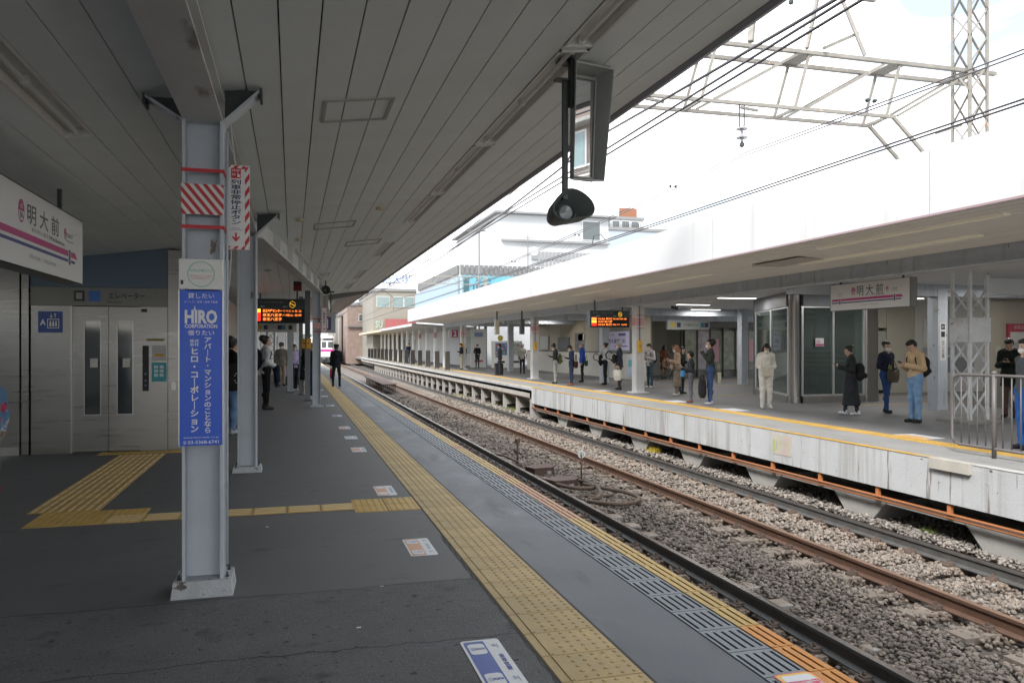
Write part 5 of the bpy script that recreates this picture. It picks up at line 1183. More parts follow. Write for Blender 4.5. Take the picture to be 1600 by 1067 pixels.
MB().add([(-.085, -.006, -.335), (.062, -.006, -.335), (.086, -.006, .33), (-.086, -.006, .33)], [(0, 1, 2, 3)]).build('mirror_glass', mat('mirror_silver', (.80, .83, .84), .02, 1.), mir)
fr2 = MB()
for p_, q_ in (((-.092, .34), (-.090, -.345)), ((.092, .34), (.066, -.345)), ((-.092, .338), (.092, .338)), ((-.090, -.342), (.066, -.342))): fr2.bar((p_[0], -.008, p_[1]), (q_[0], -.008, q_[1]), .012, .016, up=(0, 1, 0))
fr2.build('mirror_frame', flat(.33, .34, .33), mir)
MB().box(-.19, .19, -.05, .05, hh_+.03, hh_+.05).build('mount_plate', M_DKMET, mir); MB().box(-.16, -.13, -.10, -.06, .10, hh_+.04).build('bracket', M_DKMET, mir); MB().box(-.16, .02, -.09, -.07, hh_+.0, hh_+.04).build('bracket', M_DKMET, mir)
hl = empty('hooded_lamp', (1.765, 4.95, 2.45), 'dark clover-shaped hooded lamp on a pole under the mirror', 'lamp')
MB().box(-.017, .017, -.017, .017, .06, .86).build('pole', M_DKMET, hl); MB().box(-.07, .03, -.03, .03, .85, .865).build('mount_plate', M_DKMET, hl)
out = [(1.0, 0.95), (1.05, .5)]
b = MB(); n = 36; prof = []
def lobes(a, r): return r*(1+.16*math.cos(2*(a-.35))+.10*math.cos(3*(a-.35)+2.2))
rings = [(.135, -.20), (.142, -.19), (.125, -.08), (.085, .02), (.06, .05), (.0601, .0), (.09, -.05), (.128, -.19)]
vs = []
for r, y in rings:
    for k in range(n): a = 2*PI*k/n; rr = lobes(a, r); vs.append((rr*math.cos(a), y, rr*math.sin(a)*.88))
m_ = len(rings); b.add(vs, [(i*n+k, i*n+(k+1) % n, ((i+1) % m_)*n+(k+1) % n, ((i+1) % m_)*n+k) for i in range(m_) for k in range(n)])
o = b.build('hood', mat('lamp_hood', (.13, .15, .15), .45, var=.1), hl, 'auto'); o.rotation_euler = (math.radians(-14), 0, math.radians(10)); o.location = (.0, .10, -.035)
o2 = MB().lathe((0, 0, 0), [(.0, -.028), (.045, -.02), (.058, 0), (.06, .03)], 18, axis='y').build('lens', mat('lens_grey', (.22, .25, .26), .15, spec=.8), hl, 'auto'); o2.location = (0, .0, -.03)
o3 = MB().tube([(.062*math.cos(a), -.04, .062*math.sin(a)) for a in np.linspace(PI*1.05, PI*1.95, 9)], .006, 6).build('lens_clip', flat(.06, .07, .07), hl, True); o3.location = (0, 0, -.03)
# ---------------------------------------------------------------- stickers on the platform
def sticker(x0, x1, ya, yb, label, kind):
    t = empty('floor_sticker', ((x0+x1)/2, (ya+yb)/2, .0060 if ya < 5 else .0015), label, 'sticker', 'boarding position stickers'); w, l = x1-x0, yb-ya
    col = dict(blue=(.06, .10, .36), orange=(.62, .34, .20), pale=(.42, .50, .58))[kind]
    wm = mat('sticker_white', (.62, .64, .66), .5, var=.06, vs=8)
    plate(rrect(0, 0, w, l, .02), (0, 0, 0), XR, YR, wm, t, 'sticker_film', .0015)
    plate(rrect(-w*.17, 0, w*.52, l*.93, .012), (0, 0, 0), XR, YR, flat(*col), t, 'colour_field', .0028)
    for k, (dy, nn) in enumerate(((l*.30, '10' if kind == 'blue' else '8'), (-l*.30, '8' if kind == 'blue' else '10'))):
        plate(rrect(-w*.17, dy, w*.42, l*.22, .022), (0, 0, 0), XR, YR, wm, t, 'number_field', .0038)
        if ya < 7:
            text(nn, (-w*.10, dy, 0), w*.13, l*.09, (0, -1, 0), XR, flat(.08, .10, .34), t, off=.0045, thick=.03)
            text('両編成 電車', (-w*.28, dy, 0), w*.05*4, l*.02*2, (0, -1, 0), XR, flat(.2, .22, .4), t, off=.0045)
    if ya < 7:
        text(vtext('乗車位置'), (w*.32, 0, 0), w*.15*.9, l*.32, XR, YR, flat(*[c_*.9 for c_ in (.08, .10, .36)]) if kind == 'blue' else flat(.3, .42, .5), t, off=.003, thick=.03)
        for sg in (-1, 1):
            b = MB(); z = .003
            for q in range(3): b.bar((w*(.24+.0), l*(sg*.33+.0+.02*q), z), (w*(.36-.02*q), l*(sg*.33+.01+.02*q), z), .012*w*2, .0006)
            b.bar((w*.38, l*(sg*.33-.03), z), (w*.38, l*(sg*.33+.05), z), .02*w, .0006); b.build('hand_mark', flat(.3, .33, .5), t)
    else:
        quad((w*.33, 0, 0), w*.14, l*.5, XR, YR, flat(.3, .4, .5), t, 'caption_block', .003)
for a in ((.83, 1.03, 3.33, 3.94, 'blue and white boarding sticker at the bottom edge beside the tactile strip', 'blue'),
          (.835, 1.035, 5.65, 6.16, 'orange and white boarding sticker, larger one nearer the camera', 'orange'),
          (.845, 1.045, 8.02, 8.58, 'orange and white boarding sticker just beyond the yellow cross path', 'orange'),
          (.845, 1.045, 11.4, 11.93, 'pale orange boarding sticker, third beyond the cross path', 'orange'),
          (.845, 1.045, 13.0, 13.45, 'small pale blue boarding sticker in mid platform', 'pale'),
          (.845, 1.045, 14.6, 15.1, 'small pale orange boarding sticker beyond the blue one', 'orange'),
          (.845, 1.045, 17.2, 17.65, 'blue bordered boarding sticker before the third column', 'blue'),
          (.845, 1.045, 20.2, 20.7, 'blue bordered boarding sticker level with the third column', 'blue'),
          (.845, 1.045, 24.0, 24.5, 'distant pale boarding sticker behind the third column', 'pale'),
          (.845, 1.045, 27.5, 28.0, 'distant pale boarding sticker near the station officer', 'pale')): sticker(*a)
t = empty('edge_warning_sticker', (2.235, 2.98, .0062), 'red bordered white warning sticker on the platform edge at the bottom', 'sticker')
plate(rrect(0, 0, .20, .34, .03), (0, 0, 0), XR, YR, mat('sticker_red', (.60, .10, .08), .5, var=.2, vs=20), t, 'sticker_border', .001)
b_ = [(x*.94, y*.94) for x, y in rrect(0, 0, .20, .34, .03)]; plate(b_, (0, 0, 0), XR, YR, flat(.70, .45, .08), t, 'sticker_border', .0018)
plate([(x*.84, y*.88) for x, y in b_], (0, 0, 0), XR, YR, MATS['sticker_white'], t, 'sticker_film', .0026)
text('あぶない', (0, .05, 0), .06, .22, (0, -1, 0), XR, flat(.65, .05, .12), t, off=.0034, thick=.04)
for (y0, dx) in ((10.8, 0), (16.5, .1), (24.7, .05), (7.9, 0), (19.4, 0)):
    t = empty('floor_sticker', (10.15, y0, .003), {10.8: 'white floor sticker by the lattice mast base on the opposite platform', 16.5: 'pale floor sticker at the feet of the woman in white', 24.7: 'white sticker near the feet of the man with the tote bag', 7.9: 'orange framed sticker behind the railing at the far right', 19.4: 'white floor sticker beside the boy on the opposite platform'}[y0], 'sticker', 'stickers on the opposite platform')
    MB().box(-.22, .22, -.35, .35, -.001, .001).build('sticker_film', MATS['sticker_white'], t); quad((-.1, 0, .001), .2, .6, XR, YR, flat(.65, .36, .12) if y0 in (7.9, 10.8) else flat(.5, .52, .6), t, 'colour_field', .001)
# ---------------------------------------------------------------- trackside things
M_HOSE = mat('hose_brown', (.14, .10, .075), .8, var=.2, vs=9, bump=.3)
M_BOXB = mat('iron_box_brown', (.12, .075, .06), .7, var=.2, vs=6, bump=.3)
for x, y, s_, lab in ((4.98, 14.15, 1., 'rusty brown track box in front, beside the white 01 marker'), (5.05, 15.7, .95, 'rusty brown track box behind the other one')):
    t = empty('track_box', (x, y, -1.2), lab, 'track box', 'rusty boxes between the tracks', rz=.35)
    b = MB(); po = [(-.28, -.16), (.10, -.24), (.30, -.12), (.30, .14), (.05, .24), (-.28, .18)]
    b.prism([(p[0]*s_, p[1]*s_) for p in po], 'z', 0, .16); put('box_shell', fixn(b.mesh('box_shell', M_BOXB)), t)
    l = MB(); l.prism([(p[0]*s_*1.08, p[1]*s_*1.08) for p in po], 'z', .16, .19); put('lid', fixn(l.mesh('lid', M_BOXB)), t); MB().box(.0, .1, -.245, -.21, .05, .11).build('latch', flat(.4, .38, .36), t)
t = empty('marker_post', (5.42, 14.25, -1.2), 'round white 01 marker on a short rusty post between the tracks', 'marker'); MB().tube([(0, 0, 0), (0, 0, .62)], .016, 6).build('post', M_RUST, t, True)
o = MB().lathe((0, 0, .62), [(.075, 0), (.075, -.008)], 20, axis='y').build('disc', M_SWHITE, t); text('01', (0, -.012, .62), .075, .085, XR, ZU, flat(.02, .02, .02), t, thick=.01)
t = empty('rusty_post', (4.72, 16.3, -1.2), 'rusty brown post with knob and cable hood left of the track boxes', 'post'); MB().tube([(0, 0, 0), (0, 0, .70)], .022, 6).build('post', M_BOXB, t, True); MB().bbox(-.05, .05, -.05, .05, .62, .72, .015).build('cap', M_RUST, t); MB().bbox(-.14, .08, -.1, .1, 0, .2, .03).build('foot_box', M_BOXB, t)
hoses = [[(4.55, 15.3, -1.05), (4.62, 14.3, -1.04), (4.9, 13.5, -1.04), (5.25, 13.2, -1.02), (5.55, 13.4, -1.03), (5.65, 14.2, -1.05), (5.6, 14.6, -1.08)],
         [(5.3, 13.6, -1.0), (5.6, 13.0, -1.0), (6.0, 12.6, -1.03), (6.1, 12.1, -1.05), (5.8, 11.7, -1.06), (5.3, 11.6, -1.06), (4.95, 11.9, -1.07), (4.8, 12.2, -1.09)],
         [(5.5, 13.3, -.98), (5.35, 12.7, -1.02), (5.1, 12.3, -1.05), (4.9, 12.35, -1.08)], [(5.7, 12.7, -1.08), (5.2, 12.6, -1.08), (4.85, 12.8, -1.08), (4.7, 12.7, -1.09)],
         [(4.7, 16.2, -.98), (4.4+.3, 17.3, -1.0), (4.72, 18.2, -1.08), (4.8, 18.8, -1.12)]]
for i, h_ in enumerate(hoses):
    pts = [Vector((5.0+(p[0]-5.0)*.68, 13.4+(p[1]-13.4)*.8, p[2]-.03)) if i < 4 else Vector(p) for p in h_]; out = []
    for k in range(len(pts)-1):
        p0, p1, p2, p3 = pts[max(0, k-1)], pts[k], pts[k+1], pts[min(len(pts)-1, k+2)]
        for u in (0, .25, .5, .75): out.append(.5*((2*p1)+(-p0+p2)*u+(2*p0-5*p1+4*p2-p3)*u*u+(-p0+3*p1-3*p2+p3)*u**3))
    out.append(pts[-1])
    MB().tube(out, .036 if i < 3 else .028, 8).build('cable_hose', M_HOSE, None, True, label=('thick brown hose curling left of the front track box', 'thick brown hose looping right towards the rail', 'short thick hose crossing the hose loop', 'thin hose lying flat below the loop', 'brown hose arching over from the rusty post')[i], cat='hose', group='brown cable hoses between the tracks')
t = empty('wooden_platform', (5.45, 0, 0), 'low brown plank platform on posts between the tracks in the distance', 'platform')
for k in range(12): MB().box(-.42, .38, 45.2+k*.98, 45.2+k*.98+.95, -.74, -.68).build('plank', M_BOXB, t)
for k in range(12):
    for x in (-.36, .3): MB().box(x-.03, x+.03, 45.3+k*.95, 45.38+k*.95, -1.2, -.741).build('leg', M_BOXB, t)
# tufts of weeds
def tuft(x, y, z, r, n, c, label, h=.22):
    b = MB()
    for k in range(n):
        a = RNG.uniform(0, 2*PI); d = r*math.sqrt(RNG.rand()); hx = RNG.uniform(.5, 1)*h; px, py = x+d*math.cos(a), y+d*math.sin(a)*1.4; la = RNG.uniform(0, 2*PI); le = RNG.uniform(.2, .7)*hx; w = .008
        b.add([(px-w, py, z), (px+w, py, z), (px+le*math.cos(la)*.5+w*.6, py+le*math.sin(la)*.5, z+hx*.65), (px+le*math.cos(la), py+le*math.sin(la), z+hx), (px+le*math.cos(la)*.5-w*.6, py+le*math.sin(la)*.5, z+hx*.65)], [(0, 1, 2, 3, 4)])
    b.build('weeds', mat('weed_%d' % int(c[0]*999), c, .7, var=.3, vs=20), kind='stuff')
tuft(8.75, 31.0, -1.2, .45, 500, (.20, .24, .07), 'g'); tuft(8.7, 34.0, -1.2, .35, 260, (.24, .24, .08), 'g'); tuft(8.6, 40.0, -1.2, .6, 400, (.28, .26, .09), 'g'); tuft(8.75, 21.5, -1.2, .16, 160, (.16, .30, .06), 'g', .16); tuft(8.62, 17.6, -1.2, .13, 240, (.50, .38, .04), 'y', .26); tuft(8.75, 9.1, -1.15, .10, 70, (.22, .30, .08), 'g', .1)
# railing on the opposite platform
M_RAILP = mat('railing_paint', (.13, .12, .115), .5, .1, var=.1, vs=4)
rl = empty('platform_railing', (9.15, 0, 0), 'brown-grey tubular railing at the right end of the opposite platform', 'railing')
MB().tube([(.02, 9.08, .16), (.02, 9.12, .22), (.02, 9.12, 1.02), (.02, 9.08, 1.09), (.02, 9.0, 1.12), (.02, 8.3, 1.125), (.02, 6.6, 1.12)], .021, 8).build('top_rail', M_RAILP, rl, True)
MB().tube([(.02, 9.08, .16), (.02, 9.0, .13), (.02, 6.6, .13)], .022, 8).build('bottom_rail', M_RAILP, rl, True)
for y in (8.42, 6.9): MB().tube([(.02, y, 0), (.02, y, 1.15)], .03, 10).build('post', M_RAILP, rl, True); MB().ell((.02, y, 1.16), (.04, .04, .03)).build('post_cap', M_RAILP, rl, True)
bme = MB().tube([(.02, 0, .14), (.02, 0, 1.11)], .010, 6).mesh('baluster', M_RAILP, True)
y = 8.96
while y > 6.7:
    if abs(y-8.42) > .06: put('baluster', bme, rl, (0, y, 0))
    y -= .135
# gates / barrier boards far along the opposite edge
gm_ = MB(); gm_.box(-.02, .02, 0, .95, .05, 1.18)
M_GATE = mat('gate_grey', (.20, .195, .19), .6, var=.1, vs=3); gme = gm_.mesh('barrier_panel', M_GATE)
y = 47.0; k = 0
names_ = ['first', 'second', 'third', 'fourth', 'fifth', 'sixth', 'seventh', 'eighth', 'ninth', 'tenth', 'eleventh', 'twelfth', 'thirteenth', 'fourteenth', 'fifteenth']
while k < 15:
    t = empty('barrier', (9.0, y, 0), '%s grey barrier panel counted away from the camera along the opposite edge' % names_[k], 'barrier', 'grey barrier panels at the opposite platform edge')
    o = put('barrier_panel', gme, t); o.rotation_euler = (0, 0, -.5); 
    for d in (.05, .85): MB().box(-.03+d*.48, .03+d*.48, d*.87-.02, d*.87+.02, 0, .06).build('foot', M_DKMET, t)
    y += 3.6; k += 1
# ---------------------------------------------------------------- opposite concourse
M_BEIGE = mat('wall_beige', (.40, .37, .30), .6, var=.07, vs=1.2); M_BEIGED = mat('wall_beige_dark', (.34, .30, .22), .6, var=.07)
M_CREAM = mat('wall_cream', (.56, .54, .49), .6, var=.05); M_FRAME = mat('frame_silver', (.55, .57, .57), .35, .6, var=.05)
M_GLS = mat('waiting_room_glass', (.45, .58, .55), .02, spec=.9, trans=.88)
wr = empty('waiting_room', (0, 0, 0), 'glazed waiting room with rounded stainless corner on the opposite platform', 'room')
CXx, CY = 12.83, 17.95
MB().lathe((CXx+.12, CY+.12, 0), [(.16, 0), (.16, .14), (.14, .15), (.14, 2.60), (.15, 2.62), (.15, 2.97)], 20).build('corner_post', M_STAIN, wr, 'auto')
def gface(A, B, panes, m=M_GLS):
    A = Vector((*A, 0)); B = Vector((*B, 0)); d = (B-A).normalized(); Ln = (B-A).length
    b = MB(); b.bar(A+Vector((0, 0, .09)), B+Vector((0, 0, .09)), .14, .18); b.build('plinth', M_STAIN, wr)
    b = MB(); b.bar(A+Vector((0, 0, 2.78)), B+Vector((0, 0, 2.78)), .14, .38); b.build('header_panel', mat('header_bluegrey', (.22, .235, .26), .5, var=.06), wr)
    for k in range(panes):
        p, q_ = A+d*(Ln*k/panes+.03), A+d*(Ln*(k+1)/panes-.03)
        b = MB(); b.bar(p+Vector((0, 0, 1.38)), q_+Vector((0, 0, 1.38)), .012, 2.36); b.build('pane', m, wr)
    for k in range(panes+1):
        p = A+d*Ln*k/panes; b = MB(); b.bar(p+Vector((0, 0, .18)), p+Vector((0, 0, 2.59)), .06, .07); b.build('mullion', M_FRAME, wr)
    for z in (.20, 2.57):
        b = MB(); b.bar(A+Vector((0, 0, z)), B+Vector((0, 0, z)), .05, .05); b.build('rail', M_FRAME, wr)
gface((CXx+.28, CY+.02), (15.05, CY+.02), 2); gface((CXx+.04, CY+.25), (14.1, 21.6), 2)
MB().bbox(15.08, 15.5, CY-.08, CY+.4, 0, 2.97, .03).build('end_pillar', M_STAIN, wr)
nt_ = quad((13.62, CY-.02, 1.62), .26, .22, XR, ZU, flat(.62, .60, .62), wr, 'notice', .02); quad((13.62, CY-.02, 1.55), .24, .06, XR, ZU, flat(.35, .05, .18), wr, 'notice_band', .023); text('注意', (13.57, CY-.02, 1.64), .12, .08, XR, ZU, flat(.35, .05, .15), wr, off=.024)
MB().box(14.15, 15.4, 21.7, 21.85, 0, 2.97).build('rear_wall', mat('room_wall', (.10, .12, .115), .6, var=.1), wr); MB().box(15.35, 15.45, 18.4, 21.7, 0, 2.97).build('side_wall', MATS['room_wall'], wr)
for k in range(4): MB().bbox(13.75+k*.42, 14.1+k*.42, 20.2, 20.6, .38, .84, .03).build('seat', flat(.12, .16, .2), wr)
MB().box(13.7, 15.3, 20.3, 20.5, .1, .37).build('seat_base', M_DKMET, wr)
cw = empty('concourse_wall', (0, 0, 0), 'beige panelled concourse wall with a dark doorway beside the waiting room', 'wall')
for x0, x1, z0, z1, m in ((15.5, 17.6, 0, 2.97, M_BEIGE), (18.5, 19.6, 0, 2.97, M_BEIGE), (17.6, 18.5, 2.1, 2.97, M_BEIGE), (19.6, 24.5, 0, 2.97, M_CREAM)): MB().box(x0+.006, x1-.006, 21, 21.2, z0, z1).build('wall_panel', m, cw)
MB().box(17.6, 18.5, 21.15, 21.3, 0, 2.1).build('doorway', flat(.06, .07, .07), cw); MB().box(18.0, 18.45, 20.97, 20.99, .1, 2.0).build('door_leaf', flat(.30, .30, .26), cw)
for x, z, w_, h_, c_ in ((17.15, 1.5, .22, .40, (.5, .35, .3)), (17.15, 1.0, .2, .3, (.35, .3, .2)), (20.6, 2.0, 1.3, .8, (.62, .62, .58)), (20.6, 1.35, 1.4, .25, (.3, .32, .34)), (21.0, .9, 2., .5, (.2, .2, .2))): quad((x, 21, z), w_, h_, XR, ZU, flat(*c_), cw, 'notice', .01)
rw = empty('beige_wall', (0, 0, 0), 'beige wall with a red framed route map at the far right', 'wall')
MB().box(16.75, 26, 15.5, 15.7, .9, 2.97).build('upper_wall', mat('wall_taupe', (.34, .31, .25), .6, var=.06), rw); MB().box(16.75, 26, 15.49, 15.7, 0, .9).build('lower_wall', mat('wall_grey_low', (.20, .19, .18), .6, var=.08), rw)
MB().box(17.25, 19.6, 15.44, 15.488, .45, 2.08).build('map_frame', flat(.32, .03, .06), rw); quad((18.42, 15.44, 1.2), 2.2, 1.35, XR, ZU, flat(.50, .49, .46), rw, 'route_map', .003)
for k in range(7): quad((17.55+.28*k, 15.437, 1.45-.06*(k % 3)), .18, .34-.04*(k % 2), XR, ZU, flat(*[(.3, .33, .36), (.45, .38, .3), (.3, .4, .32)][k % 3]), rw, 'map_field', .003)
text('駅周辺案内図', (17.75, 15.44, 1.99), .6, .09, XR, ZU, flat(.6, .5, .5), rw, off=.002); quad((17.0, 15.5, 1.38), .16, .30, XR, ZU, flat(.42, .40, .34), rw, 'notice', .01)
MB().box(16.0, 17.6, 15.0, 15.45, .42, .48).build('bench_seat', flat(.4, .4, .38), None, label='pale bench ledge below the wall at the far right', cat='bench') if False else None
lw = empty('low_wall', (0, 0, 0), 'cream waist-high wall with beige panels above along the back of the platform', 'wall')
MB().box(14.7, 14.95, 30.8, 48.5, 0, 1.18).build('lower_wall', M_CREAM, lw); MB().box(14.69, 14.97, 30.8, 48.5, 1.18, 1.24).build('coping', flat(.12, .11, .10), lw)
for k in range(9): MB().box(14.9, 14.98, 30.8+k*1.97, 30.8+(k+1)*1.97-.03, 1.24, 2.97).build('wall_panel', M_BEIGED if k % 3 else M_BEIGE, lw)
for y, w_, z0, z1, c_ in ((41.0, 1.9, 1.3, 2.0, (.10, .11, .11)), (44.6, 1.6, 1.3, 2.1, (.45, .46, .44)), (38.8, 1.2, 1.3, 2.2, (.10, .10, .10)), (38.6, .9, 1.8, 2.15, (.5, .48, .4))): MB().box(14.84, 14.895, y, y+w_, z0, z1).build('window', flat(*c_), lw)
bb = empty('billboard', (14.62, 34.2, 1.72), 'lilac framed billboard on the back wall below the orange departure board', 'billboard')
MB().box(0, .06, -1.9, 1.9, -.5, .52).build('frame', flat(.16, .2, .18), bb); quad((0, 0, 0.03), 3.6, .86, (0, -1, 0), ZU, mat('bill_lilac', (.50, .46, .66), .5, var=.03), bb, 'panel', .003)
BN = flat(.06, .05, .2); text('青木産婦人科', (0, -.4, .02), 2.0, .22, (0, -1, 0), ZU, BN, bb, off=.005, thick=.02); text('駅前徒歩三分 明大前駅', (0, .6, .32), 1.5, .09, (0, -1, 0), ZU, BN, bb, off=.005); quad((0, -1.0, .32), .8, .12, (0, -1, 0), ZU, BN, bb, 'label', .005); quad((0, -.9, -.22), 1.5, .05, (0, -1, 0), ZU, BN, bb, 'line', .005)
lp = empty('low_poster', (14.6, 32.1, .55), 'pale blue poster standing low behind the woman with the white top', 'poster'); MB().box(0, .05, -.5, .5, -.4, .5).build('poster_panel', flat(.45, .50, .66), lp); quad((0, 0, .2), .7, .3, (0, -1, 0), ZU, flat(.1, .4, .42), lp, 'print', .003)
for i, (x, lab) in enumerate(((13.35, 'left white drinks vending machine behind the suited man with the suitcase'), (14.35, 'right white vending machine left of the low cream wall'))):
    t = empty('vending_machine', (x, 50, 0), lab, 'vending machine', 'vending machines'); MB().bbox(-.46, .46, 0, .8, .05, 1.83, .02).build('cabinet', M_WHITE, t); quad((-.0, 0, 1.3), .8, .8, XR, ZU, flat(.12, .2, .4) if i == 0 else flat(.5, .52, .5), t, 'display_window', .01)
    for r_ in range(3):
        for k in range(7): MB().lathe((-.32+k*.105, -.02, 1.0+r_*.24), [(.03, 0), (.03, .12), (.015, .15)], 8).build('bottle', flat(*[(.6, .5, .1), (.1, .3, .5), (.5, .1, .1), (.6, .6, .6), (.1, .4, .2)][(k+r_) % 5]), t)
    quad((0, 0, .45), .5, .14, XR, ZU, flat(.03, .03, .03), t, 'dispensing_slot', .01)
wb = empty('notice_board', (13.0, 53.5, 0), 'tall white panel with red print left of the vending machines', 'board'); MB().box(-.9, .2, 0, .1, 0, 2.7).build('panel', M_WHITE, wb); quad((-.35, 0, .45), .6, .14, XR, ZU, flat(.6, .1, .15), wb, 'print', .003); quad((-.35, 0, 2.3), .6, .3, XR, ZU, flat(.3, .4, .6), wb, 'print', .003)
sf_ = empty('shopfront', (0, 0, 0), 'dark framed shopfront with posters at the back of the concourse', 'shop')
MB().box(18.2, 28, 34.2, 34.4, 0, 2.97).build('rear_wall', flat(.20, .2, .18), sf_)
for k in range(9): MB().box(18.3+k*.7, 18.94+k*.7, 34.10, 34.12, .35, 2.25).build('pane', mat('shop_pane%d' % (k % 3), [(.30, .33, .26), (.42, .38, .42), (.24, .26, .22)][k % 3], .15, var=.3, vs=3), sf_)
for k in range(10): MB().box(18.24+k*.7, 18.3+k*.7, 34.05, 34.15, 0, 2.4).build('mullion', flat(.04, .045, .04), sf_)
for x in (19.9, 22.0): quad((x, 34.1, 1.3), .5, 1.1, XR, ZU, flat(.55, .30, .33), sf_, 'poster', .01)
MB().box(18.2, 28, 33.95, 34.15, 2.4, 2.75).build('shutter_box', flat(.12, .12, .11), sf_)
rb = empty('rear_concourse_wall', (0, 0, 0), 'long beige back wall of the concourse left of the shopfront', 'wall')
for k in range(5): MB().box(15.0+k*.9, 15.88+k*.9, 36.5, 36.7, 0, 2.97).build('wall_panel', M_BEIGE, rb)
MB().box(15.0, 19.5, 36.45, 36.495, 0, 1.15).build('dado', M_CREAM, rb)
hr = empty('stair_handrail', (0, 0, 0), 'dark slanted stair handrail beside the woman in the brown coat', 'railing')
for k in range(5): MB().tube([(15.6+k*.18, 31.5, .0), (15.9+k*.18, 31.5, .75)], .015, 5).build('bar', M_DKMET, hr)
MB().tube([(15.5, 31.5, .1), (16.9, 31.5, .85)], .022, 6).build('handrail', M_DKMET, hr)
gs = empty('guide_sign', (14.0, 25.6, 2.28), 'grey hanging direction sign right of the thick white column', 'sign'); MB().box(-.95, .75, 0, .12, -.17, .17).build('sign_board', flat(.30, .32, .31), gs)
for x, c_ in ((-.75, (.5, .35, .03)), (-.5, (.03, .03, .04)), (.45, (.05, .15, .2)), (.62, (.05, .05, .1))): quad((x, 0, 0), .15, .17, XR, ZU, flat(*c_), gs, 'pictogram', .002)
text('井の頭線のりかえ', (0, 0, 0), .6, .09, XR, ZU, flat(.05, .05, .05), gs, off=.002)
t = empty('platform_number_sign', (10.9, 52.5, 2.35), 'white hanging sign with red number 2 far along the opposite platform', 'sign'); MB().box(-.6, .6, 0, .1, -.3, .3).build('sign_board', flat(.55, .56, .55), t); quad((-.15, 0, 0), .42, .5, XR, ZU, flat(.35, .04, .12), t, 'number_panel', .003); text('2', (-.15, 0, 0), .22, .38, XR, ZU, M_SWHITE, t, off=.006, thick=.03)
cam_ = empty('security_camera', (11.9, 22.9, 2.78), 'small dark security camera under the inner ceiling right of the thick column', 'camera'); MB().tube([(-.1, 0, 0), (.1, -.1, -.05)], .045, 8).build('camera_body', M_DKMET, cam_, True); MB().tube([(-.05, 0, .0), (-.05, 0, .2)], .012, 5).build('stem', M_WHITE, cam_, True)
for x, y, lab in ((9.3, 35.6, 'cream equipment box with yellow horn hanging from the opposite canopy'), (10.2, 34.5, 'dark box on the column with hazard band')):
    t = empty('hanging_box', (x, y, 2.5), lab, 'box'); MB().bbox(-.1, .1, -.12, .12, -.45, .25, .015).build('box_shell', flat(.50, .46, .36) if x < 10 else flat(.12, .12, .11), t); MB().box(-.03, .03, -.03, .03, .25, .65).build('hanger', M_DKMET, t)
    if x < 10: MB().lathe((.12, -.1, -.62), [(.14, -.08), (.08, 0), (.03, .1)], 12, axis='y').build('horn', flat(.4, .36, .05), t, 'auto')
# far white wall and posts along the opposite platform
fw = empty('far_building', (0, 0, 0), 'long white platform building behind the barrier panels in the distance', 'building')
for k in range(12): MB().box(13.0, 13.2, 56.5+k*4, 60.4+k*4, 0, 3.0).build('wall_panel', mat('far_white', (.40, .40, .39), .6, var=.05), fw)
for k in range(12): MB().box(12.93, 12.995, 57.4+k*4, 58.9+k*4, .9, 2.2).build('window', flat(.22, .27, .27), fw)
for k in range(14):
    t = empty('far_post', (10.2, 53.5+k*3.6, 0), 'slim white canopy post number %s beyond the tall fascia' % ('one two three four five six seven eight nine ten eleven twelve thirteen fourteen'.split()[k]), 'post', 'slim white posts of the far canopy')
    MB().box(-.09, .09, -.09, .09, 0, 2.9).build('post_shaft', M_WHITE, t); MB().box(-.1, .1, -.12, .12, 2.1, 2.5).build('hazard_band', flat(.55, .3, .3) if k in (1, 3) else M_WHITE, t)
fc = empty('far_canopy', (0, 0, 0), 'thin low white canopy continuing beyond the tall fascia', 'canopy roof')
fm = MB(); fm.prism([(8.4, 2.95), (13.2, 2.75), (13.2, 2.9), (8.4, 3.15)], 'y', 56.6, 78); put('roof_slab', fixn(fm.mesh('roof_slab', M_FASC)), fc); fm = MB(); fm.prism([(8.4, 2.9), (13.2, 2.75), (13.2, 2.9), (8.4, 3.1)], 'y', 78.1, 103); put('roof_slab', fixn(fm.mesh('roof_slab', mat('far_roof_cream', (.62, .52, .36), .6))), fc)
# unseen near platform back wall, added and sized to dim the left side
bw = empty('added_back_wall', (0, 0, 0), 'unseen grey back wall added to dim the left of the near platform', 'wall')
for k in range(7): MB().box(-6.2, -6.0, Y0+k*3, Y0+k*3+2.97, 0, 2.1).build('wall_panel', mat('backwall_grey', (.34, .34, .33), .6, var=.06), bw)
# ---------------------------------------------------------------- train
tn = empty('train', (4.35, 113, -1.0), 'white commuter train with magenta band waiting far down the near track', 'train')
TW = mat('train_white', (.72, .72, .70), .35); MB().bbox(-1.4, 1.4, 0, 60, .95, 3.95, .25).build('car_body', TW, tn)
quad((0, 0, 1.85), 2.75, .32, XR, ZU, flat(.55, .03, .25), tn, 'magenta_band', .02)
for x, w_ in ((-.92, .72), (0, .6), (.92, .72)): quad((x, 0, 2.65), w_, .85, XR, ZU, M_GLASS, tn, 'window', .02)
quad((0, 0, 3.42), 2.5, .28, XR, ZU, flat(.02, .02, .03), tn, 'destination_panel', .02); quad((-.4, 0, 3.42), .6, .16, XR, ZU, flat(.5, .5, .55), tn, 'destination_text', .03)
for x in (-1.0, 1.0): MB().lathe((x, -.03, 1.45), [(.12, 0), (.12, .04)], 12, axis='y').build('headlight', flat(.7, .7, .65), tn)
MB().bbox(-1.2, 1.2, .1, 1.5, .25, .95, .1).build('skirt', flat(.06, .06, .06), tn); MB().bbox(-.25, .25, -.35, .1, .55, .85, .04).build('coupler', flat(.1, .1, .1), tn)
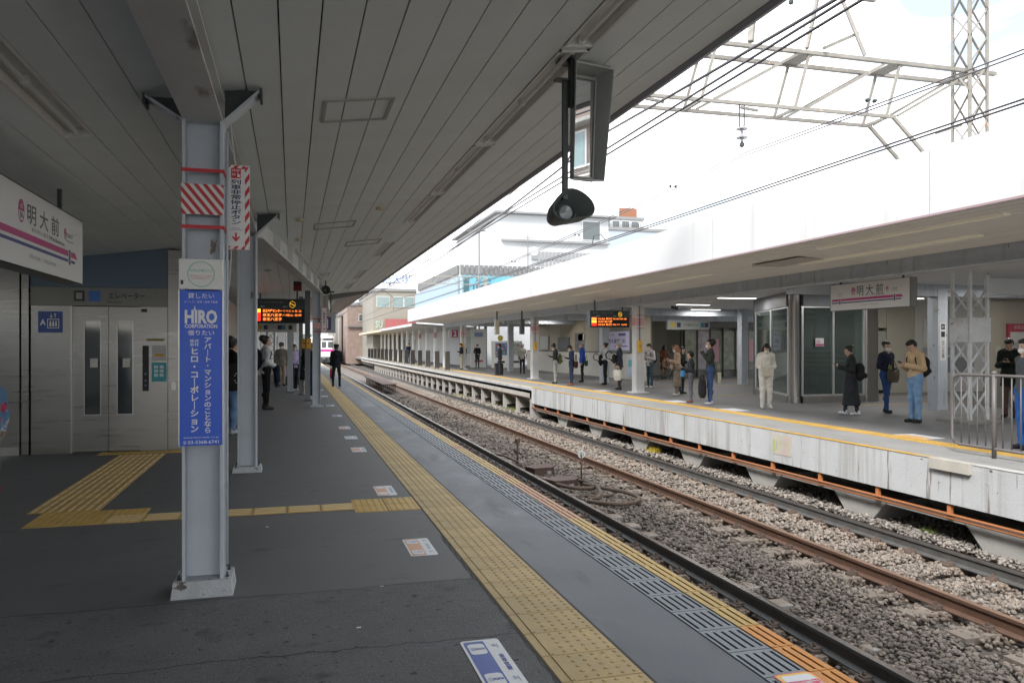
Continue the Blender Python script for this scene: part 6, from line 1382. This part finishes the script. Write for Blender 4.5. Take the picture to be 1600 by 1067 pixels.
# ---------------------------------------------------------------- buildings behind
def building(label, x0, x1, y0, y1, z0, z1, m, wins=(), side=(), parapet=True, name='building'):
    t = empty(name, (0, 0, 0), label, 'building')
    MB().box(x0, x1, y0, y1, z0, z1).build('wall', m, t)
    if parapet: MB().box(x0-.15, x1+.15, y0-.15, y1+.15, z1, z1+.35).build('roof', mat('parapet_pale', (.2, .2, .2), .7), t)
    for (a, b_, c_, d, mm) in wins:
        o = MB().box(a, b_, y0-.06, y0-.02, c_, d).build('window', M_FRAME, t)
        n = max(1, int(round((b_-a)/1.4)))
        for k in range(n): MB().box(a+(b_-a)*k/n+.08, a+(b_-a)*(k+1)/n-.08, y0-.09, y0-.061, c_+.08, d-.08).build('pane', mm, o)
    for (a, b_, c_, d, mm) in side:
        o = MB().box(x0-.06, x0-.02, a, b_, c_, d).build('window', M_FRAME, t); MB().box(x0-.09, x0-.061, a+.1, b_-.1, c_+.08, d-.08).build('pane', mm, o)
    return t
BW = mat('building_white', (.46, .47, .48), .7, var=.04, vs=.3); BB = mat('building_pale_blue', (.24, .32, .40), .6, var=.04); BG = mat('building_ivory', (.22, .205, .175), .7, var=.04); BR = mat('brick_brown', (.22, .16, .135), .8, var=.2, vs=2, bump=.3)
GL1 = mat('far_glass', (.05, .065, .07), .1, spec=.8); GL2 = mat('far_glass_pale', (.18, .25, .26), .12); LV = mat('louver_grey', (.15, .15, .15), .6)
B1 = building('white commercial building with a pale blue beer sign along its upper storey', 12.65, 31, 60, 82, -1, 7.9, BW, parapet=False)
for k in range(46): MB().box(12.7+k*.39, 12.95+k*.39, 59.82, 59.95, 7.15, 7.85).build('louver', LV, B1)
for k in range(40): MB().box(12.45, 12.6, 60.1+k*.5, 60.42+k*.5, 7.15, 7.85).build('louver', LV, B1)
MB().box(12.5, 12.6, 60, 82, 5.3, 6.9).build('side_band', BB, B1); 
for k in range(40): MB().box(12.45, 12.6, 60.1+k*.5, 60.42+k*.5, 4.45, 4.85).build('louver', LV, B1)
MB().box(12.85, 26, 59.8, 59.9, 5.6, 7.0).build('sign_panel', mat('sign_aqua', (.12, .34, .42), .5, var=.03), B1); SG = flat(.03, .10, .12)
quad((13.15, 59.8, 6.3), .45, 1.2, XR, ZU, SG, B1, 'sign_block', .02)
text('スピール', (14.5, 59.8, 6.72), 1.3, .38, XR, ZU, SG, B1, off=.02, thick=.02); text('190円', (14.45, 59.8, 6.05), 1.5, .72, XR, ZU, flat(.06, .07, .12), B1, off=.02, thick=.02)
text('3・6・5 酒場', (18.6, 59.8, 6.35), 5.0, .95, XR, ZU, SG, B1, off=.02, thick=.04)
MB().box(11.3, 11.42, 59, 59.1, -1, 11.5).build('lamp_pole', LV, None, label='tall thin pole in front of the white building with the aqua sign', cat='pole') if False else None
B2 = building('tall white building with a narrow dark window near its roof', 19.7, 31.5, 75, 95, -1, 14.6, BW, [(28.6, 30.6, 12.3, 14.3, GL1)])
MB().box(19.2, 32.2, 74.3, 96, 14.65, 14.85).build('roof_slab', flat(.2, .2, .2), B2); MB().box(20, 31.5, 74.6, 74.9, 11.9, 12.1).build('ledge', flat(.2, .2, .2), B2)
MB().box(23.0, 29.8, 73.6, 74.9, 9.0, 9.3).build('balcony_slab', flat(.2, .2, .2), B2)
for k in range(16): MB().box(23.4+k*.4, 23.65+k*.4, 73.5, 73.56, 8.4, 10.8).build('louver', flat(.2, .2, .2), B2)
MB().box(23.2, 29.6, 74.9, 74.98, 10.2, 11.0).build('window', flat(.30, .31, .32), B2)
B3 = building('pale blue-white building with dark balconies right of the tall white one', 28.5, 52, 90, 110, -1, 15.9, mat('building_bluewhite', (.32, .36, .40), .6), [(29.2, 31.8, 11.4, 13.6, GL1), (29.6, 31.4, 13.9, 14.6, LV)])
for k in range(13): MB().box(29.2+k*.2, 29.3+k*.2, 89.6, 89.65, 10.6, 11.9).build('baluster', LV, B3)
B4 = building('rooftop row of grey windows with an orange sign above', 35.6, 42.8, 90.6, 104, 14, 17.35, BW, [(35.9+k*1.3, 37.0+k*1.3, 16.3, 17.2, GL1) for k in range(5)])
MB().box(40.0, 42.4, 91.6, 91.8, 17.8, 19.0).build('orange_sign', mat('sign_orange', (.24, .10, .05), .6), B4)
for k in range(24): MB().box(36+k*.27, 36.08+k*.27, 90.1, 90.14, 16.2, 16.8).build('baluster', LV, B4)
B5 = building('ivory building with a red banner and blue roof lettering in the distance', 9.4, 15.2, 95, 115, -1, 8.1, BG, [(9.8, 11.4, 6.2, 7.5, GL2), (11.8, 14.4, 6.2, 7.5, GL2)], parapet=True)
MB().box(10.8, 15.5, 94.7, 94.85, 3.1, 4.75).build('red_banner', mat('banner_red', (.26, .075, .08), .6), B5); text('SU', (10.1, 94.85, 4.1), .8, .8, XR, ZU, flat(.3, .45, .4), B5, off=.05)
text('明治大学', (11.8, 96, 9.6), 4.6, 1.1, XR, ZU, flat(.10, .20, .50), B5, thick=.02)
B6 = building('brown brick building with a dark opening far down the line', 7.4, 11.0, 110, 130, -1, 7.1, BR, [(8.9, 10.6, 4.9, 5.9, GL1)]); MB().box(7.4, 11, 109.6, 109.9, 4.1, 4.3).build('ledge', LV, B6)
B7 = building('narrow brown striped building left of the brick one', 5.9, 7.2, 120, 135, -1, 6.0, BG, [(6.1, 6.4, 0, 5.5, BR), (6.7, 7.0, 0, 5.5, BR)])
building('low white house with grey roof near the train', 5.4, 9.4, 150, 160, -1, 4.2, BW, [(7.5, 8.6, 1.0, 3.0, GL1)])
building('small grey-roofed house behind the train', -2.5, 5.2, 165, 175, -1, 6.5, mat('house_grey', (.28,.29,.29), .7), [(-1, .8, 2.5, 4, GL1), (2.0, 4.0, 2.6, 4.0, GL1)])
building('distant white apartment house beyond the end of the line', 1.0, 8.0, 185, 200, -1, 9.5, BW, [(2+k*2, 3.2+k*2, 3, 4.6, GL1) for k in range(3)]+[(2+k*2, 3.2+k*2, 6.3, 7.9, GL1) for k in range(3)])
building('pale low building filling the gap left of the train', -8, -.5, 120, 140, -1, 5.2, mat('house_cream', (.30,.28,.25), .7), [(-6, -4, 1.5, 3, GL1), (-3, -1, 1.5, 3, GL1)])
# rooftop aerials and machines on the white buildings
for i, (x, y, z, lab) in enumerate(((22.5, 76, 10.9, 'satellite dishes and aerials above the white building with the aqua sign'), (44.5, 96, 15.5, 'thin rooftop aerial above the far right building'))):
    t = empty('aerial', (x, y, z), lab, 'aerial'); MB().tube([(0, -2, -2.6), (0, -2, 1.6)], .05, 5).build('mast', LV, t)
    for k in range(3): MB().tube([(-.7+.1*k, -2, .6+.35*k), (.7-.1*k, -2, .6+.35*k)], .03, 4).build('aerial_bar', LV, t)
    MB().lathe((.6, -2.1, 0), [(.45, 0), (.2, .12), (.02, .15)], 12, axis='y').build('dish', flat(.5, .5, .5), t, 'auto')
t = empty('street_pole', (13.75, 58, 0), 'tall thin grey pole crossing the aqua sign of the white building', 'pole'); MB().tube([(0, 0, 0), (0, 0, 10.3)], .07, 6).build('shaft', LV, t, True); MB().tube([(-.9, 0, 10.2), (.5, 0, 10.3)], .04, 5).build('arm', LV, t, True)
# brick block seen in the platform mirror, behind the camera
B8 = building('brown brick apartment block beside the line behind the camera, seen in the mirror', 27, 42, -30, 4, -1, 22, BR)
for k in range(7):
    for j in range(6):
        o = MB().box(26.9, 26.98, -28.6+k*4.6, -26.2+k*4.6, 1.2+j*3.3, 3.2+j*3.3).build('window', M_WHITE, B8)
        for q_ in range(2): MB().box(26.85, 26.9, -28.5+k*4.6+q_*1.15, -27.45+k*4.6+q_*1.15, 1.3+j*3.3, 3.1+j*3.3).build('pane', GL2, o)
for j in range(6):
    MB().box(26.2, 26.95, -30, 4, .1+j*3.3, .3+j*3.3).build('balcony_slab', M_CONC, B8)
    for q_ in range(3): MB().box(26.2, 26.25, -30, 4, .5+j*3.3+.25*q_, .56+j*3.3+.25*q_).build('balcony_rail', M_WHITE, B8)
# ---------------------------------------------------------------- people, opposite platform
def A(deg): return math.radians(deg)
GO = 'passengers waiting on the opposite platform'; L_ = -90   # facing -X (to the tracks)
BK = (.015, .013, .012)
def cloth_col(*a): return a
p = person(9.57, 66.5, A(150), 1.72, 'distant person in navy jacket and jeans beside the barrier panels', top=(.02, .025, .06), legs=(.08, .14, .28), armr='down', arml='down', mask=False, vox=.03, group=GO)
p = person(10.45, 49.0, A(-100), 1.68, 'far person in dark top and pale trousers beside the far white column', top=(.03, .03, .04), legs=(.4, .36, .28), vox=.03, group=GO)
p = person(12.2, 52.0, A(180), 1.62, 'far dark figure standing by the white wall left of the far column', top=(.02, .02, .02), vox=.03, armr='front', arml='front', group=GO)
p = person(11.5, 53.0, A(150), 1.60, 'far figure in black next to another dark figure under the number 2 sign', top=(.015, .015, .015), vox=.03, group=GO)
p = person(10.4, 39.2, A(-72), 1.62, 'man in grey suit with white mask holding a dark suitcase near the vending machines', top=(.06, .065, .08), legs=(.06, .065, .08), armr='front', arml='front', tilt=.1, vox=.022, group=GO)
t = empty('suitcase', (10.35, 39.25, 0), 'dark wheeled suitcase at the feet of the man in the grey suit', 'suitcase'); MB().bbox(-.22, .22, -.14, .14, .05, .62, .04).build('case_shell', flat(.02, .02, .025), t)
for sx in (-.17, .17): MB().lathe((sx, 0, .03), [(.03, -.15), (.03, .15)], 8, axis='y').build('wheel', flat(.01, .01, .01), t)
p = person(12.0, 40.5, A(20), 1.60, 'person in pale grey jumper and cap walking away near the vending machines', top=(.33, .32, .29), legs=(.025, .025, .03), armr='swing', arml='down', tilt=.1, stride=.1, hair=(.2, .19, .18), mask=False, hat=((.25, .24, .22), 'cap'), vox=.022, group=GO)
p = person(10.28, 29.97, A(-72), 1.60, 'young man in charcoal jacket and pale grey trousers bent over his phone', top=(.045, .045, .05), legs=(.34, .34, .32), shoe=(.02, .02, .02), tilt=.75, style='puff', vox=.017, group=GO, legr=1.15)
phone(p, 'phone held by the young man in pale grey trousers'); backpack(p, (.10, .14, .05), 'small olive green backpack on the man in pale grey trousers', 1.6, (.28, .16, .46), z=1.05)
p = person(10.38, 28.35, A(-85), 1.55, 'man in navy suit with tan shoes looking down at his phone', top=(.035, .05, .09), legs=(.035, .05, .09), shoe=(.30, .09, .03), sole=(.3, .1, .03), tilt=.6, inner=(.6, .6, .62), vox=.017, group=GO, hem=.80)
phone(p, 'phone held by the man in the navy suit'); tote(world(p, (-.2, -.12, 1.22)), p.rotation_euler[2], (.06, .02, .02), 'dark red shoulder bag behind the man in the navy suit', .26, .08, .25, 'shoulder_bag', .3)
p = person(11.73, 30.72, A(-68), 1.68, 'grey-haired man in bright blue jacket and dark trousers', top=(.03, .08, .36), legs=(.03, .03, .035), hair=(.28, .27, .26), armr='down', arml='down', tilt=.08, wide=1.15, vox=.017, group=GO, hem=.80)
tote(world(p, (-.17, -.16, 1.15)), p.rotation_euler[2], (.03, .07, .05), 'dark green shoulder bag on the man in the bright blue jacket', .32, .1, .22, 'shoulder_bag', .25)
p = person(11.83, 28.46, A(-66), 1.64, 'woman in white top and black trousers holding a black bag in front', top=(.62, .63, .62), legs=(.015, .02, .018), shoe=(.01, .01, .01), style='bun', female=True, armr='chest', arml='front', tilt=.05, vox=.017, group=GO, legr=1.1)
backpack(p, (.02, .02, .02), 'black bag carried in front by the woman in the white top', 1.64, (.30, .18, .48), front=True, z=1.0)
p = person(10.93, 25.03, A(-74), 1.66, 'older man in navy jacket and pale cap holding a white tote bag', top=(.035, .04, .06), legs=(.06, .055, .05), hair=(.3, .29, .28), hat=((.42, .41, .38), 'cap'), armr='bag', arml='bag', tilt=.05, vox=.016, group=GO, hem=.80)
tote(handpos(p, 1), p.rotation_euler[2]+.6, (.70, .68, .60), 'white tote bag held by the older man in the pale cap', .34, .1, .36, 'tote_bag', .16); backpack(p, (.03, .025, .025), 'dark bag slung at the front of the older man in the pale cap', 1.66, (.26, .16, .34), front=True, z=1.1)
p = person(12.50, 25.89, A(L_-20), 1.60, 'man in white shirt half hidden behind the thick white column', top=(.5, .48, .48), legs=(.05, .08, .10), shoe=(.5, .5, .5), tilt=.3, vox=.018, group=GO); backpack(p, (.02, .02, .02), 'black backpack on the man half hidden by the thick column', 1.6)
p = person(16.45, 32.6, A(10), 1.55, 'woman in long brown coat walking away at the back of the concourse', top=(.11, .045, .025), legs=(.25, .17, .10), coat=(.48, .2), female=True, style='bob', armr='down', arml='swing', stride=.12, tilt=.1, mask=False, vox=.02, group=GO)
p = person(11.37, 21.66, A(-75), 1.55, 'woman in beige jacket and long taupe skirt reading her phone', top=(.42, .30, .22), legs=(.22, .18, .14), shoe=(.6, .55, .5), hair=(.22, .10, .05), style='mid', female=True, skirt=(1, .30, .19), tilt=.45, vox=.016, group=GO, sleeve='long', hem=.9)
phone(p, 'phone held by the woman in the beige jacket'); backpack(p, (.40, .30, .24), 'pale pink shoulder bag of the woman in the beige jacket', 1.5, (.26, .12, .2), front=True, z=1.0)
p = person(11.9, 22.4, A(150), 1.5, 'dark-haired person mostly hidden behind the woman in beige', top=(.03, .03, .035), style='mid', vox=.02, mask=False, group=GO)
p = person(10.32, 18.88, A(-62), 1.36, 'boy in dark grey jumper and grey trousers with brown shoes', top=(.045, .05, .055), legs=(.12, .12, .14), shoe=(.16, .07, .05), hair=BK, child=True, armr='front', arml='phone', tilt=.05, mask=False, vox=.015, group=GO, turn=.2)
MB().bbox(-.05, .05, -.03, .03, -.09, .07, .012).build('blue_bottle', mat('bottle_blue', (.05, .25, .5), .3), None, loc=(10.0, 18.75, .80), label='small blue bottle held by the boy in grey', cat='bottle')
p = person(10.45, 18.1, A(-68), 1.68, 'man in dark green-grey jacket and jeans standing behind the boy', top=(.05, .058, .052), legs=(.05, .09, .20), shoe=(.42, .42, .44), style='puff', armr='down', arml='up', tilt=.02, vox=.015, group=GO, hem=.80, sleeve='long')
tote(handpos(p, 1)[:2]+(.78,), p.rotation_euler[2], (.02, .02, .022), 'black backpack dangling from the hand of the man with the boy', .34, .12, .50, 'hand_bag', .1, round_=True)
tote(world(p, (.10, -.22, 1.08)), p.rotation_euler[2], (.55, .53, .42), 'cream tote bag on the shoulder of the man with the boy', .28, .08, .28, 'tote_bag', .25)
p = person(11.13, 16.65, A(-158), 1.60, 'woman dressed all in white looking down beside the waiting room', top=(.72, .69, .62), legs=(.72, .69, .62), shoe=(.68, .66, .62), style='bob', female=True, armr='front', arml='front', tilt=.6, vox=.014, group=GO, legr=1.22, wide=1.12, sleeve='long', hem=.82)
c_ = world(p, (.02, .20, .93)); t = empty('hand_bag', c_, 'small cream box bag held by the woman in white', 'bag', rz=p.rotation_euler[2]+.2); MB().bbox(-.16, .16, -.05, .05, -.12, .08, .02).build('bag_body', cloth((.62, .58, .48)), t); MB().box(-.02, .02, -.055, -.05, -.10, .06).build('clasp', flat(.1, .08, .07), t); MB().tube([(-.14, 0, .06), (-.1, -.03, .3), (.1, -.03, .3), (.14, 0, .06)], .007, 5).build('handle', cloth((.5, .45, .36)), t, True)
p = person(11.92, 14.6, A(-58), 1.53, 'woman in long charcoal dress and white trainers using her phone', top=(.028, .03, .034), legs=(.045, .048, .056), shoe=(.62, .62, .64), style='bun', female=True, coat=(.24, .27), tilt=.45, vox=.014, group=GO, stride=.13, sleeve='long', mask=False, slim=1.05)
phone(p, 'phone held by the woman in the long charcoal dress'); backpack(p, (.02, .02, .022), 'large black backpack on the woman in the long charcoal dress', 1.53, (.34, .22, .46), z=1.06)
p = person(13.03, 14.8, A(172), 1.62, 'young man in navy cardigan and yellow-green shirt with crossed legs', top=(.018, .022, .045), inner=(.38, .40, .16), legs=(.03, .07, .19), shoe=(.02, .02, .025), style='puff', armr='front', arml='down', tilt=.15, vox=.014, group=GO, stance=.05, stride=.06, turn=.4)
tote(world(p, (-.02, .17, 1.22)), p.rotation_euler[2], (.10, .085, .06), 'dark patterned shoulder bag across the young man in the navy cardigan', .30, .09, .30, 'shoulder_bag', .22); phone(p, 'phone held by the young man in the navy cardigan')
p = person(11.95, 12.79, A(-88), 1.66, 'young man in beige and white jacket and light blue jeans reading his phone', top=(.55, .40, .24), inner=(.72, .70, .66), legs=(.20, .33, .52), shoe=(.03, .03, .03), tilt=.6, vox=.013, group=GO, sleeve='long', mask=False, wide=1.05, legr=1.12, hem=.93)
phone(p, 'phone held by the young man in the beige and white jacket'); backpack(p, (.025, .02, .02), 'dark backpack on the young man in the beige and white jacket', 1.66, (.30, .18, .46), z=1.14)
p = person(14.7, 13.1, A(-118), 1.70, 'man all in black with bare calves beside the lattice mast reading a phone', top=(.014, .02, .016), legs=(.10, .06, .05), shoe=(.02, .02, .02), tilt=.6, coat=(.68, .2), vox=.015, group=GO, mask=False, sleeve='long', wide=1.1); phone(p, 'phone held by the man all in black')
p = person(10.42, 9.02, A(-75), 1.62, 'person in grey top, white mask and bright blue trousers cut by the right edge', top=(.09, .10, .11), legs=(.03, .12, .38), shoe=(.01, .01, .015), style='short', female=True, armr='down', arml='down', tilt=.0, vox=.013, group=GO, legr=1.3)
# ---------------------------------------------------------------- people, near platform
GN = 'passengers standing on the near platform'
p = person(-1.02, 14.33, A(60), 1.66, 'person in black hoodie, black shoulder bag and blue jeans between the first two columns', top=(.013, .013, .014), legs=(.14, .24, .40), shoe=(.50, .50, .50), tilt=.35, style='puff', armr='chest', arml='down', vox=.012, group=GN, mask=False, sleeve='long', wide=1.12, legr=1.15, hood=True)
t2 = tote(world(p, (.22, .02, 1.36)), p.rotation_euler[2]+PI/2, (.014, .014, .015), 'black shoulder bag with a white ring print on the person in the hoodie', .44, .10, .46, 'shoulder_bag', .14)
b = MB(); n_ = Vector((1, 0, 0))
for k in range(16):
    a = 2*PI*k/16
    if k % 4: b.box(.11*math.cos(a)-.008, .11*math.cos(a)+.008, -.105, -.100, -.38+.11*math.sin(a)-.008, -.38+.11*math.sin(a)+.008)
b.build('ring_print', flat(.5, .5, .5), t2)
p = person(-1.35, 15.1, A(40), 1.66, 'second dark-haired person just behind the one in the black hoodie', top=(.02, .02, .022), tilt=.1, style='puff', vox=.014, group=GN, mask=False)
p = person(-.60, 19.57, A(75), 1.76, 'young man in white shirt and black trousers with a black backpack', top=(.56, .58, .60), legs=(.012, .012, .013), shoe=(.04, .04, .04), sole=(.6, .6, .6), tilt=.02, style='puff', armr='front', arml='front', vox=.013, group=GN, mask=False, stance=.08, hem=.84, sleeve='long')
backpack(p, (.018, .02, .024), 'black backpack on the young man in the white shirt', 1.76, (.32, .18, .52), z=1.16)
t = empty('folded_jacket', world(p, (.0, .24, .92)), 'dark navy jacket hanging over the arm of the young man in white', 'jacket', rz=p.rotation_euler[2])
V, Q, Mi = surface([cap((-.16, 0, .08), (.16, 0, .08), .06, .06, 0, .03), cap((-.10, .02, .08), (-.12, .05, -.35), .07, .05, 0, .04), cap((.05, .0, .08), (.08, .03, -.22), .08, .06, 0, .04)], .016, 0); put('jacket_cloth', to_mesh('jacket_cloth', V, Q, Mi, [cloth((.02, .03, .06))]), t)
p = person(-.38, 31.0, A(178), 1.63, 'older man in grey-beige jacket and khaki trousers facing the camera', top=(.20, .19, .165), inner=(.30, .29, .27), legs=(.30, .25, .18), shoe=(.02, .02, .02), hat=((.10, .09, .08), 'cap'), hair=(.1, .1, .1), armr='down', arml='down', tilt=.1, vox=.017, group=GN, sleeve='long', hem=.78, legr=1.1)
p = person(.08, 27.6, A(155), 1.57, 'woman in lilac hooded top and black trousers wearing a white mask', top=(.40, .36, .58), legs=(.012, .012, .014), shoe=(.5, .5, .48), style='mid', female=True, armr='front', arml='front', tilt=.0, vox=.016, group=GN, hood=True, legr=1.2, sleeve='long', stride=.08)
p = person(.36, 25.2, A(75), 1.53, 'woman in dark green-black dress with pale stockings beside the slim post', top=(.015, .022, .028), legs=(.55, .50, .46), shoe=(.5, .48, .45), style='mid', female=True, coat=(.52, .2), armr='front', arml='chest', tilt=.2, vox=.016, group=GN)
tote(world(p, (-.2, .0, 1.2)), p.rotation_euler[2], (.02, .03, .028), 'dark shoulder bag of the woman in the dark dress', .34, .1, .3, 'shoulder_bag', .25)
p = person(.50, 23.0, A(60), 1.60, 'person in dark blue clothes mostly hidden by the third steel column', top=(.02, .035, .085), legs=(.02, .035, .085), shoe=(.5, .5, .5), armr='phone', vox=.018, group=GN, style='short')
p = person(1.60, 29.85, A(8), 1.56, 'station officer in black uniform and cap standing on the tactile strip', top=(.013, .014, .020), legs=(.013, .014, .020), shoe=(.01, .01, .01), hat=((.012, .012, .015), 'staff'), armr='front', arml='down', tilt=.0, vox=.016, group=GN, mask=False, hem=.78, stance=.13, wide=1.1, style='short')
hp_ = handpos(p, 1); t = empty('rolled_flag', (hp_[0], hp_[1], hp_[2]-.05), 'rolled red signal flag in the left hand of the station officer', 'flag'); MB().tube([(0, 0, 0), (0, 0, -.62)], .008, 5).build('stick', M_DKMET, t, True); MB().tube([(0, 0, -.02), (0, .0, -.15), (0, 0, -.38), (0, 0, -.45)], [.015, .045, .035, .01], 8).build('flag_cloth', flat(.42, .02, .06), t, True)
p = person(-3.0, 9.2, A(-60), 1.30, 'child in blue patterned sweater and red shoes cut by the left edge', top=(.15, .25, .42), legs=(.28, .28, .27), shoe=(.50, .03, .07), sole=(.6, .5, .5), child=True, armr='down', arml='down', vox=.012, mask=False, group=GN, sleeve='long')
pt = mat('cloth_patterned', (.12, .24, .42), .85, var=.2, vs=8, spots=[((.5, .5, .55), 9, .52, .02, (1, 1, 1)), ((.5, .06, .10), 8, .60, .02, (1, 1.2, .8)), ((.02, .02, .10), 11, .62, .02, (1, .8, 1))])
for ch in p.children:
    if ch.name.startswith('body'): ch.data.materials[2] = pt
# ---------------------------------------------------------------- litter and small marks
t = None
for i, (x, y) in enumerate(((-.9, 8.6), (.55, 5.0), (.35, 4.3), (-.2, 6.9))):
    MB().box(-.012, .012, -.008, .008, 0, .004).build('paper_scrap', M_SWHITE, None, loc=(x, y, .001), label='tiny white paper scrap on the asphalt %s' % ('near the yellow tactile corner', 'beside the tactile strip', 'close to the blue sticker', 'right of the nearest column')[i], cat='litter')
